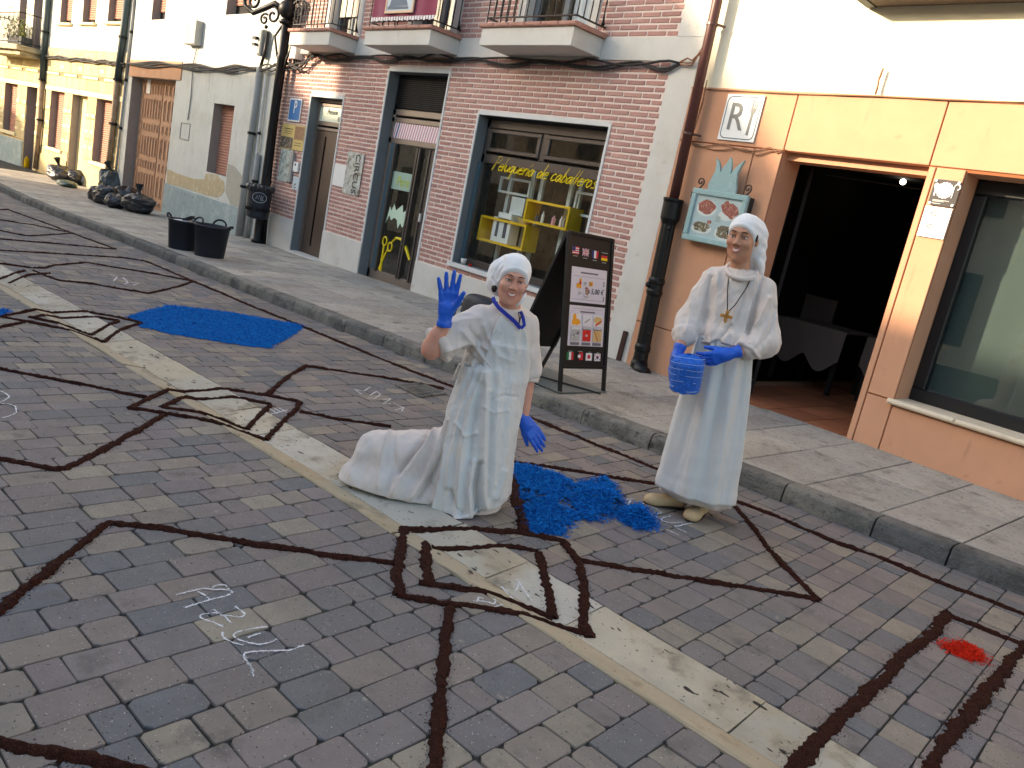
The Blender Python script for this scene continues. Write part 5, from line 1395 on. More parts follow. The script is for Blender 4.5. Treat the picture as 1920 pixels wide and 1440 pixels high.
wpipe('conduit', 'thin pale conduit between the grey conduit and the lamp column', [(501, 118), (486, 250), (476, 340), (463, 448)], .028, M['stucco'], YF - .05, 'pipe')
wpipe('conduit', 'pale wide cable cover with a rounded bottom behind the litter bin', [(484, 290), (478, 340), (468, 400), (462, 446)], .05, M['pvc'], YF - .06, 'pipe')
wpipe('drainpipe', 'black drainpipe on the corner of the brick building behind the litter bin', [(556, -40), (545, 25), (516, 225), (503, 340), (493, 462)], .05, M['iron'], YF - .09, 'drainpipe')
fa, fz = on_wall(487, 78, YF - .14)
t = thing('flood_box', (fa, YF - .1, fz), 'grey alarm box high on the white house beside the lamp', 'alarm box')
m = MB(); m.cbox(fa - .07, fa + .08, YF - .16, YF - .01, fz - .24, fz + .22, .03); m.build('housing', M['pvc'], t, bevel=.01)
m = MB(); m.obox((fa - .09, YF - .18, fz + .05), (XV, np.array([0, 1.0, 0]), ZV), (.07, .04, .025)); m.obox((fa - .09, YF - .18, fz - .06), (XV, np.array([0, 1.0, 0]), ZV), (.06, .04, .022)); m.build('louvre', M['iron'], t)
ja, jz = on_wall(543, 110, YF - .12); jb, jz2 = on_wall(556, 86, YF - .12)
t = thing('junction_box', (ja, YF - .1, jz), 'two white junction boxes under the left balcony of the brick building', 'junction box')
m = MB(); m.cbox(ja, jb + .04, YF - .14, YF - .0, jz, jz2, .01); m.build('box', M['stucco'], t)
m = MB(); m.cbox(jb + .16, jb + .46, YF - .12, YF - .02, jz + .08, jz2 - .02, .01); m.build('box', M['pvc'], t)
m = MB()
for k in range(3): m.tube([(ja + .05 + .08 * k, YF - .06, jz + .01), (ja + .06 + .08 * k, YF - .06, jz - .12)], .018, 6)
m.build('cable_gland', M['iron'], t)
def wall_cable(label, pts, Y, r=.013, n=3, spread=.02, mat='cable', sag=.0):
    P = [np.array([on_wall(a, b, Y)[0], Y, on_wall(a, b, Y)[1]]) for a, b in pts]
    t = thing('cable', P[0], label, 'cable')
    for k in range(n):
        Q = []; ph = random.uniform(0, 6)
        for i in range(len(P) - 1):
            L = np.linalg.norm(P[i+1] - P[i]); c = max(2, int(L / .12))
            for j in range(c):
                f = j / c; p = P[i] + (P[i+1] - P[i]) * f
                s = (i + f) * 3.1 + ph
                Q.append(p + np.array([0, -.004 * k + .006 * math.sin(s * 1.7), (k - n / 2) * spread + spread * 1.3 * math.sin(s * 1.3 + k) - sag * math.sin(math.pi * f)]))
        Q.append(P[-1]); m = MB(); m.tube(Q, r, 6); m.build('cable_strand', M[mat], t, smooth=True)
    return t
wall_cable('black cable bundle slung across the white house above its window', [(240, 119), (300, 121), (350, 123), (400, 130), (440, 128), (486, 128)], YF - .05, .017, 5, .02)
wall_cable('black cable loop wrapping from the lamp column to the junction boxes', [(486, 128), (510, 126), (530, 117), (548, 124), (566, 124), (580, 108), (592, 103)], YF - .10, .014, 4, .025)
wall_cable('black cable bundle clipped under the balconies of the brick building', [(592, 103), (640, 106), (700, 106), (760, 107), (820, 106), (900, 110), (1000, 113), (1100, 117), (1200, 118), (1276, 119)], YF - .05, .013, 3, .022, sag=.02)
wall_cable('tan cables climbing from the brick corner along the brown downpipe', [(1276, 119), (1300, 112), (1318, 95), (1326, 70), (1334, 30), (1340, -20)], YF - .06, .009, 3, .02, 'tancable')
wall_cable('thin orange painted cable strung from the downpipe to the restaurant doorway', [(1282, 264), (1300, 250), (1318, 190), (1326, 150)], YR - .03, .005, 2, .01, 'tancable')
wall_cable('sagging orange painted cable above the fruit shaped menu case', [(1284, 264), (1340, 272), (1400, 279), (1445, 281), (1472, 280)], YR - .015, .006, 2, .02, 'tancable', sag=.01)
wall_cable('thin painted cable along the ledge above the restaurant door', [(1325, 167), (1400, 171), (1500, 176), (1640, 180), (1780, 187), (1925, 192)], YR - .015, .006, 1, .0, 'tancable')
wall_cable('short frayed cable end standing up on the cream wall', [(1643, 174), (1648, 150), (1656, 128)], YR - .03, .008, 2, .008, 'tancable')
scb = thing('cable', TS[0] + TS[1] @ np.array([-3.0, -.05, 2.9]), 'dark cable bundle along the foot of the string course on the stone house', 'cable')
for k in range(4):
    m = SM(); m.tube([(-10.6 + .25 * i, -.045 - .012 * k, 2.885 + .022 * math.sin(i * .9 + k * 2) + .018 * k - (.02 if i % 4 == 2 else 0)) for i in range(43)], .022, 6); m.build('cable_strand', material('dusty cable', srgb(96, 88, 74), .9, .2, 9) if k == 0 else M['cable'], scb, smooth=True)

# litter bin hung on the column
bp = np.array([lp[0] - .02, lp[1] - .20, lp[2]])
bd_, bz_ = on_wall(486, 375, bp[1])
bp = np.array([bd_, bp[1], bz_])
bn = thing('litter_bin', bp, 'black litter bin with an oval emblem hung on the lamp column', 'bin')
m = MB(); m.lathe([(.10, -.33), (.17, -.31), (.195, -.28), (.195, -.10), (.203, -.095), (.203, -.06), (.20, -.05), (.205, .14), (.215, .15), (.215, .19)], bp, 24); m.build('drum', M['tub'], bn, smooth=False)
m = MB()
for k in range(20):
    a = 6.2832 * k / 20; m.ball(bp + np.array([.205 * math.cos(a), .205 * math.sin(a), .20 + .02 * (k % 2)]), (.045, .045, .05), 6, 5)
m.lathe([(.20, .16), (.23, .19), (.225, .24), (.20, .25)], bp, 20); m.build('bag_rim', M['bag'], bn, smooth=True)
cdir = -np.array([bp[0], bp[1], 0]); cdir /= np.linalg.norm(cdir); sdir = np.array([-cdir[1], cdir[0], 0])
def onbin(a, z): return bp + .203 * (cdir * math.cos(a) + sdir * math.sin(a)) + ZV * z
m = MB(); m.tube([onbin(.62 * math.cos(t * .3), .05 + .085 * math.sin(t * .3)) for t in range(22)], .0055, 5)
m.tube([onbin(-.3 + .1 * k, .05 + (.045 if k % 2 else -.03)) for k in range(4)], .005, 5); m.tube([onbin(.12, .095), onbin(.12, .0)], .005, 5); m.tube([onbin(.28, .085), onbin(.22, .0), onbin(.36, .02)], .005, 5)
m.build('emblem', flat('grey emblem', srgb(168, 176, 180), .6), bn)
m = MB()
for k in range(9): a = -1.2 + .3 * k; m.obox(onbin(a, -.16), (np.array([-math.sin(a), math.cos(a), 0]), np.array([math.cos(a), math.sin(a), 0]), ZV), (.02, .012, .03))
m.build('vent', M['iron'], bn)
m = MB(); m.bar(bp + np.array([.0, .1, -.05]), up(lp, bp[2] - .05), .04, .04); m.tube([bp + np.array([.16, .05, .1]), bp + np.array([.16, .05, .38])], .03, 8); m.build('bracket', M['iron'], bn)

# ---------------------------------------------------------- big downpipe between brick and orange fronts
Yp = YR - .115
def wp(px, py): a, b = on_wall(px, py, Yp); return np.array([a, Yp, b])
pb, pc, ptop = wp(1197, 690), wp(1263, 376), wp(1352, -30)
dp = thing('downpipe', (pb[0], Yp, .11), 'brown downpipe with black fluted cast iron foot between brick and orange walls', 'downpipe')
m = MB(); m.tube([pc - ZV * .1, ptop, ptop + (ptop - pc) * .5], .05, 16); m.build('upper_pipe', M['brownpipe'], dp, smooth=True)
m = MB()
L = pc - pb; n = 20; base = pb - L * .0
prof = [(0, .090), (.03, .090), (.05, .078), (.10, .075), (.115, .084), (.135, .084), (.15, .074), (.44, .074), (.455, .086), (.47, .086), (.48, .078), (.51, .078), (.52, .086), (.535, .086), (.55, .074), (.86, .073), (.875, .082), (.895, .098), (.985, .098), (1.0, .104), (1.01, .104), (1.012, .06)]
rings = []
for f, r in prof:
    c = pb + L * f; row = []
    for k in range(40):
        a = 6.2832 * k / 40; rr = r * (1 - (.055 if (k % 4 in (1, 2) and (.15 <= f <= .44 or .55 <= f <= .86)) else 0)); row.append(m.pt(c + np.array([rr * math.cos(a), rr * math.sin(a), 0])))
    rings.append(row)
for A, B in zip(rings, rings[1:]):
    for k in range(40): m.face((A[k], A[(k+1) % 40], B[(k+1) % 40], B[k]))
m.face(rings[-1]); m.build('cast_foot', M['castiron'], dp)
m = MB(); m.tube([pb + ZV * .06, pb + np.array([.07, -.05, -.01]), pb + np.array([.16, -.08, -.02])], [.08, .075, .07], 12); m.build('outlet', M['castiron'], dp, smooth=True); m = MB(); m.ball(pb + L * .50 + np.array([-.04, -.075, 0]), .03, 8, 6); m.build('boss', M['castiron'], dp, smooth=True)
m = MB(); m.ball(pb + L * .84 + np.array([.06, -.05, 0]), .025, 8, 6); m.build('boss', M['castiron'], dp, smooth=True)
m = MB(); m.ball(pb + L * .22 + np.array([.07, -.03, 0]), .022, 8, 6); m.build('boss', M['castiron'], dp, smooth=True)
for f in (.32, .82):
    m = MB(); c = pc + (ptop - pc) * f; m.tube([c - ZV * .012, c + ZV * .012], .058, 14); m.bar(c + np.array([.055, 0, 0]), c + np.array([.09, .09, 0]), .02); m.build('clip', M['brownpipe'], dp)

# ---------------------------------------------------------- signs
def plate(name, label, px, Y, th, mats, cat, inner=None, rnd=0.0):
    """flat plate on the wall plane Y from its four corners; returns the thing and a frame (origin, u, v) with metres"""
    c = [on_wall(a, b, Y) for a, b in px]
    x0 = (c[0][0] + c[3][0]) / 2; x1 = (c[1][0] + c[2][0]) / 2; z1 = (c[0][1] + c[1][1]) / 2; z0 = (c[2][1] + c[3][1]) / 2
    t = thing(name, ((x0 + x1) / 2, Y, z0), label, cat)
    w, h = x1 - x0, z1 - z0; m = MB()
    if rnd:
        pts = []
        for (cx, cz, a0) in ((w - rnd, rnd, -90), (w - rnd, h - rnd, 0), (rnd, h - rnd, 90), (rnd, rnd, 180)):
            for k in range(5): a = rad(a0 + 22.5 * k); pts.append((cx + rnd * math.cos(a), cz + rnd * math.sin(a)))
    else: pts = [(0, 0), (w, 0), (w, h), (0, h)]
    m.prism(pts, (x0, Y, z0), XV, ZV, (0, -th, 0)); m.build('plate', mats, t)
    return t, np.array([x0, Y - th, z0]), w, h
def decal(name, t, o, shapes, mats, lift=.0015):
    m = MB()
    for i, (mi, pts) in enumerate(shapes):
        m.cur = mi; m.prism(pts, o + np.array([0, -.0004 * (i % 7), 0]), XV, ZV, (0, -lift, 0))
    return m.build(name, mats, t)
def rect(a, b, c, d): return [(a, c), (b, c), (b, d), (a, d)]
M['signwhite'] = flat('sign white', srgb(224, 228, 228), .5); M['signblue'] = flat('sign blue', srgb(16, 108, 176), .45); M['signgrey'] = flat('sign grey', srgb(112, 116, 116), .5); M['signblack'] = flat('sign black', srgb(38, 34, 38), .5)
t, o, w, h = plate('hotel_sign', 'blue guesthouse sign with a white letter P on the brick wall', [(545.5, 183), (567.5, 187), (562, 230), (540, 226)], YF - .012, .012, M['signwhite'], 'sign')
decal('blue_field', t, o, [(0, rect(.025, w - .025, .025, h - .025))], [M['signblue']])
text('letter', 'P', o + np.array([w * .55, -.004, h * .60]), XV, ZV, h * .78, M['signwhite'], t, sx=.8)
t, o, w, h = plate('restaurant_sign', 'white restaurant sign with a grey letter R and a fork', [(1367, 177), (1437, 180), (1413, 267), (1346, 262)], YR - .004, .014, M['signwhite'], 'sign')
def rr(x0, x1, z0, z1, r, n=5):
    pts = []
    for (cx, cz, a0) in ((x1 - r, z0 + r, -90), (x1 - r, z1 - r, 0), (x0 + r, z1 - r, 90), (x0 + r, z0 + r, 180)):
        for k in range(n): a = rad(a0 + 90 * k / (n - 1)); pts.append((cx + r * math.cos(a), cz + r * math.sin(a)))
    return pts
m = MB(); path = rr(.02, w - .02, .02, h - .02, .05); path.append(path[0]); m.tube([(o[0] + a, o[1] - .001, o[2] + b) for a, b in path], .004, 4); m.build('border_line', flat('border blue grey', srgb(74, 92, 112), .5), t)
text('letter', 'R', o + np.array([w * .37, -.003, h * .49]), XV, ZV, h * .86, M['signgrey'], t, sx=.86, extrude=.002)
fk = [(.0,.0),(.03,.0),(.036,.24),(.05,.27),(.062,.30),(.062,.42),(.050,.42),(.048,.32),(.041,.32),(.039,.42),(.027,.42),(.025,.32),(.018,.32),(.016,.42),(.004,.42),(-.002,.42),(-.008,.30),(0,.27),(.006,.24)]
decal('fork', t, o + np.array([w * .74, 0, h * .14]), [(0, [(a * w / .45, b * h / .55) for a, b in fk])], [M['signgrey']])
t, o, w, h = plate('award_plaque', 'black award plaque with white plate, spoon and crozier on the pillar', [(1754, 335), (1805, 341), (1789, 390), (1739, 383)], YR - .012, .006, M['signblack'], 'plaque', rnd=.025)
plt_ = [(w * .48 + (.062 + .004 * math.cos(16 * a)) * math.cos(a), h * .60 + (.062 + .004 * math.cos(16 * a)) * math.sin(a)) for a in np.linspace(0, 6.2832, 64, endpoint=False)]
spoon = [(w*.14 - .005, h*.36), (w*.14 + .005, h*.36), (w*.14 + .006, h*.62), (w*.14 + .018, h*.70), (w*.14 + .016, h*.80), (w*.14, h*.86), (w*.14 - .016, h*.80), (w*.14 - .018, h*.70), (w*.14 - .006, h*.62)]
decal('emblem', t, o, [(0, plt_), (0, spoon), (0, rect(.03, w - .05, h*.20, h*.215)), (0, rect(.03, w - .09, h*.155, h*.17)), (0, rect(.03, w - .11, h*.07, h*.085))], [M['signwhite']])
m = MB(); m.tube([(o[0] + w*.80, o[1] - .003, o[2] + h*.34)] + [(o[0] + w*.80, o[1] - .003, o[2] + h*.72)] + [(o[0] + w*.80 + .022 - .022 * math.cos(a), o[1] - .003, o[2] + h*.76 + .022 * math.sin(a)) for a in np.linspace(0, 4.4, 10)], .005, 5); m.build('crozier', M['signwhite'], t)
m = MB()
for a, b in ((.08, .93), (.92, .93), (.08, .07), (.92, .07)): m.lathe([(.012, 0), (.012, .0)], o, 4) if False else m.ball(o + np.array([w * a, -.004, h * b]), (.012, .006, .012), 8, 6)
m.build('stud', M['signwhite'], t)
t, o, w, h = plate('notice_plate', 'white printed plate screwed below the black award plaque', [(1736, 385), (1787, 392), (1768, 449.5), (1719, 441)], YR - .012, .005, M['signwhite'], 'plaque')
M['faintgrey'] = flat('faint grey print', srgb(150, 152, 150), .6)
m = MB(); m.tube([(o[0] + w*.42 + .03 * math.cos(a), o[1] - .001, o[2] + h*.78 + .013 * math.sin(a)) for a in np.linspace(1.0, 5.4, 12)], .004, 4); m.tube([(o[0] + w*.42 + .026 * math.cos(a), o[1] - .001, o[2] + h*.36 + .013 * math.sin(a)) for a in np.linspace(1.0, 5.4, 12)], .004, 4); m.build('logo', M['signgrey'], t)
decal('print', t, o, [(0, rect(w*.2, w*.7, h*.87, h*.885)), (0, rect(w*.25, w*.6, h*.69, h*.70)), (0, rect(w*.3, w*.62, h*.48, h*.49)), (0, rect(w*.34, w*.6, h*.27, h*.28)), (0, rect(w*.36, w*.58, h*.22, h*.23)), (0, rect(w*.38, w*.55, h*.17, h*.18))], [M['faintgrey']])
# crowned menu case
Ym = YR - .13
c4 = [on_wall(a, b, Ym) for a, b in ((1299, 351), (1404, 367), (1382, 470), (1277, 447))]
x0 = (c4[0][0] + c4[3][0]) / 2; x1 = (c4[1][0] + c4[0][0]) / 2 + (c4[1][0] - c4[0][0]) / 2; z1 = (c4[0][1] + c4[1][1]) / 2; z0 = c4[3][1]
mc = thing('menu_case', ((x0 + x1) / 2, YR, z0), 'pale teal menu case with a three leaf crown showing photographs of dishes', 'menu case')
M['teal'] = material('chalky teal wood', srgb(142, 172, 174), .8, .10, 8, stretch=(2, 2, 6), stain=[(6, .55, .75, srgb(168, 190, 190))], bump=[(30, .3, .004)])
m = MB(); fw = .055
for q in ((x0, x1, z0, z0 + fw), (x0, x1, z1 - fw, z1), (x0, x0 + fw, z0 + fw, z1 - fw), (x1 - fw, x1, z0 + fw, z1 - fw)): m.cbox(q[0], q[1], Ym, Ym + .035, q[2], q[3], .008)
m.build('frame', M['teal'], mc)
m = MB(); m.box(x0 + .01, x1 - .01, Ym + .036, YR, z0 + .01, z0 + .02); m.box(x0 + .01, x1 - .01, Ym + .036, YR, z1 - .02, z1 - .01); m.box(x0 + .01, x0 + .02, Ym + .036, YR, z0 + .02, z1 - .02); m.box(x1 - .02, x1 - .01, Ym + .036, YR, z0 + .02, z1 - .02); m.build('case_side', flat('dark case', srgb(38, 46, 48), .6), mc)
m = MB(); crown = [(-.155,0),(-.155,.06),(-.135,.12),(-.118,.18),(-.122,.24),(-.14,.30),(-.10,.27),(-.07,.21),(-.062,.165),(-.045,.22),(-.01,.27),(.012,.325),(.035,.28),(.05,.22),(.055,.165),(.075,.21),(.115,.265),(.165,.31),(.14,.24),(.125,.18),(.135,.11),(.155,.05),(.155,0)]
m.prism([((a) * (x1 - x0) / .62, b) for a, b in crown], ((x0 + x1) / 2, Ym + .01, z1 + .001), XV, ZV, (0, .03, 0)); m.build('crown', M['teal'], mc)
for cx_ in (x0 + .06, x1 - .04):
    c = np.array([cx_, Ym + .02, z1 + .065]); m = MB(); m.tube([c + np.array([0, 0, -.065]), c + np.array([.02, 0, -.04])] + [c + np.array([.042 * (1 - k / 22) * math.cos(-.9 + k * .45), -.002, .042 * (1 - k / 22) * math.sin(-.9 + k * .45)]) for k in range(18)], .0085, 6); m.build('scroll', flat('rusted iron', srgb(82, 66, 58), .7), mc)
M['printblue'] = material('pale print ground', srgb(176, 198, 204), .5, .06, 5); M['meat'] = material('printed meat', srgb(156, 84, 76), .5, .4, 60, spots=[(70, .58, .64, srgb(206, 160, 140)), (90, .6, .66, srgb(96, 40, 40))]); M['salad'] = material('printed salad', srgb(110, 104, 84), .5, .45, 60, spots=[(60, .58, .64, srgb(200, 196, 180)), (80, .6, .66, srgb(54, 62, 40)), (50, .64, .68, srgb(160, 70, 60))])
pw, ph = x1 - x0 - 2 * fw, z1 - z0 - 2 * fw; po = np.array([x0 + fw, Ym + .024, z0 + fw])
m = MB(); m.poly([po + np.array([a, 0, b]) for a, b in ((0, 0), (pw, 0), (pw, ph), (0, ph))]); m.build('photo_sheet', M['printblue'], mc)
def oval(cx, cz, rx, rz, n=22, wob=.0): return [(cx + rx * math.cos(a) * (1 + wob * math.sin(5 * a + cx * 50)), cz + rz * math.sin(a) * (1 + wob * math.cos(4 * a + cz * 40))) for a in np.linspace(0, 6.2832, n, endpoint=False)]
M['plate_w'] = flat('printed plate', srgb(214, 220, 220), .5)
decal('photo_print', mc, po, [(0, oval(pw*.27, ph*.70, pw*.22, ph*.20)), (1, oval(pw*.27, ph*.73, pw*.19, ph*.17, 30, .08)), (0, oval(pw*.74, ph*.60, pw*.18, ph*.12)), (1, oval(pw*.68, ph*.80, pw*.10, ph*.14, 22, .15)), (1, oval(pw*.82, ph*.72, pw*.14, ph*.17, 26, .15)),
    (0, oval(pw*.26, ph*.20, pw*.23, ph*.13)), (2, oval(pw*.25, ph*.24, pw*.18, ph*.12, 26, .12)), (1, oval(pw*.40, ph*.38, pw*.05, ph*.05)), (0, oval(pw*.78, ph*.17, pw*.22, ph*.16)), (2, oval(pw*.78, ph*.21, pw*.18, ph*.16, 26, .1)), (3, rect(pw*.52, pw*.62, ph*.42, ph*.56))],
    [M['plate_w'], M['meat'], M['salad'], flat('printed glass', srgb(160, 178, 178), .4)], .0008)
m = MB(); m.poly([(x0 + fw, Ym + .012, z0 + fw), (x1 - fw, Ym + .012, z0 + fw), (x1 - fw, Ym + .012, z1 - fw), (x0 + fw, Ym + .012, z1 - fw)]); m.build('pane', glass('case glass', (.95, .97, .97), .03), mc)
m = MB()
for z in (z0 + .08, z1 - .10): m.box(x0 - .012, x0 + .002, Ym + .01, Ym + .03, z, z + .06)
m.build('hinge', M['iron'], mc)
# papers and plates by the guesthouse door
def cpx(pts, sc, off): return [(off[0] + a / sc, off[1] + b / sc) for a, b in pts]
M['ochrepaper'] = material('ochre leaflet', srgb(206, 182, 116), .7, .06, 10); M['photodark'] = material('dark street photo', srgb(96, 84, 72), .6, .5, 40, spots=[(30, .6, .66, srgb(190, 184, 172))])
t, o, w, h = plate('info_panel', 'yellow guesthouse panel with small photographs under the blue P sign', cpx([(305, 365), (560, 405), (528, 682), (272, 640)], 6, (480, 170)), YF - .012, .01, M['ochrepaper'], 'info panel')
decal('photo', t, o, [(0, rect(.0, w*.55, .01, h*.48)), (1, rect(w*.58, w*.98, h*.42, h*.95)), (2, rect(w*.12, w*.5, h*.80, h*.83)), (2, rect(w*.14, w*.46, h*.70, h*.72)), (2, rect(w*.14, w*.46, h*.62, h*.64)), (2, rect(w*.62, w*.92, h*.28, h*.30)), (2, rect(w*.62, w*.92, h*.18, h*.20))], [M['photodark'], material('brown hall photo', srgb(150, 116, 84), .6, .4, 30), M['inkdark']])
M['foil'] = material('crumpled clear film', srgb(186, 198, 194), .25, .3, 16, spec=.8, stain=[(9, .5, .62, srgb(120, 132, 122)), (14, .56, .66, srgb(226, 232, 230))], bump=[(18, 1.0, .02)])
t, o, w, h = plate('poster', 'crumpled plastic covered sheet left of the guesthouse door', cpx([(285, 650), (415, 670), (372, 1045), (250, 1000)], 6, (480, 170)), YF - .012, .012, M['foil'], 'poster')
m = MB(); m.box(o[0] + w, o[0] + w + .10, YF - .05, YF - .01, o[2] + .02, o[2] + h - .03); m.build('side_board', M['pvc'], t)
t, o, w, h = plate('doorbell', 'small white doorbell unit beside the guesthouse door', cpx([(440, 800), (492, 810), (478, 922), (432, 910)], 6, (480, 170)), YF - .012, .03, M['signwhite'], 'doorbell')
decal('button', t, o, [(0, oval(w*.45, h*.72, .018, .018))], [M['signblack']], .006)
t, o, w, h = plate('notice_plate', 'small pale blue house notice at the foot of the guesthouse papers', cpx([(428, 962), (492, 974), (468, 1122), (404, 1106)], 6, (480, 170)), YF - .012, .006, flat('pale blue notice', srgb(188, 204, 212), .6), 'notice')
decal('print', t, o, [(0, rect(w*.3, w*.6, h*.12, h*.2)), (0, [(w*.3, h*.34), (w*.6, h*.34), (w*.45, h*.52)]), (0, rect(w*.26, w*.32, h*.2, h*.34))], [M['inkdark']])
t, o, w, h = plate('poster', 'plain white sheet taped to the bricks right of the guesthouse door', cpx([(890, 820), (1040, 850), (1000, 1095), (855, 1058)], 6, (480, 170)), YF - .014, .004, M['paperwhite'], 'poster')
t, o, w, h = plate('poster', 'torn silvery circus poster with sideways black letters between the two doors', cpx([(1045, 680), (1232, 715), (1140, 1192), (970, 1140)], 6, (480, 170)), YF - .018, .004, material('torn silver poster', srgb(180, 184, 180), .4, .3, 14, stain=[(8, .5, .6, srgb(112, 108, 94)), (16, .58, .66, srgb(230, 232, 230))], bump=[(20, .8, .012)]), 'poster')
text('lettering', 'CIRCUS', o + np.array([w * .66, -.004, h * .50]), -ZV, XV, .185, M['signblack'], t, sx=.98)
fo, fz = on_wall(1150, 700, YF)
# ---------------------------------------------------------- rubber tubs
def tub(px, label, r=.235, h=.43):
    b = on_ground(*px, .125); t = thing('rubber_tub', b, label, 'tub', 'black rubber tubs on the pavement')
    m = MB(); m.lathe([(r*.80, 0), (r*.82, .01), (r*.97, h - .03), (r*1.03, h - .025), (r*1.04, h), (r*.97, h), (r*.95, h - .03), (r*.78, .02)], b, 32); m.build('tub_body', M['tub'], t, smooth=True)
    sd_ = np.array([.71, .71, 0]); fd = np.array([.71, -.71, 0])
    return t, b, r, h, sd_, fd
def handle(t, b, r, h, d, rise=.07, w=.09):
    e = np.array([-d[1], d[0], 0]); m = MB()
    pts = [b + d * r * .99 + e * w * math.cos(a) + ZV * (h + rise * math.sin(a)) + d * .03 * math.sin(a) for a in np.linspace(0, math.pi, 12)]
    m.tube(pts, .014, 8); m.build('handle', M['tub'], t, smooth=True)
t, b, r, h, sd_, fd = tub((392, 481), 'empty black rubber tub, right of the pair on the pavement', .24, .44)
handle(t, b, r, h, -fd); handle(t, b, r, h, sd_, .03)
t, b, r, h, sd_, fd = tub((341, 467), 'black rubber tub with papers inside, left of the pair on the pavement', .225, .42)
handle(t, b, r, h, -sd_, .05, .05); handle(t, b, r, h, sd_ * .5 - fd * .86, .06)
pp = thing('paper_pile', b + ZV * .33, 'white papers lying in the left black tub', 'papers'); m = MB(); m.obox(b + ZV * .40 + np.array([-.02, -.05, 0]), (np.array([.7, .7, .1]), np.array([-.7, .7, 0]), ZV), (.13, .09, .012)); m.build('sheet', M['paperwhite'], pp)
m = MB(); m.obox(b + ZV * .45 + np.array([.07, .02, 0]), (np.array([.6, .6, .5]), np.array([-.7, .7, 0]), np.array([-.3, -.3, .9])), (.07, .06, .02)); m.build('tool_head', M['tub'], pp)
# ---------------------------------------------------------- refuse sacks
def sack(px, label, r, seed, group, mat=None, neck=True, lean=(0, 0), squash=.8, base=.13):
    b = on_ground(*px, base); t = thing('refuse_sack', b, label, 'refuse sack', group)
    m = MB(); rx, ry, rz = r[0], r[1], r[2]
    def f(u, v):
        a = 6.2832 * u; ph = -math.pi / 2 + math.pi * v
        k = math.cos(ph) ** .7 if math.cos(ph) > 0 else 0; z = math.sin(ph)
        n = .93 + .20 * mnoise.noise((math.cos(a) * 1.3 + seed, math.sin(a) * 1.3, z * 1.3)) + .12 * (.35 - abs(mnoise.noise((math.cos(a) * 2.6 + seed, math.sin(a) * 2.6 - seed, z * 2.6)))) + .10 * mnoise.noise((math.cos(a) * 4 + seed, math.sin(a) * 4, z * 4)) + .03 * mnoise.noise((math.cos(a) * 11, math.sin(a) * 11 + seed, z * 8))
        zz = rz * (1 + max(-.92, z * n)) * .98
        return b + np.array([rx * k * n * math.cos(a) + lean[0] * max(0, z), ry * k * n * math.sin(a) + lean[1] * max(0, z), max(.0, zz)])
    m.grid(48, 30, f, closed_u=True); m.build('sack_body', mat or M['bag'], t, smooth=True)
    if neck:
        c = b + np.array([lean[0], lean[1], rz * 1.93]); m = MB(); dr = np.array([random.uniform(-.4, .6), random.uniform(-.5, .1), .9]); dr /= np.linalg.norm(dr)
        pts = [c - dr * .08, c, c + dr * .06, c + dr * .14, c + dr * .22]; m.tube(pts, [r[0] * .5, .05, .035, .06, .09], 9, caps=False); m.build('tied_neck', mat or M['bag'], t, smooth=True)
    return t
g1 = 'black refuse sacks before the carriage door'; g2 = 'black refuse sacks before the stone house'
M['bagblue'] = material('blue black sack', srgb(29, 34, 43), .28, .15, 6, spec=.6, bump=[(9, .6, .04), (40, .3, .01)])
M['baggrey'] = material('dull grey green sack', srgb(50, 60, 62), .4, .15, 6, spec=.5, bump=[(9, .6, .04)])
sack((258, 400), 'big knotted black sack, nearest of the row before the carriage door', (0.44, 0.34, 0.21), 1.0, g1, M['bagblue'], True, (.12, -.05))
sack((215, 391), 'low rounded black sack second from the right before the carriage door', (0.27, 0.24, 0.16), 2.0, g1, M['bagblue'], False)
sack((196, 384), 'shiny slumped black sack third from the right before the carriage door', (0.29, 0.26, 0.22), 3.0, g1, M['bagblue'], False, (.1, 0))
sack((183, 380), 'leftmost slumped black sack of the row before the carriage door', (0.24, 0.22, 0.19), 4.0, g1, M['bag'], False)
sack((206, 368), 'tall upright grey green sack standing behind the row', (0.36, 0.32, 0.34), 5.0, g1, M['baggrey'], True, (-.15, 0))
sack((236, 378), 'dark flattened sack lying against the white door jamb', (0.48, 0.36, 0.19), 6.0, g1, M['bag'], False)
sack((112, 341), 'large dark sack with pale folds before the stone house', (0.46, 0.34, 0.22), 7.0, g2, M['bag'], True, (-.2, 0))
sack((143, 347), 'rounded black sack leaning on the stone house heap', (0.31, 0.28, 0.21), 8.0, g2, M['bag'], False)
sack((126, 351), 'flat dark green sack in front of the stone house heap', (0.37, 0.25, 0.09), 9.0, g2, material('green sack', srgb(44, 74, 66), .35, .15, 6, spec=.6, bump=[(16, .6, .03)]), False)
sack((160, 350), 'translucent grey plastic sack at the right of the stone house heap', (0.26, 0.25, 0.20), 10.0, g2, material('clear sack', srgb(140, 148, 144), .3, .15, 6, spec=.6, bump=[(16, .6, .03)]), False)

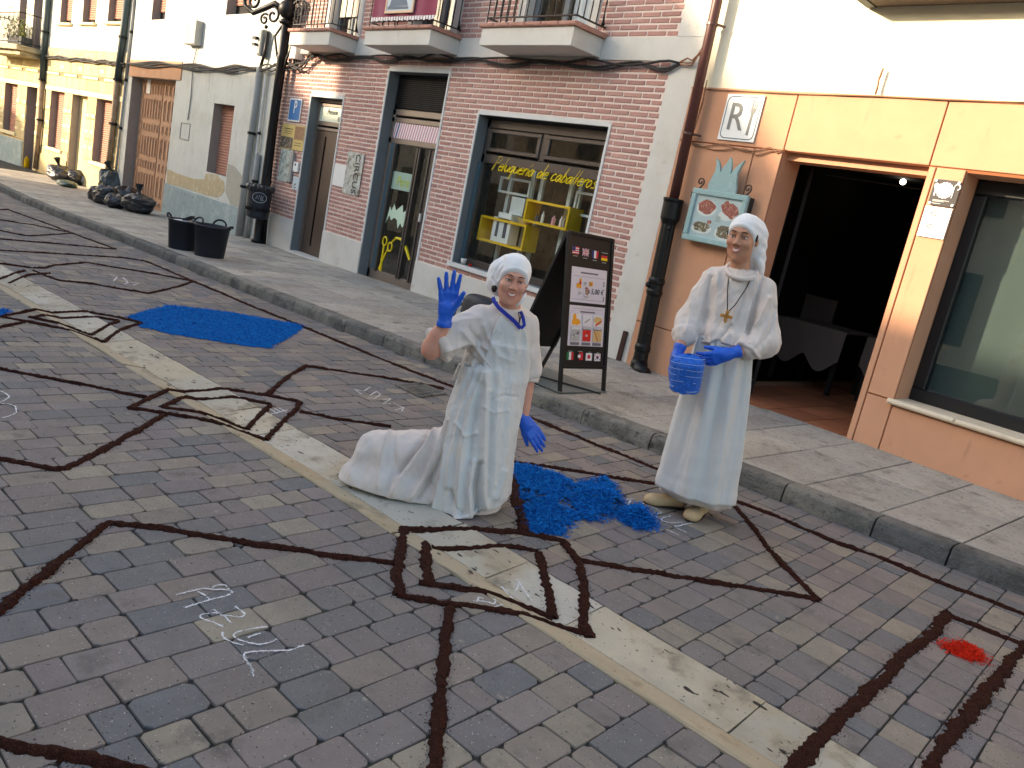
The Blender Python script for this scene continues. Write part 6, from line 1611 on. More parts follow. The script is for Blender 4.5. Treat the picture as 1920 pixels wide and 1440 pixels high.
# ================================================================== STREET SIDE OBJECTS NEAR THE PEOPLE
# ---------------------------------------------------------- menu board: two leaves joined along a ridge
ft_a = np.array([-4.24, 4.78, .10]); ft_b = np.array([-4.26, 5.34, .105])
d = ray(1036, 429); Xr = -4.52; t_ = Xr / d[0]; ztop = EYE + d[2] * t_
def ridge_pt(f): return np.array([Xr, 4.79 + .55 * f, ztop])
ab = thing('menu_board', (-4.5, 5.06, .10), 'black folding menu board with national flags and meal photographs on the pavement', 'menu board')
uB = np.array([0.0, 1.0, 0.0])
dn = ft_a - ridge_pt(0); dn[1] = 0; Lb = np.linalg.norm(dn); dn /= Lb            # down the front leaf
nB = np.cross(uB, -dn); nB /= np.linalg.norm(nB)                                # points to +X, to the viewer
if nB[0] < 0: nB = -nB
Wb = .55
def bp_(u, v, w=0.0): return ridge_pt(0) + uB * (Wb * u) + dn * (Lb * v) + nB * w
m = MB()
for u in (0, 1): m.bar(bp_(u, -.005, 0), bp_(u, 1.0, 0), .032, .028)
m.bar(bp_(0, .0, 0), bp_(1, .0, 0), .03, .028); m.bar(bp_(0, .835, 0), bp_(1, .835, 0), .03, .022)
m.build('front_frame', M['board'], ab, bevel=.004)
m = MB(); m.prism([(0.02, .01), (.98, .01), (.98, .832), (0.02, .832)], bp_(0, 0, -.006), uB * Wb, dn * Lb, nB * .008); m.build('front_panel', M['board'], ab)
m = MB()
for u in (0, 1):
    m.bar(ft_a * 0 + np.array([Xr - .01, 4.79 + .55 * u, ztop]), np.array([-4.93, 4.79 + .44 * u, .085]), .032, .028)
m.build('rear_frame', M['board'], ab, bevel=.004)
rT = np.array([Xr - .02, 4.80, ztop - .01]); rB = np.array([-4.93, 4.80, .085]); rd = rB - rT
m = MB(); m.prism([(0, 0), (.53, 0), (.49, .80), (0, .80)], rT, uB, rd, np.array([-.008, 0, 0])); m.build('rear_panel', M['board'], ab)
m = MB(); m.box(-4.95, -4.22, 4.76, 5.36, .106, .116); m.build('base_plate', material('grey steel plate', srgb(112, 120, 118), .4, .1, 5, metal=.3), ab)
m = MB(); m.tube([np.array([-4.95, 4.8, .125]), np.array([-4.3, 5.1, .125]), np.array([-4.15, 5.2, .118])], .008, 6); m.build('stay_bar', M['board'], ab)
def bdecal(name, shapes, mats, lift=.004):
    m = MB()
    for i, (mi, pts) in enumerate(shapes):
        m.cur = mi; m.prism([(a, b) for a, b in pts], bp_(0, 0, lift + .0006 * min(i, 6)), uB * Wb, dn * Lb, nB * .0006)
    return m.build(name, mats, ab)
W_, K_, R_, B_, Y_, G_ = flat('flag white', srgb(222, 218, 220), .6), flat('flag black', srgb(20, 18, 20), .6), flat('flag red', srgb(200, 40, 50), .6), flat('flag blue', srgb(38, 46, 110), .6), flat('flag gold', srgb(240, 196, 30), .6), flat('flag green', srgb(30, 120, 70), .6)
FL = [W_, K_, R_, B_, Y_, G_]
def q(a, b, c, d): return [(a, c), (b, c), (b, d), (a, d)]
fw_, fh_ = .145, .048
def at_f(u, v): return u - fw_ / 2, u + fw_ / 2, v - fh_ / 2, v + fh_ / 2
a, b, c, d_ = at_f(.16, .105); sh_ = [(0, q(a, b, c, d_))]
for k in range(4): sh_.append((2, q(a, b, c + fh_ * (2 * k) / 7, c + fh_ * (2 * k + 1) / 7)))
sh_.append((3, q(a, a + fw_ * .42, c, c + fh_ * .55))); bdecal('flag_print', sh_, FL)
a, b, c, d_ = at_f(.38, .108); e = .018; sh_ = [(3, q(a, b, c, d_))]
def diag(a, b, c, d, w, flip):
    p, r = ((a, c), (b, d)) if not flip else ((a, d), (b, c)); k = w / 2
    return [(p[0] - 0, p[1] - k), (p[0], p[1] + k), (r[0], r[1] + k), (r[0], r[1] - k)]
for fl_ in (0, 1): sh_.append((0, diag(a, b, c + .004, d_ - .004, .010, fl_))); sh_.append((2, diag(a, b, c + .004, d_ - .004, .0035, fl_)))
um, vm = (a + b) / 2, (c + d_) / 2
sh_ += [(0, q(um - .022, um + .022, c, d_)), (0, q(a, b, vm - .008, vm + .008)), (2, q(um - .012, um + .012, c, d_)), (2, q(a, b, vm - .0045, vm + .0045))]; bdecal('flag_print', sh_, FL)
a, b, c, d_ = at_f(.60, .112); w3 = fw_ / 3; bdecal('flag_print', [(3, q(a, a + w3, c, d_)), (0, q(a + w3, b - w3, c, d_)), (2, q(b - w3, b, c, d_))], FL)
a, b, c, d_ = at_f(.82, .118); h3 = fh_ / 3; bdecal('flag_print', [(1, q(a, b, c, c + h3)), (2, q(a, b, c + h3, d_ - h3)), (4, q(a, b, d_ - h3, d_)), (0, q(a, b, c - .002, c))], FL)
a, b, c, d_ = at_f(.17, .745 + .02); bdecal('flag_print', [(5, q(a, a + w3, c, d_)), (0, q(a + w3, b - w3, c, d_)), (2, q(b - w3, b, c, d_))], FL)
a, b, c, d_ = at_f(.39, .765); cc = a + fw_ * .4; bdecal('flag_print', [(1, q(a, cc, c, d_)), (2, q(cc, b, c, d_)), (0, [(cc + .034 * math.cos(t), (c + d_) / 2 + .0115 * math.sin(t)) for t in np.linspace(0, 6.283, 14, endpoint=False)])], FL)
a, b, c, d_ = at_f(.60, .767); bdecal('flag_print', [(0, q(a, b, c, d_)), (2, [((a + b) / 2 + .034 * math.cos(t), (c + d_) / 2 + .0135 * math.sin(t)) for t in np.linspace(0, 6.283, 16, endpoint=False)])], FL)
a, b, c, d_ = at_f(.80, .769); um, vm = (a + b) / 2, (c + d_) / 2
bdecal('flag_print', [(0, q(a, b, c, d_)), (2, [(um + .030 * math.cos(t), vm + .012 * math.sin(t)) for t in np.linspace(-3.3, .1, 10)]), (3, [(um + .030 * math.cos(t), vm + .012 * math.sin(t)) for t in np.linspace(-.15, 3.3, 10)])] + [(1, q(um + sx * .05 - .008, um + sx * .05 + .008, vm + sy * .014 - .003, vm + sy * .014 + .003)) for sx in (-1, 1) for sy in (-1, 1)], FL)
bdecal('caption', [(0, q(u - .05, u + .05, v, v + .005)) for u, v in ((.16, .137), (.38, .142), (.60, .147), (.82, .153), (.17, .732), (.39, .732))] + [(0, q(.58, .63, .735, .739)), (0, q(.77, .83, .737, .741))], [flat('caption white', srgb(150, 150, 150), .6)], .003)
PW = material('poster sheet', srgb(212, 204, 212), .6, .03, 6)
bdecal('poster_sheet', [(0, q(.10, .91, .205, .425))], [PW], .003)
bdecal('poster_sheet', [(0, q(.10, .91, .445, .700))], [PW], .003)
OJ, BN, HM, TO, TS_, EG = flat('orange juice print', srgb(236, 160, 40), .6), flat('bread print', srgb(196, 140, 84), .6), flat('ham print', srgb(170, 80, 70), .6), flat('tomato print', srgb(206, 40, 36), .6), flat('crust print', srgb(214, 178, 120), .6), flat('grey dish print', srgb(176, 174, 172), .6)
FD = [OJ, BN, HM, TO, TS_, EG, flat('text grey', srgb(120, 112, 120), .7), W_]
def ov(u, v, ru, rv, n=16, wob=0.0): return [(u + ru * math.cos(t) * (1 + wob * math.sin(3 * t + u * 30)), v + rv * math.sin(t) * (1 + wob * math.cos(4 * t + v * 40))) for t in np.linspace(0, 6.283, n, endpoint=False)]
bdecal('meal_print', [(6, q(.30, .70, .232, .242)), (6, q(.14, .86, .26, .2615)), (6, q(.14, .86, .405, .4065)), (0, q(.22, .275, .305, .335)), (0, q(.28, .325, .275, .336)), (3, q(.285, .32, .29, .312)), (5, ov(.41, .302, .035, .010)), (0, q(.50, .58, .288, .316)), (1, q(.515, .565, .296, .312)),
    (7, ov(.46, .36, .075, .026)), (2, ov(.46, .352, .055, .026, 18, .2)), (4, ov(.46, .352, .02, .012)), (5, ov(.30, .366, .035, .009)), (5, ov(.45, .386, .05, .006))], FD, .0045)
text('price', '5,00 €', bp_(.70, .35, .008), uB, -dn, .062, flat('print dark grey', srgb(84, 78, 84), .6), ab, extrude=.0006, shear=.2)
text('number', '2', bp_(.84, .295, .008), uB, -dn, .05, K_, ab, extrude=.0006); text('number', '1', bp_(.85, .392, .008), uB, -dn, .06, K_, ab, extrude=.0006)
sh_ = [(6, q(.34, .68, .478, .488)), (6, q(.16, .86, .463, .4645))]
for i, u in enumerate((.25, .505, .755)):
    for j, v in enumerate((.535, .632)):
        sh_ += [(7, q(u - .105, u + .105, v - .037, v + .037)), (6, q(u - .10, u + .10, v + .045, v + .062))]
sh_ += [(7, q(.16, .345, .581, .594)), (7, q(.41, .60, .581, .594)), (7, q(.66, .85, .581, .594))]
bdecal('meal_frame', [s for s in sh_], FD, .0042)
bdecal('meal_print', [(0, ov(.25, .548, .095, .022, 16, .15)), (0, ov(.22, .518, .04, .022)), (1, [(.43, .545), (.55, .512), (.585, .53), (.47, .565)]), (2, [(.445, .548), (.565, .520), (.57, .527), (.455, .556)]), (4, ov(.755, .532, .095, .026, 16, .08)), (3, [(.69, .56), (.84, .528), (.845, .536), (.71, .57)]),
    (5, q(.15, .35, .597, .668)), (7, ov(.22, .642, .05, .018)), (7, ov(.305, .62, .04, .014)), (2, ov(.22, .641, .03, .010)), (2, ov(.305, .619, .024, .008)), (3, q(.41, .60, .597, .668)), (7, ov(.50, .632, .03, .008)), (4, q(.655, .855, .597, .668)), (1, [(.66, .60), (.70, .60), (.80, .667), (.76, .667)]), (1, [(.74, .60), (.76, .60), (.85, .66), (.85, .667)])], FD, .006)
# dark plank against the wall corner and a black bag behind the kneeling woman
pk = thing('plank', (-5.36, 6.84, .1), 'narrow dark brown plank end at the foot of the white corner strip', 'plank')
pa0 = on_wall(1157, 684, 6.86); pa1 = on_wall(1176, 622, 6.86)
m = MB(); m.bar((pa0[0], 6.86, pa0[1]), (pa1[0] - .02, 6.862, pa1[1]), .03, .05); m.build('board', material('dark plank', srgb(70, 46, 38), .8, .15, 8), pk)
hb_ = on_ground(905, 640, .12)
d = ray(903, 560); t_ = 5.25 / d[1]; hp = d * t_ + np.array([0, 0, EYE])
hb = thing('black_bag', (hp[0], hp[1], .09), 'black folded bag on the pavement behind the kneeling woman', 'bag')
m = MB()
def bagf(u, v):
    a = 6.2832 * u; p = -1.5708 + 3.1416 * v; k = max(0, math.cos(p)) ** .45
    n = 1 + .12 * mnoise.noise((math.cos(a) * 2, math.sin(a) * 2, v * 3))
    return np.array([hp[0] + .02 + .26 * k * math.cos(a) * n, hp[1] + .13 * k * math.sin(a) * n, .09 + (hp[2] - .06) * (.5 + .5 * math.copysign(abs(math.sin(p)) ** .6, math.sin(p)))])
m.grid(28, 14, bagf, closed_u=True); m.build('bag_body', M['tub'], hb, smooth=True)
m = MB(); m.tube([np.array([hp[0] - .17, hp[1] - .05, hp[2] - .06]), np.array([hp[0] - .26, hp[1] - .08, hp[2] - .16]), np.array([hp[0] - .3, hp[1] - .08, hp[2] - .35])], .012, 6); m.build('strap', M['tub'], hb)

# ================================================================== THE OTHER SIDE OF THE STREET (houses added behind the camera, shaped to shade the street, seen in panes)
M['oppwall'] = material('pale render', srgb(214, 204, 184), .92, .06, 3, stain=[(1.2, .5, .8, srgb(196, 184, 160))])
M['oppwarm'] = material('warm render', srgb(206, 176, 140), .92, .06, 3)
M['oppwin'] = flat('dark window', srgb(52, 58, 62), .2)
def add_shade_house(label, x0, x1, z, yb=-12, roof=1.0, mat='oppwall', poly=None):
    t = thing('shade_house', ((x0 + x1) / 2, -6, -.2), label, 'house', 'added shade casting houses across the street')
    m = MB()
    pts = poly or [(x0, -3), (x1, -3), (x1, z), (x0, z)]
    m.prism(pts, (0, -6.0, 0), XV, ZV, (0, yb + 6, 0)); m.build('wall', M[mat], t)
    m = MB()
    n = max(1, int((x1 - x0) / 2.4))
    for k in range(n):
        c = x0 + (k + .5) * (x1 - x0) / n
        for zb in (.4, 3.4):
            if zb + 1.8 < z - .2: m = MB(); m.box(c - .5, c + .5, -6.0, -5.96, zb, zb + 1.7); m.build('window', M['oppwin'], t)
    m = MB(); m.box(x0 - .1, x1 + .1, -6.12, -5.98, z - .18, z - .02) if not poly else m.box(x0 - .1, x1 + .1, -6.1, -5.98, 3.0, 3.15)
    m.build('cornice', M['stucco'], t)
    return t
add_shade_house('unseen low pale house added across the street to cast shade, nearest behind the viewer', -12.8, 9, 5.86)
add_shade_house('unseen tall warm house across the street, its sloping gable shaped for its shadow', -22.6, -12.81, 9.3, mat='oppwarm', poly=[(-22.6, -3), (-12.81, -3), (-12.81, 5.86), (-13.9, 5.9), (-16.6, 8.5), (-17.4, 9.3), (-22.6, 9.3)], yb=-7.6)
add_shade_house('unseen narrow house added across the street to cast lower shade between two taller ones', -24.45, -22.61, 7.05)
add_shade_house('unseen pale house added across the street to shade the white house', -33.2, -24.46, 7.6, mat='oppwall')
add_shade_house('unseen far low warm house added across the street to cast shade', -62, -41, 5.6, mat='oppwarm')
def opp_tree(label, c, r, h):
    t = thing('plaza_tree', (c[0], c[1], -.5), label, 'tree', 'trees across the street')
    m = MB(); m.tube([(c[0], c[1], -1.5), (c[0] + .1, c[1], h * .45), (c[0], c[1] + .1, h * .7)], [.22, .16, .08], 8); m.build('trunk', material('bark', srgb(92, 80, 66), .95, .2, 8), t)
    m = MB()
    for k in range(1800):
        dv = rng.normal(size=3); dv /= np.linalg.norm(dv); p = np.array([c[0], c[1], h]) + dv * r * np.array([1, 1, .9]) * (.45 + .55 * random.random() ** .5)
        a = rng.normal(size=3); a /= np.linalg.norm(a); e = np.cross(a, dv); s = random.uniform(.1, .22)
        m.poly([p - a * s, p + e * s * .6, p + a * s, p - e * s * .6])
    m.build('crown', material('tree leaves', srgb(70, 96, 44), .8, .0, pieces=[(0, srgb(50, 76, 34)), (1, srgb(98, 120, 56))]), t)
opp_tree('round leafy tree across the street by the tall house', (-24.5, -14, 0), 2.6, 8.2)

# ================================================================== PEOPLE
def smin(a, b, k):
    h = np.clip(.5 + .5 * (b - a) / k, 0, 1)
    return b + (a - b) * h - k * h * (1 - h)
def smax(a, b, k): return -smin(-a, -b, k)
def ell(P, c, r):
    q = (P - np.asarray(c, np.float32)); r = np.asarray(r, np.float32)
    k0 = np.linalg.norm(q / r, axis=1); k1 = np.linalg.norm(q / (r * r), axis=1)
    return k0 * (k0 - 1) / np.maximum(k1, 1e-6)
def cap(P, a, b, ra, rb, sc=None):
    a = np.asarray(a, np.float32); b = np.asarray(b, np.float32)
    if sc is not None:
        sc = np.asarray(sc, np.float32); P = P / sc; a = a / sc; b = b / sc
    ab = b - a; t = np.clip((P - a) @ ab / max(float(ab @ ab), 1e-9), 0, 1)
    return np.linalg.norm(P - a - t[:, None] * ab, axis=1) - (ra + (rb - ra) * t)
def chain(P, pts, rs, k=.0):
    d = None
    for i in range(len(pts) - 1):
        e = cap(P, pts[i], pts[i + 1], rs[i], rs[i + 1])
        d = e if d is None else (np.minimum(d, e) if k == 0 else smin(d, e, k))
    return d
def ring_loft(P, tab):
    """vertical body from a table of (z, cs, ct, a, b)"""
    tab = sorted(tab); z = P[:, 2]; zs = [r[0] for r in tab]
    cs, ct, a, b = (np.interp(z, zs, [r[i] for r in tab]).astype(np.float32) for i in (1, 2, 3, 4))
    q = np.sqrt(((P[:, 0] - cs) / a) ** 2 + ((P[:, 1] - ct) / b) ** 2)
    d = (q - 1) * np.minimum(a, b)
    return np.maximum(np.maximum(d, zs[0] - z), z - zs[-1])
def poly2(P, poly, ax=(0, 2)):
    """signed distance to a 2-D outline in the (s,z) front view"""
    x = P[:, ax[0]]; y = P[:, ax[1]]; d = np.full(len(x), 1e9, np.float32); s = np.ones(len(x), np.float32)
    n = len(poly)
    for i in range(n):
        ax_, ay = poly[i]; bx, by = poly[(i + 1) % n]
        ex, ey = bx - ax_, by - ay; wx, wy = x - ax_, y - ay
        t = np.clip((wx * ex + wy * ey) / (ex * ex + ey * ey + 1e-12), 0, 1)
        d = np.minimum(d, (wx - ex * t) ** 2 + (wy - ey * t) ** 2)
        c1 = y >= ay; c2 = y < by; c3 = ex * wy > ey * wx
        s = np.where((c1 & c2 & c3) | (~c1 & ~c2 & ~c3), -s, s)
    return s * np.sqrt(d)
def line_d(P, pts, ax=(0, 2)):
    x = P[:, ax[0]]; y = P[:, ax[1]]; d = np.full(len(x), 1e9, np.float32)
    for (a, b), (c, e) in zip(pts, pts[1:]):
        ex, ey = c - a, e - b; t = np.clip(((x - a) * ex + (y - b) * ey) / (ex * ex + ey * ey + 1e-12), 0, 1)
        d = np.minimum(d, (x - a - ex * t) ** 2 + (y - b - ey * t) ** 2)
    return np.sqrt(d)
def surface(fn, lo, hi, h, coarse=5):
    """surface nets over a block-sparse grid"""
    lo = np.asarray(lo, np.float32); n = np.ceil((np.asarray(hi) - lo) / (h * coarse)).astype(int) + 1
    N = n * coarse
    gc = np.stack(np.meshgrid(*[np.arange(k) for k in n], indexing='ij'), -1).reshape(-1, 3)
    dc = fn((lo + (gc + .5) * h * coarse - h * .5).astype(np.float32)).reshape(n)
    near = np.abs(dc) < h * coarse * 1.5
    vals = np.repeat(np.repeat(np.repeat(np.where(near, 0, dc), coarse, 0), coarse, 1), coarse, 2).astype(np.float32)
    mk = np.repeat(np.repeat(np.repeat(near, coarse, 0), coarse, 1), coarse, 2)
    idx = np.argwhere(mk)
    out = np.empty(len(idx), np.float32)
    for i in range(0, len(idx), 400000): out[i:i + 400000] = fn((lo + idx[i:i + 400000] * h).astype(np.float32))
    vals[mk] = out
    S = vals < 0
    c = np.zeros(tuple(N - 1), np.uint8)
    for dx in (0, 1):
        for dy in (0, 1):
            for dz in (0, 1): c += S[dx:N[0] - 1 + dx, dy:N[1] - 1 + dy, dz:N[2] - 1 + dz]
    act = (c > 0) & (c < 8); ci = np.argwhere(act); vid = np.full(act.shape, -1, np.int64); vid[act] = np.arange(len(ci))
    acc = np.zeros((len(ci), 3)); cnt = np.zeros(len(ci))
    for ax in range(3):
        o1, o2 = [a for a in range(3) if a != ax]
        for b1 in (0, 1):
            for b2 in (0, 1):
                A = ci.copy(); A[:, o1] += b1; A[:, o2] += b2; B = A.copy(); B[:, ax] += 1
                va = vals[tuple(A.T)]; vb = vals[tuple(B.T)]; cr = (va < 0) != (vb < 0)
                t = np.where(cr, va / np.where(cr, va - vb, 1), 0); p = A.astype(float); p[:, ax] += t
                acc[cr] += p[cr]; cnt[cr] += 1
    V = lo + acc / np.maximum(cnt, 1)[:, None] * h
    faces = []
    for ax in range(3):
        o1, o2 = [(1, 2), (2, 0), (0, 1)][ax]
        sl = [slice(1, -1)] * 3; a = S; sh = [0, 0, 0]; sh[ax] = 1
        A = S[tuple(slice(0, N[k] - 1) if k == ax else slice(1, N[k] - 1) for k in range(3))]
        B = S[tuple(slice(1, N[k]) if k == ax else slice(1, N[k] - 1) for k in range(3))]
        e = np.argwhere(A != B); flip = A[tuple(e.T)]
        base = e.copy()
        for k in range(3):
            if k != ax: base[:, k] += 1
        def v(d1, d2):
            q = base.copy(); q[:, o1] -= d1; q[:, o2] -= d2; return vid[tuple(q.T)]
        qd = np.stack([v(1, 1), v(0, 1), v(0, 0), v(1, 0)], 1)
        qd[~flip] = qd[~flip][:, ::-1]; faces.append(qd)
    F = np.concatenate(faces); F = F[(F >= 0).all(1)]
    return V.astype(np.float32), F
def normals(fn, V, e=.004):
    g = np.stack([fn(V + np.eye(3, dtype=np.float32)[i] * e) - fn(V - np.eye(3, dtype=np.float32)[i] * e) for i in range(3)], 1)
    return g / np.maximum(np.linalg.norm(g, axis=1), 1e-9)[:, None]
def vnoise(V, sc, seed=0.0):
    sc = np.asarray(sc) * np.ones(3)
    return np.array([mnoise.noise((float(p[0] * sc[0] + seed), float(p[1] * sc[1] + seed), float(p[2] * sc[2]))) for p in V], np.float32)

def crease(d, w):
    return .55 * np.exp(-(d / w) ** 2) + .45 * np.exp(-np.abs(d) / (.45 * w))
class Person:
    """local frame: s to the right of the picture, t toward the viewer, z up"""
    def __init__(P, x, y, label, group=None):
        P.O = np.array([x, y, 0.0]); nn = np.array([x, y, 0.0]); P.D = np.linalg.norm(nn); nn /= P.D
        P.T = -nn; P.S = np.array([nn[1], -nn[0], 0.0]); P.nn = nn
        P.t = thing('person', (x, y, 0), label, 'person')
    def w(P, p):
        p = np.asarray(p, float).reshape(-1, 3)
        return P.O + p[:, :1] * P.S + p[:, 1:2] * P.T + p[:, 2:] * ZV
    def px(P, x, y, t=0.0):
        """local point seen at a pixel, at depth t in front of the figure's middle plane"""
        d = ray(x, y); k = (P.D - t) / (d @ P.nn); q = d * k + np.array([0, 0, EYE]) - P.O
        return np.array([q @ P.S, t, q[2]])
    def add(P, name, V, F, mat, parent=None, smooth=True): return raw(name, P.w(V), F, mat, parent or P.t, smooth)
    def sdf(P, name, fn, lo, hi, h, mat, parent=None, disp=None):
        V, F = surface(fn, lo, hi, h)
        if disp is not None:
            Nn = normals(fn, V); V = V + Nn * disp(V, Nn)[:, None]
        V[:, 2] = np.maximum(V[:, 2], .003)
        return P.add(name, V, F, mat, parent)
    def tube(P, name, pts, r, mat, n=8, parent=None):
        m = MB(); m.tube(P.w(pts), r, n); return m.build(name, mat, parent or P.t, smooth=True)

M['skin'] = material('skin', srgb(206, 150, 130), .5, .06, 14, stain=[(9, .5, .75, srgb(198, 126, 108))], spec=.35)
M['skin2'] = material('olive skin', srgb(184, 134, 108), .5, .06, 14, stain=[(9, .5, .75, srgb(172, 114, 92))], spec=.35)
for k in ('skin', 'skin2'):
    b_ = M[k].node_tree.nodes['Principled BSDF']; b_.inputs['Subsurface Weight'].default_value = .12; b_.inputs['Subsurface Radius'].default_value = (.012, .005, .003); b_.inputs['Subsurface Scale'].default_value = .6
M['lip'] = flat('lip', srgb(192, 112, 106), .45); M['mouth'] = flat('mouth inside', srgb(70, 28, 28), .6); M['tooth'] = flat('tooth', srgb(232, 226, 216), .35); M['eyewhite'] = flat('eye white', srgb(222, 216, 212), .3); M['iris'] = flat('dark iris', srgb(42, 28, 22), .25); M['brow'] = flat('eyebrow', srgb(84, 60, 50), .8)
M['hair'] = flat('dark hair', srgb(44, 34, 30), .6)
M['habit'] = material('white habit wool', srgb(208, 198, 192), .95, .05, 5, stain=[(2.5, .52, .8, srgb(198, 186, 178)), (7, .6, .8, srgb(212, 206, 202))], bump=[(420, .3, .0015), (24, .35, .006, (1, 1, .45)), (60, .3, .003)], sheen=.15)
M['apronc'] = material('washed white cotton', srgb(203, 202, 200), .95, .05, 5, stain=[(3, .52, .8, srgb(195, 195, 195)), (5, .58, .74, srgb(206, 198, 184))], bump=[(420, .3, .0015), (28, .35, .006, (1, 1, .5)), (70, .35, .003)])
M['veil'] = material('white veil cotton', srgb(226, 226, 228), .92, .03, 6, bump=[(400, .1, .001), (12, .2, .006)])
M['glove'] = material('blue nitrile', srgb(3, 88, 200), .42, .08, 12, spec=.5, bump=[(60, .35, .003), (200, .15, .001)])
M['suede'] = material('tan suede', srgb(190, 164, 128), .95, .12, 14, bump=[(120, .3, .002)]); M['sole'] = flat('dark sole', srgb(54, 44, 38), .8); M['sock'] = flat('pale sock', srgb(206, 198, 190), .95)
M['bluestrap'] = flat('blue strap', srgb(24, 44, 150), .7)

def head_parts(P, c, sc, yaw, pitch, roll, skin, smile=1.0):
    """returns (sdf of the head, map from head frame to local frame, finishing function)"""
    cy, sy = math.cos(yaw), math.sin(yaw); cp, sp = math.cos(pitch), math.sin(pitch); cr, sr = math.cos(roll), math.sin(roll)
    Rz = np.array([[cy, sy, 0], [-sy, cy, 0], [0, 0, 1]]); Rx = np.array([[1, 0, 0], [0, cp, -sp], [0, sp, cp]]); Ry = np.array([[cr, 0, sr], [0, 1, 0], [-sr, 0, cr]])
    R = (Rz @ Rx @ Ry).astype(np.float32); c = np.asarray(c, np.float32)
    to = lambda q: (np.asarray(q, np.float32).reshape(-1, 3) * sc) @ R.T + c
    def inv(X): return ((X - c) @ R) / sc
    def fn(X):
        Q = inv(X)
        d = ell(Q, (0, -.012, .032), (.074, .094, .084))
        d = smin(d, ell(Q, (0, .028, -.028), (.062, .062, .077)), .03)
        d = smin(d, ell(Q, (0, .045, -.085), (.043, .038, .036)), .03)
        d = smin(d, ell(Q, (0, .068, -.108), (.018, .016, .014)), .018)
        for s in (-1, 1):
            d = smin(d, ell(Q, (s * .037, .064, -.028), (.026, .022, .022)), .022)
            d = smin(d, ell(Q, (s * .040, .016, -.068), (.017, .033, .028)), .025)
            d = smin(d, ell(Q, (s * .074, -.004, -.005), (.010, .020, .030)), .010)      # ear
        d = smin(d, cap(Q, (-.03, .082, .026), (.03, .082, .026), .012, .012), .016)
        for s in (-1, 1): d = smax(d, -ell(Q, (s * .031, .098, .004), (.019, .017, .012)), .012)
        d = smin(d, cap(Q, (0, .087, .014), (0, .105, -.027), .0062, .0098), .011)
        for s in (-1, 1): d = smin(d, ell(Q, (s * .0115, .096, -.031), (.0072, .009, .0066)), .008)
        d = smax(d, -ell(Q, (0, .100, -.063), (.027 * smile, .014, .0080)), .005)
        return d * sc
    def finish(parent, brow=M['brow'], squint=.55):
        def put(name, m_mb, mat):
            V = np.array(m_mb.v); return raw(name, P.w(to(V)), m_mb.f, mat, parent, True)
        for s in (-1, 1):
            m = MB(); m.ball((s * .031, .0795, .0045), (.0145, .0105, .0125 * squint), 12, 8); put('eye', m, M['eyewhite'])
            m = MB(); m.ball((s * .031, .0868, .0045), (.0064, .0042, .0064 * min(1, squint * 1.2)), 10, 6); put('iris', m, M['iris'])
            m = MB(); m.ball((s * .031, .0775, .0045 + .0125 * squint * .9 + .0052), (.0165, .0125, .0068), 12, 8); put('upper_lid', m, skin)
            m = MB(); m.tube([(s * (.016 + .030 * k / 6), .0905 - .0010 * k * (k / 4), .0045 + .0125 * squint * math.sin(math.pi * (k + .8) / 7.6) + .0002) for k in range(7)], .0021, 6); put('eyelid', m, M['brow'])
            m = MB(); m.tube([(s * (.012 + .036 * k / 6), .0985 - .0013 * k * (k / 3.2), .027 + .006 * math.sin(math.pi * (k + .6) / 7)) for k in range(7)], [.0018, .0027, .0030, .0029, .0025, .002, .0012], 6); put('eyebrow', m, brow)
        m = MB(); m.grid(14, 4, lambda u, v: ((u - .5) * .048 * smile, .0945 - .013 * (2 * u - 1) ** 2, -.0575 + .0075 * (2 * u - 1) ** 2 - .0105 * v * (1 - .55 * (2 * u - 1) ** 2))); put('teeth', m, M['tooth'])
        m = MB(); m.tube([((k / 10 - .5) * .060 * smile, .0970 - .018 * (k / 5 - 1) ** 2, -.0555 + .0085 * (k / 5 - 1) ** 2) for k in range(11)], [.001] + [.0021] * 9 + [.001], 6); put('lip', m, M['lip'])
        m = MB(); m.tube([((k / 10 - .5) * .056 * smile, .0960 - .017 * (k / 5 - 1) ** 2, -.0722 + .0245 * (k / 5 - 1) ** 2) for k in range(11)], [.001] + [.0030] * 9 + [.001], 6); put('lip', m, M['lip'])
    return fn, to, inv, finish

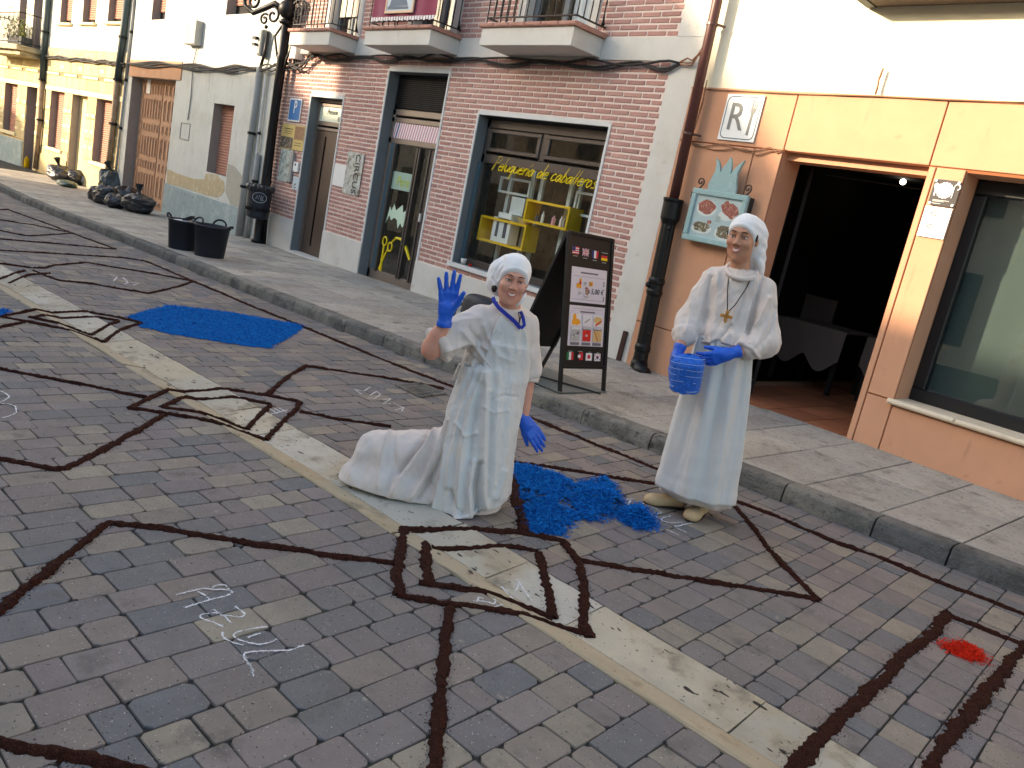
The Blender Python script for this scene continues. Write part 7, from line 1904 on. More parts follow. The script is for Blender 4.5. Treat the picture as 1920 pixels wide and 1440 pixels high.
def hand_sdf(w, d, e, n, sc=1.0, spread=(.16, .04, -.06, -.2), curl=(.1, .1, .1, .1), thumb=(.7, .15), cuff=True):
    """hand from wrist w along d, thumb side e, palm normal n; curl bends fingers toward the palm"""
    w = np.asarray(w, float); d = np.asarray(d, float); d /= np.linalg.norm(d); e = np.asarray(e, float); e -= d * (e @ d); e /= np.linalg.norm(e)
    n = np.cross(d, e) if np.dot(np.cross(d, e), n) > 0 else -np.cross(d, e)
    F = []; offs = (.030, .010, -.011, -.031); mc = (.092, .095, .090, .082); ln = ((.040, .025, .020), (.045, .028, .021), (.041, .026, .020), (.032, .020, .018))
    for i in range(4):
        a = w + e * offs[i] * .55 * sc + d * .012 * sc; b = w + e * offs[i] * sc + d * mc[i] * sc
        F.append(([a, b], [.0165 * sc, .0125 * sc]))
        ang = spread[i]; dd = d * math.cos(ang) + e * math.sin(ang); p = b; bend = 0; pts = [b]; 
        for j in range(3):
            bend += curl[i] * (1.0, 1.1, .8)[j]; q = dd * math.cos(bend) + n * math.sin(bend); p = p + q * ln[i][j] * sc; pts.append(p)
        F.append((pts, [.0115 * sc, .0098 * sc, .0088 * sc, .0074 * sc]))
    ta, tb = thumb; a = w + e * .020 * sc + d * .022 * sc + n * .008 * sc
    q = d * math.cos(ta) + e * math.sin(ta) + n * tb; q /= np.linalg.norm(q); b = a + q * .045 * sc
    q2 = d * math.cos(ta * .6) + e * math.sin(ta * .6) + n * tb * 1.4; q2 /= np.linalg.norm(q2); c = b + q2 * .034 * sc; g = c + q2 * .026 * sc
    F.append(([a, b, c, g], [.017 * sc, .0135 * sc, .0112 * sc, .0088 * sc]))
    allp = np.array([p for f in F for p in f[0]] + [w - d * .05 * sc])
    def fn(X):
        D_ = None
        for k, (pts, rs) in enumerate(F):
            g_ = chain(X, pts, rs, .004)
            kk = .014 if (k % 2 == 0) else .005
            D_ = g_ if D_ is None else smin(D_, g_, kk if len(pts) == 2 or k == 8 else .006)
        if cuff:
            D_ = smin(D_, cap(X, w - d * .045 * sc, w + d * .03 * sc, .031 * sc, .027 * sc), .018)
            D_ = smin(D_, cap(X, w - d * .047 * sc, w - d * .043 * sc, .0335 * sc, .0335 * sc), .004)
            D_ = np.maximum(D_, -((X - (w - d * .055 * sc).astype(np.float32)) @ d.astype(np.float32)))
        return D_
    return fn, allp.min(0) - .05 * sc, allp.max(0) + .05 * sc
def glove(P, w, d, e, n, parent=None, **k):
    fn, lo, hi = hand_sdf(w, d, e, n, **k)
    return P.sdf('glove', fn, lo, hi, .0032, M['glove'], parent, disp=lambda V, N: .0009 * vnoise(V, 90, 3))

# ---------------------------------------------------------- kneeling woman, waving
A = Person(-2.79, 2.80, 'smiling woman kneeling in a white habit and apron, waving a blue gloved hand')
hc = (-.112, .055, 1.150)
hf, hto, hinv, hfin = head_parts(A, hc, .96, .16, -.05, .03, M['skin'], 1.05)
sh_l, el_l, wr_l = np.array([-.235, .03, .915]), np.array([-.425, .17, .752]), np.array([-.383, .205, .905])
sh_r, el_r, wr_r = np.array([-.005, -.02, .93]), np.array([.062, -.03, .70]), np.array([.078, -.01, .49])
def bodyA(X):
    d = hf(X)
    d = smin(d, cap(X, np.asarray(hc) + np.array([0, -.02, -.07]), (-.092, .01, .96), .052, .056), .03)
    d = smin(d, cap(X, (-.10, -.01, .88), (-.12, -.01, .62), .085, .10), .06)
    d = smin(d, chain(X, [sh_l, el_l, wr_l], [.045, .044, .030], .03), .04)
    d = smin(d, cap(X, el_l + (wr_l - el_l) * .15, el_l + (wr_l - el_l) * .5, .046, .038), .02)
    d = smin(d, chain(X, [sh_r, el_r, wr_r], [.045, .036, .027], .02), .04)
    d = smin(d, chain(X, [(-.08, .05, .60), (-.03, .13, .08), (-.50, .06, .10), (-.64, .06, .06)], [.09, .07, .06, .04], .03), .06)
    return d
bA = A.sdf('body', bodyA, (-.75, -.2, 0), (.2, .34, 1.32), .0042, M['skin'])
hfin(bA, squint=.42)
# tunic
colA = [(0, -.116, .09, .179, .185), (.12, -.120, .088, .176, .180), (.25, -.123, .08, .172, .170), (.45, -.124, .05, .166, .155), (.60, -.120, .02, .155, .138), (.72, -.116, .0, .146, .122), (.80, -.110, .0, .142, .112)]
def torsoA(X):
    d = cap(X, (-.108, .01, .895), (-.116, .01, .70), .126, .136, (1.08, .82, 1))
    d = smin(d, cap(X, (-.215, .01, .915), (-.02, -.01, .925), .064, .062), .05)
    d = smin(d, ell(X, (-.095, .005, .965), (.095, .075, .045)), .04)
    return d
def sleevesA(X):
    e = sh_l + (el_l - sh_l) * .80
    d = cap(X, sh_l, e, .072, .084)
    d = smax(d, (X - e.astype(np.float32)) @ ((el_l - sh_l) / np.linalg.norm(el_l - sh_l)).astype(np.float32) - .035, .02)
    u = (el_l - sh_l) / np.linalg.norm(el_l - sh_l)
    q = X - (e + u * .012).astype(np.float32); ax = q @ u.astype(np.float32); rr_ = np.linalg.norm(q - ax[:, None] * u.astype(np.float32), axis=1)
    d = smin(d, np.sqrt(ax ** 2 + (rr_ - .074) ** 2) - .016, .012)
    f = chain(X, [sh_r, el_r + np.array([0, 0, .02])], [.062, .058])
    f = smin(f, ell(X, el_r + np.array([.0, 0, .0]), (.058, .058, .03)), .02)
    return d, f
def tunicA(X):
    a, b = sleevesA(X); d = smin(torsoA(X), a, .035); d = smin(d, b, .03)
    return smin(d, ring_loft(X, colA[3:]), .05)
fold_t = [A.px(*p, t=.1)[[0, 2]] for p in ((888, 600), (880, 640), (900, 690))]
def dispT(V, N):
    a = np.arctan2(V[:, 1], V[:, 0] + .11)
    d = .006 - .012 * np.abs(vnoise(V, (17, 17, 7), 41)) + .004 * vnoise(V, (16, 16, 5), 1) + .003 * vnoise(V, (40, 40, 14), 2)
    for pts, am, wd in (([(845,650),(880,640),(915,655)], .010, .014), ([(850,668),(885,668),(905,690)], -.012, .012), ([(868,620),(895,655),(925,690)], .010, .014), ([(880,612),(908,660),(935,690)], -.008, .012), ([(905,610),(925,650),(940,680)], .007, .014), ([(868,655),(872,680)], -.014, .008), ([(890,665),(888,695)], .010, .01), ([(840,612),(870,600),(900,598)], .006, .014)):
        L = [tuple(A.px(*p, t=.12)[[0, 2]]) for p in pts]; dd = line_d(V, L); d += 1.8 * am * crease(dd, wd) * np.clip(N[:, 1] * 1.6 + .2, 0, 1)
    return d
A.sdf('tunic', tunicA, (-.5, -.22, .40), (.16, .34, 1.03), .0055, M['habit'], disp=dispT)
# collar of the white under-blouse
nk = np.array([-.092, .015, .985])
m = MB(); m.tube(A.w([nk + np.array([.062 * math.cos(a), .062 * math.sin(a) + .004, -.014 * math.sin(a) + .004]) for a in np.linspace(0, 6.2832, 26)]), .013, 8); m.build('collar', M['veil'], A.t, smooth=True)
m = MB(); m.tube(A.w([nk + np.array([.066 * math.cos(a), .070 * math.sin(a) + .008, -.03 * math.sin(a) - .016]) for a in np.linspace(0, 6.2832, 26)]), .017, 8); m.build('collar', M['veil'], A.t, smooth=True)
# skirt with the train over the lower legs
def skirtA(X):
    d = ring_loft(X, colA)
    tr = cap(X, (-.20, .04, .175), (-.60, .055, .132), .172, .124)
    tr = smin(tr, cap(X, (-.60, .055, .13), (-.685, .10, .03), .118, .052), .04)
    tr = smin(tr, ell(X, (-.44, .12, .0), (.33, .155, .13)), .06)
    tr = smin(tr, ell(X, (-.66, .11, .0), (.105, .10, .06)), .05)
    d = smin(d, tr, .07)
    return np.maximum(d, .002 - X[:, 2])
RA = [([(838,775),(800,835),(765,880),(735,925)], .020, .018), ([(850,790),(822,850),(790,905),(770,930)], .020, .018), ([(824,790),(784,840),(752,880)], -.016, .016), ([(845,830),(815,885),(785,925)], -.016, .015),
      ([(722,810),(716,850),(716,900)], .012, .014), ([(735,815),(742,870),(735,915)], -.010, .02), ([(700,815),(690,860),(680,905)], -.006, .02), ([(790,812),(745,808),(715,808)], .006, .012), ([(672,850),(660,885)], .006, .02), ([(860,800),(835,870),(815,930)], .014, .014)]
def dispS(V, N):
    d = .006 - .014 * np.abs(vnoise(V, (10, 10, 6), 42)) - .006 * np.abs(vnoise(V, (26, 26, 10), 45)) + .004 * vnoise(V, (9, 9, 5), 4) + .003 * vnoise(V, (26, 26, 18), 5)
    for pts, am, wd in RA:
        L = [tuple(A.px(*p, t=.17)[[0, 2]]) for p in pts]; d += 2.0 * am * crease(line_d(V, L), wd) * np.clip(N[:, 1] * 1.5 + .45, 0, 1)
    return d * np.clip((V[:, 2] - .0) / .03, .25, 1)
A.sdf('skirt', skirtA, (-.85, -.25, 0), (.16, .34, .79), .0062, M['habit'], disp=dispS)
# apron: one sheet from bib to ground, in front of skirt and tunic
ap_px = [(936,592),(955,604),(972,616),(985,622),(990,650),(994,690),(990,715),(982,770),(974,830),(966,890),(957,934),(930,942),(905,938),(880,950),(845,960),(815,958),(797,944),(806,915),(812,880),(822,850),(826,820),(832,790),(836,765),(850,730),(861,697),(868,688),(905,686),(912,660),(920,630)]
apoly = [tuple(A.px(*p, t=.15)[[0, 2]] * np.array([1, 1])) for p in ap_px]
apoly = [(s_, max(z_, -.05)) for s_, z_ in apoly]
def apronA(X):
    body = smin(smin(torsoA(X), ring_loft(X, [(z, cs, ct, a, b) for z, cs, ct, a, b in colA]), .05), 9 + 0 * X[:, 0], .01)
    low = np.clip((.35 - X[:, 2]) / .35, 0, 1)
    sh = np.abs(body - .016 - .02 * low) - .007
    m_ = poly2(X, apoly)
    return smax(smax(sh, m_, .008), -.01 - X[:, 1], .01)
RP = [([(905,700),(885,760),(872,830),(866,900),(862,952)], .020, .016), ([(893,700),(868,770),(852,840),(846,900)], .014, .018), ([(880,700),(852,760),(842,820),(836,880),(822,940)], .016, .016), ([(900,720),(885,800),(884,860)], -.010, .016), ([(862,720),(846,770),(838,830)], -.010, .014),
      ([(903,860),(896,895),(899,940)], -.030, .013), ([(890,855),(884,900),(886,945)], .016, .014), ([(912,700),(911,760),(908,840),(908,900),(912,935)], .018, .016), ([(935,700),(930,800),(927,900)], .007, .02), ([(920,740),(919,840),(918,920)], -.008, .014), ([(958,720),(950,820),(942,930)], .006, .02),
      ([(868,690),(905,690)], -.006, .007), ([(905,760),(925,772),(950,770)], .005, .008), ([(860,790),(876,812),(895,806)], .008, .009), ([(920,750),(945,742),(968,750)], -.004, .008), ([(916,640),(935,670),(960,680)], .004, .014), ([(800,942),(838,955),(880,948)], .018, .013), ([(930,925),(940,900),(944,880)], .010, .012), ([(850,905),(862,935),(872,945)], -.012, .012)]
def dispP(V, N):
    d = .005 - .011 * np.abs(vnoise(V, (15, 15, 6), 43)) - .005 * np.abs(vnoise(V, (34, 34, 14), 46)) + .002 * vnoise(V, (12, 12, 5), 7) + .0022 * vnoise(V, (34, 34, 20), 8) + .0012 * vnoise(V, (80, 80, 60), 9)
    for pts, am, wd in RP:
        L = [tuple(A.px(*p, t=.18)[[0, 2]]) for p in pts]; d += 1.7 * am * crease(line_d(V, L), wd) * np.sign(N[:, 1] + .15)
    return d
A.sdf('apron', apronA, (-.42, -.06, 0), (.16, .36, 1.02), .0050, M['apronc'], disp=dispP)
# apron waist tie and strap
A.tube('waist_tie', [(-.285, .02, .672), (-.292, -.05, .66), (-.30, -.06, .62), (-.31, -.05, .575)], .010, M['apronc'])
def strip(P, name, pts, wdt, mat, parent=None):
    q = P.w(pts); m = MB(); rows = []
    for i, p in enumerate(q):
        d = q[min(i + 1, len(q) - 1)] - q[max(i - 1, 0)]; s_ = np.cross(d, P.T); s_ /= np.linalg.norm(s_) + 1e-9; rows.append((m.pt(p - s_ * wdt / 2), m.pt(p - s_ * wdt / 2 - P.T * .006), m.pt(p + s_ * wdt / 2 - P.T * .006), m.pt(p + s_ * wdt / 2)))
    for a, b in zip(rows, rows[1:]):
        for k in range(4): m.face((a[k], a[(k+1) % 4], b[(k+1) % 4], b[k]))
    return m.build(name, mat, parent or P.t, smooth=False)
strip(A, 'neck_strap', [A.px(924, 557, .075), A.px(927, 566, .10), A.px(936, 578, .118), A.px(950, 590, .132), A.px(964, 602, .138), A.px(976, 616, .138)], .019, M['bluestrap'])
strip(A, 'neck_strap', [A.px(976, 616, .138), A.px(983, 610, .128), A.px(981, 597, .116), A.px(976, 584, .095)], .016, M['bluestrap'])
A.tube('cord', [A.px(972, 585, .10), A.px(974, 598, .126), A.px(973, 608, .132)], .003, M['hair'], 5); A.tube('cord', [A.px(978, 588, .10), A.px(975, 600, .127), A.px(973, 608, .132)], .003, M['hair'], 5)
# cap gathered at the nape
def capA(X):
    Q = hinv(X)
    d = ell(Q, (0, -.012, .034), (.087, .105, .098))
    d = smin(d, ell(Q, (-.045, -.065, .0), (.082, .085, .095)), .04)
    d = smin(d, ell(Q, (-.055, -.06, -.055), (.05, .06, .05)), .04)
    f = ((Q[:, 1] - .088) * 1.55 - (Q[:, 2] - .062)) / 1.84
    return (smax(d, f, .008) - .0028 * np.exp(-((f + .006) / .007) ** 2)) * .96
def dispC(V, N):
    Q = hinv(V); r_ = .004 * vnoise(V, (22, 22, 22), 11)
    u = Q[:, 2] * 1.2 + Q[:, 0] * 1.4
    for pts, am, wd in (([(931,507),(938,494),(946,485)], -.008, .006), ([(934,522),(938,508),(943,500)], -.007, .006), ([(924,522),(929,532),(932,540)], -.006, .006), ([(923,516),(930,500),(936,490)], .005, .006), ([(922,512),(930,492),(944,481)], -.005, .006), ([(924,545),(936,552)], -.006, .006)):
        r_ = r_ + am * crease(line_d(V, [tuple(A.px(*p, t=.05)[[0, 2]]) for p in pts]), wd) * np.clip(N[:, 1] * 2 + .5, 0, 1)
    return r_ + .0014 * np.sin(u * 60 + 3 * vnoise(V, (14, 14, 14), 3)) * np.clip((-Q[:, 0] + .0) / .06, 0, 1) * np.clip((.06 - Q[:, 1]) / .05, 0, 1)
A.sdf('cap', capA, np.asarray(hc) - .22, np.asarray(hc) + .2, .0042, M['veil'], disp=dispC)
def rim(P, to, name, mat, off=0.0):
    pts = []
    for a in np.linspace(-2.25, 2.25, 30):
        x = .079 * math.sin(a); zc = .062 * math.cos(a); pts.append((x * 1.02, .088 - .125 * (1 - math.cos(a * .72)) , .006 + .062 * math.cos(a) - .028 * (1 - math.cos(a)) + .0))
    return pts
def hairbit(P, to, q, r):
    m = MB(); m.ball((0, 0, 0), r, 10, 8); V = np.array(m.v) + np.array(q); return raw('hair', P.w(to(V)), m.f, M['hair'], bA if P is A else bB, True)
hairbit(A, hto, (-.080, -.005, -.062), (.016, .02, .024)); hairbit(A, hto, (.070, .0, -.055), (.010, .014, .018))
A.tube('chin_strap', [hto((.078, .01, -.05))[0], hto((.066, .02, -.09))[0], hto((.040, .02, -.125))[0]], [.006, .010, .012], M['veil'])
# gloves
glove(A, wr_l + np.array([-.002, .006, .035]), (-.03, .05, 1), (1, 0, .02), (0, 1, 0), sc=1.10, spread=(.10, .0, -.13, -.30), curl=(.05, .03, .05, .08), thumb=(.62, .25))
glove(A, wr_r + np.array([.006, .004, -.03]), (.72, .10, -.68), (-.66, .36, -.62), (-.3, -.9, .0), sc=1.02, spread=(.02, .0, -.02, -.05), curl=(.14, .14, .15, .16), thumb=(.42, .2))
q_ = A.px(988, 712, -.02)
m = MB(); m.tube(A.w([np.array([.064, -.03, .675]), np.array([.066, -.027, .655])]), [.056, .052], 14); m.build('rolled_cuff', M['habit'], A.t, smooth=True)

# ---------------------------------------------------------- standing woman with the tub of shavings
B = Person(-2.30, 3.97, 'standing woman in white veil and habit holding a clear tub of blue shavings')
hcB = (-.124, .035, 1.574)
hfB, htoB, hinvB, hfinB = head_parts(B, hcB, 1.03, -.24, -.06, -.03, M['skin2'], .95)
sL, eL, wL = np.array([-.225, .0, 1.325]), np.array([-.285, .04, 1.075]), np.array([-.300, .19, .93])
sR, eR, wR = np.array([.045, .0, 1.325]), np.array([.118, .04, 1.06]), np.array([.000, .19, .985])
def bodyB(X):
    d = hfB(X)
    d = smin(d, cap(X, np.asarray(hcB) + np.array([.005, -.02, -.07]), (-.09, .0, 1.36), .050, .058), .03)
    d = smin(d, cap(X, (-.09, -.02, 1.26), (-.08, -.01, .95), .085, .10), .06)
    d = smin(d, chain(X, [sL, eL, wL], [.045, .038, .027], .02), .04); d = smin(d, chain(X, [sR, eR, wR], [.045, .038, .027], .02), .04)
    d = smin(d, chain(X, [(-.11, 0, .92), (-.10, .02, .5), (-.085, .0, .07)], [.09, .06, .038], .02), .06)
    d = smin(d, chain(X, [(.0, 0, .92), (.02, .03, .5), (.03, .0, .07)], [.09, .06, .038], .02), .06)
    d = smin(d, cap(X, (-.085, .0, .05), (-.22, .07, .035), .03, .025), .03); d = smin(d, cap(X, (.03, .0, .05), (-.005, .12, .035), .03, .025), .03)
    return d
bB = B.sdf('body', bodyB, (-.42, -.2, 0), (.26, .3, 1.74), .0044, M['skin2'])
hfinB(bB, squint=.52)
def torsoB(X):
    d = cap(X, (-.09, .0, 1.285), (-.085, .01, 1.06), .125, .145, (1.06, .80, 1))
    d = smin(d, cap(X, (-.20, 0, 1.325), (.03, 0, 1.33), .060, .060), .05)
    d = smin(d, ell(X, (-.09, -.005, 1.372), (.10, .075, .04)), .04)
    d = smin(d, ell(X, (-.088, .02, 1.045), (.160, .135, .060)), .05)
    return d
def sleeve(X, s_, e_, w_, fr, r0, r1, r2, rc):
    c = e_ + (w_ - e_) * fr; u = (w_ - e_) / np.linalg.norm(w_ - e_); uf = u.astype(np.float32)
    d = smin(cap(X, s_, e_, r0, r1), cap(X, e_, c, r1, r2), .03)
    q = X - c.astype(np.float32); ax = q @ uf; rr_ = np.linalg.norm(q - ax[:, None] * uf, axis=1)
    d = smin(d, np.sqrt(ax ** 2 * .7 + (rr_ - rc) ** 2) - .015, .012)
    return d
def tunicB(X):
    d = smin(torsoB(X), sleeve(X, sL, eL, wL, .52, .062, .074, .062, .056), .03)
    return smin(d, sleeve(X, sR, eR, wR, .55, .066, .086, .066, .056), .03)
FB = [([(1332,520),(1325,570),(1318,630)], -.010, .016), ([(1345,515),(1345,570),(1335,640)], .008, .016), ([(1430,520),(1415,570),(1400,640)], -.014, .016), ([(1440,560),(1425,600),(1395,640)], .012, .016), ([(1420,505),(1410,560),(1395,620)], .007, .014), ([(1310,640),(1345,632),(1380,645),(1405,640)], .010, .014),
      ([(1300,530),(1295,580),(1288,620)], .006, .014), ([(1455,580),(1445,620),(1420,650)], -.008, .014), ([(1370,610),(1352,632),(1345,640)], -.010, .010), ([(1386,560),(1368,610)], .006, .014), ([(1390,640),(1410,650),(1425,672)], .008, .01), ([(1402,520),(1394,560),(1378,600)], -.006, .014)]
def dispTB(V, N):
    d = .006 - .013 * np.abs(vnoise(V, (15, 15, 6), 44)) - .006 * np.abs(vnoise(V, (34, 34, 14), 47)) + .003 * vnoise(V, (14, 14, 6), 21) + .003 * vnoise(V, (40, 40, 18), 22)
    for pts, am, wd in FB:
        L = [tuple(B.px(*p, t=.1)[[0, 2]]) for p in pts]; d += 1.9 * am * crease(line_d(V, L), wd) * np.clip(N[:, 1] * 1.5 + .3, 0, 1)
    return d
B.sdf('tunic', tunicB, (-.42, -.2, .86), (.26, .3, 1.44), .0052, M['habit'], disp=dispTB)
nkB = np.array([-.088, .012, 1.382])
m = MB(); m.tube(B.w([nkB + np.array([.080 * math.cos(a), .084 * math.sin(a) + .004, .020 - .040 * math.sin(a)]) for a in np.linspace(0, 6.2832, 30)]), .0145, 8); m.build('collar', M['habit'], B.t, smooth=True)
# apron skirt: gathered cloth cone with folds
def cone(P, name, tab, zt, zb, mat, seed, amp, n=150, nz=64, hem=True, thick=.006):
    tab = sorted(tab); zs = [r[0] for r in tab]; V = []; Fc = []
    for layer in (0, 1):
        for j in range(nz):
            z = zt + (zb - zt) * j / (nz - 1); cs, ct, a, b = (float(np.interp(z, zs, [r[i] for r in tab])) for i in (1, 2, 3, 4)); g = (zt - z) / (zt - zb)
            for i in range(n):
                th = 6.2832 * i / n
                f = amp(th, g) + .004 - (.006 + .006 * g) * abs(mnoise.noise((4.5 * math.cos(th) + seed, 4.5 * math.sin(th), z * 2.2))) - .005 * abs(mnoise.noise((11 * math.cos(th) + seed, 11 * math.sin(th), z * 6 + th * 2))) + .35 * (.012 * mnoise.noise((3 * math.cos(th) + seed, 3 * math.sin(th), z * 3)) + .006 * mnoise.noise((8 * math.cos(th) + seed, 8 * math.sin(th), z * 9)))
                if hem and g > .93: f += .0035
                r_ = 1 + f / ((a + b) / 2) - layer * thick / ((a + b) / 2)
                V.append((cs + a * r_ * math.cos(th), ct + b * r_ * math.sin(th), z))
    o2 = n * nz
    for j in range(nz - 1):
        for i in range(n):
            k = (i + 1) % n; Fc.append((j*n+i, (j+1)*n+i, (j+1)*n+k, j*n+k)); Fc.append((o2+j*n+i, o2+j*n+k, o2+(j+1)*n+k, o2+(j+1)*n+i))
    for i in range(n): k = (i + 1) % n; Fc.append(((nz-1)*n+i, o2+(nz-1)*n+i, o2+(nz-1)*n+k, (nz-1)*n+k))
    return P.add(name, np.array(V), Fc, mat)
def ampB(th, g):
    w_ = .3 + .9 * g
    s = 0
    for ph, am, wd in ((1.15, .016, .10), (1.45, -.014, .09), (1.75, .016, .11), (2.10, -.012, .12), (2.5, .014, .13), (.75, -.012, .12), (.4, .010, .12), (3.0, -.008, .15), (0.05, -.008, .15)):
        dth = (th - ph + math.pi) % (2 * math.pi) - math.pi; s += am * math.exp(-(dth / (wd * (1 + .6 * g))) ** 2) * (1.5 - .6 * g if abs(am) > .011 else .9)
    if th > 3.3: s += .008 * math.sin(9 * th) * g
    # slanting creases low on the front
    for zc, a0, sl_, am in ((.72, 1.3, .10, .004), (.80, 1.0, .14, .005), (.86, 1.6, .06, .004), (.64, .8, .12, .004)):
        dth = (th - a0 + math.pi) % (2 * math.pi) - math.pi
        s += am * math.exp(-((g - zc - sl_ * dth * .5) / .010) ** 2) * math.exp(-(dth / .5) ** 2)
    return s
tabB = [(.10, -.022, .03, .240, .195), (.30, -.03, .025, .226, .185), (.55, -.045, .02, .205, .168), (.80, -.060, .012, .184, .150), (.95, -.072, .01, .166, .135), (1.06, -.080, .01, .150, .118)]
cone(B, 'underskirt', [(z, cs + .006, ct - .012, a * .84, b * .78) for z, cs, ct, a, b in tabB] + [(.04, -.008, .0, .205, .15)], 1.0, .092, M['habit'], 9.0, lambda th, g: .008 * math.sin(7 * th + 1) * g, n=110, nz=36, hem=False)
cone(B, 'apron', tabB, 1.045, .135, M['apronc'], 4.0, ampB)
m = MB(); ring = [(-.077 + .162 * math.cos(a), .010 + .132 * math.sin(a), 1.005 + .006 * math.sin(3 * a)) for a in np.linspace(0, 6.2832, 40)]
m.tube(B.w(ring), .012, 8); m.build('waistband', M['apronc'], B.t, smooth=True)
strip(B, 'waist_tie', [(-.13, .155, 1.0), (-.145, .17, .95), (-.165, .18, .88), (-.18, .185, .84)], .022, M['apronc'])
# veil
def veilB(X):
    Q = hinvB(X)
    d = ell(Q, (0, -.012, .033), (.083, .102, .095))
    d = smin(d, cap(Q, (.035, -.06, .02), (.075, -.085, -.16), .075, .052, (1.0, .8, 1)), .05)
    d = smin(d, cap(Q, (-.02, -.07, .0), (.0, -.10, -.17), .07, .05, (1.0, .7, 1)), .05)
    f = ((Q[:, 1] - .086) * 1.45 - (Q[:, 2] - .066)) / 1.76
    d = smax(d, f, .008) - .0026 * np.exp(-((f + .006) / .007) ** 2)
    return smax(d, -.185 - Q[:, 2], .01) * 1.03
def dispV(V, N):
    Q = hinvB(V); low = np.clip((.02 - Q[:, 2]) / .12, 0, 1)
    return .002 * vnoise(V, (20, 20, 20), 31) - .006 * np.abs(vnoise(V, (26, 26, 13), 32)) * np.clip((.075 - Q[:, 1]) / .06, .15, 1) + .0035 * low * np.sin(Q[:, 0] * 85 + 8 * Q[:, 2]) + .0018 * np.clip((Q[:, 0] - .02) / .05, 0, 1) * np.sin(Q[:, 2] * 120 - Q[:, 1] * 60)
B.sdf('veil', veilB, np.asarray(hcB) - .24, np.asarray(hcB) + .2, .0042, M['veil'], disp=dispV)
hairbit(B, htoB, (.0765, .020, .012), (.006, .014, .022)); hairbit(B, htoB, (-.0765, .028, .02), (.004, .010, .016))
# necklace with a cross
cx = B.px(1362, 593, .155)
B.tube('cord', [B.px(1366, 520, .075), B.px(1364, 545, .125), B.px(1364, 575, .145), cx + np.array([0, 0, .02])], .0032, M['hair'], 5); B.tube('cord', [B.px(1410, 520, .075), B.px(1396, 545, .115), B.px(1378, 572, .14), cx + np.array([0, 0, .02])], .0032, M['hair'], 5)
m = MB(); gold = material('olive wood', srgb(176, 124, 58), .5, .25, 40)
for a, b, c_, e_ in ((-.009, .009, -.026, .026), (-.026, .026, -.009, .009)): m.obox(B.w(cx)[0], (B.S, B.T, ZV), ((b - a) / 2, .005, (e_ - c_) / 2))
for a, b in ((-.026, 0), (.026, 0), (0, -.026), (0, .026)): m.ball(B.w(cx + np.array([a, .001, b]))[0], (.008, .008, .010), 8, 6)
m.build('cross', gold, B.t)
# gloves and the tub
glove(B, wL + np.array([.0, .012, -.03]), (-.10, .34, -.93), (.22, .90, .30), (1, -.1, 0), sc=1.02, spread=(.06, .0, -.05, -.10), curl=(.38, .36, .36, .38), thumb=(.62, .35))
glove(B, wR + np.array([-.03, .012, -.014]), (-.86, .30, -.46), (-.35, .35, .85), (-.35, -.25, -.9), sc=1.02, spread=(.06, .0, -.05, -.10), curl=(.32, .34, .36, .40), thumb=(.42, .35))
tc = B.px(1288, 697, .27)
tubt = thing('plastic_tub', B.w(tc)[0] - ZV * .1, 'cut clear plastic tub with white painted glints and blue shavings in her gloved hands', 'tub')
axis = B.S * -.10 + ZV * .98 + B.T * .16; axis /= np.linalg.norm(axis); e1 = np.cross(axis, B.T); e1 /= np.linalg.norm(e1); e2 = np.cross(axis, e1)
def tp(r, a, z): return B.w(tc)[0] + 1.12 * (e1 * r * math.cos(a) + e2 * r * math.sin(a) + axis * z)
TK = 1.12
prof = [(.045, -.098), (.066, -.096), (.076, -.085), (.079, -.05), (.077, -.045), (.081, -.03), (.079, -.012), (.083, .0), (.081, .018), (.085, .03), (.083, .048), (.086, .06), (.084, .078), (.087, .09)]
m = MB(); rows = [[m.pt(tp(r, 6.2832 * k / 36, z)) for k in range(36)] for r, z in prof]
for a, b in zip(rows, rows[1:]):
    for k in range(36): m.face((a[k], a[(k+1) % 36], b[(k+1) % 36], b[k]))
m.face(rows[0]); m.build('tub_wall', glass('clear plastic', (.97, .99, 1.0), .0, .08), tubt, smooth=True)
m = MB()  # highlights on the plastic ridges, drawn as thin pale arcs
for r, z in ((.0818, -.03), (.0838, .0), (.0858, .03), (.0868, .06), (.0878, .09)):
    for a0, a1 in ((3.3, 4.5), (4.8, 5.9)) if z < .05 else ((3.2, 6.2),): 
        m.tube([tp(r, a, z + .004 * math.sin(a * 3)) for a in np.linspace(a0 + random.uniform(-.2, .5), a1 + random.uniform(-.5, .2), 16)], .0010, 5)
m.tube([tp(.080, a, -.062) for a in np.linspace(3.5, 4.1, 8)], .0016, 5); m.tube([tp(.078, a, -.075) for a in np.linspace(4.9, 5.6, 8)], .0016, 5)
m.build('rib_glint', flat('white rib', srgb(168, 200, 226), .2), tubt, smooth=True)
m = MB(); prof2 = [(.04, -.093), (.070, -.09), (.074, -.05), (.076, .0), (.079, .045), (.070, .062), (.045, .078), (.01, .085)]
rows = [[m.pt(tp(r * (1 + .05 * mnoise.noise((math.cos(6.28 * k / 30) * 3, math.sin(6.28 * k / 30) * 3, z * 30))), 6.2832 * k / 30, z + .006 * mnoise.noise((k * .9, z * 40, 2)))) for k in range(30)] for r, z in prof2]
for a, b in zip(rows, rows[1:]):
    for k in range(30): m.face((a[k], a[(k+1) % 30], b[(k+1) % 30], b[k]))
m.face(rows[-1]); m.build('shavings_fill', material('packed blue shavings', srgb(6, 96, 200), .85, .3, 60, spots=[(120, .6, .7, srgb(40, 130, 220))], bump=[(120, .8, .006)]), tubt)
m = MB()
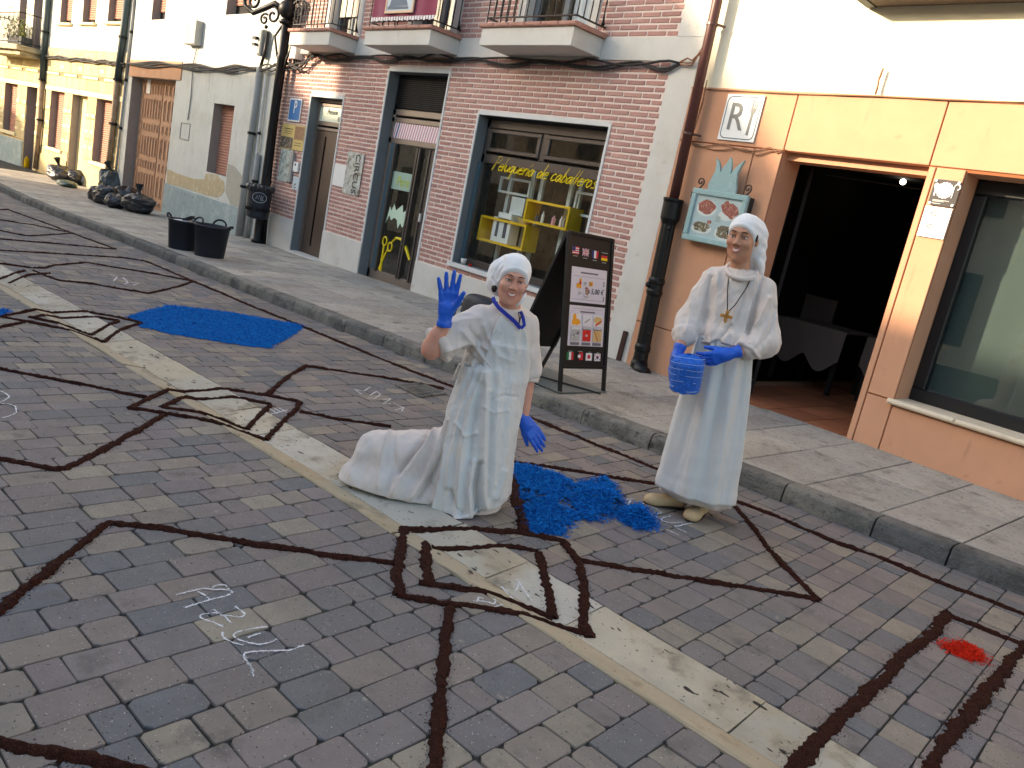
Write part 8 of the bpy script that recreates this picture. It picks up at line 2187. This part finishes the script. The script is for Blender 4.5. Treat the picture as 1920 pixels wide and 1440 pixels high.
for k in range(420):
    a = random.uniform(0, 6.283); r = random.uniform(0, .078); c = tp(r, a, .05 + .03 * (1 - r / .08) + random.uniform(0, .01)); v = rng.normal(size=3); v /= np.linalg.norm(v); s_ = np.cross(v, rng.normal(size=3)); s_ /= np.linalg.norm(s_)
    m.poly([c - v * .009 - s_ * .001, c - v * .009 + s_ * .001, c + v * .009 + s_ * .001, c + v * .009 - s_ * .001])
props(m.build('loose_shaving', M['blueflake'], tubt), kind='stuff')
m = MB(); m.poly([tp(.05, 1.5, .05), tp(.03, 1.2, .05), tp(.04, .9, .17), tp(.055, 1.0, .175)]); m.build('scoop', M['paperwhite'], tubt)
# shoes
def shoe(P, heel, toe, label=None):
    heel = np.asarray(heel, float); toe = np.asarray(toe, float); u = toe - heel; L = np.linalg.norm(u); u /= L; v = np.array([-u[1], u[0], 0])
    def fn(X):
        Q = np.stack([(X - heel.astype(np.float32)) @ u.astype(np.float32), (X - heel.astype(np.float32)) @ v.astype(np.float32), X[:, 2]], 1)
        d = cap(Q, (.038, 0, .042), (L - .048, 0, .030), .038, .042, (1, 1, .82))
        d = smin(d, cap(Q, (.035, 0, .06), (.10, 0, .062), .034, .030), .03)
        d = smin(d, ell(Q, (L - .07, 0, .028), (.07, .045, .028)), .02)
        d = smax(d, -ell(Q, (.045, 0, .11), (.038, .025, .04)), .006)
        return np.maximum(d, .008 - X[:, 2])
    lo = np.minimum(heel, toe) - .08; hi = np.maximum(heel, toe) + .08; lo[2] = -.02; hi[2] = .14
    so_ = P.sdf('shoe', fn, lo, hi, .004, M['suede'])
    m = MB(); pts = [heel + u * (L / 2 + L * .5 * math.cos(a)) + v * (.040 * math.sin(a) * (1 + .15 * math.cos(a))) for a in np.linspace(0, 6.2832, 26, endpoint=False)]
    a_ = [m.pt(P.w(p * np.array([1, 1, 0]) + np.array([0, 0, .002]))[0]) for p in pts]; b_ = [m.pt(P.w(p * np.array([1, 1, 0]) + np.array([0, 0, .013]))[0]) for p in pts]
    m.face(a_[::-1]); m.face(b_)
    for k in range(26): m.face((a_[k], a_[(k+1) % 26], b_[(k+1) % 26], b_[k]))
    m.build('sole', M['sole'], so_)
    m = MB(); c = heel + u * .115; c[2] = .088
    m.tube(P.w([c - v * .012, c + v * .012 + np.array([0, 0, .004])]), .0025, 5); m.tube(P.w([c, c + v * .02 + u * .01 + np.array([0, 0, .012]), c + v * .028 + u * .02, c + v * .02 + u * .035 - np.array([0, 0, .02])]), .002, 5); m.tube(P.w([c, c - v * .02 + u * .008 + np.array([0, 0, .012]), c - v * .026 + u * .02 - np.array([0, 0, .004]), c - v * .018 + u * .04 - np.array([0, 0, .025])]), .002, 5)
    m.build('lace', M['suede'], so_)
    m = MB(); m.tube(P.w([heel + u * .045 + np.array([0, 0, .06]), heel + u * .04 + np.array([0, 0, .13])]), [.036, .040], 12); m.build('sock', M['sock'], P.t, smooth=True)
shoe(B, (-.055, .0, 0), (-.285, .105, 0)); shoe(B, (.055, -.045, 0), (-.020, .205, 0))
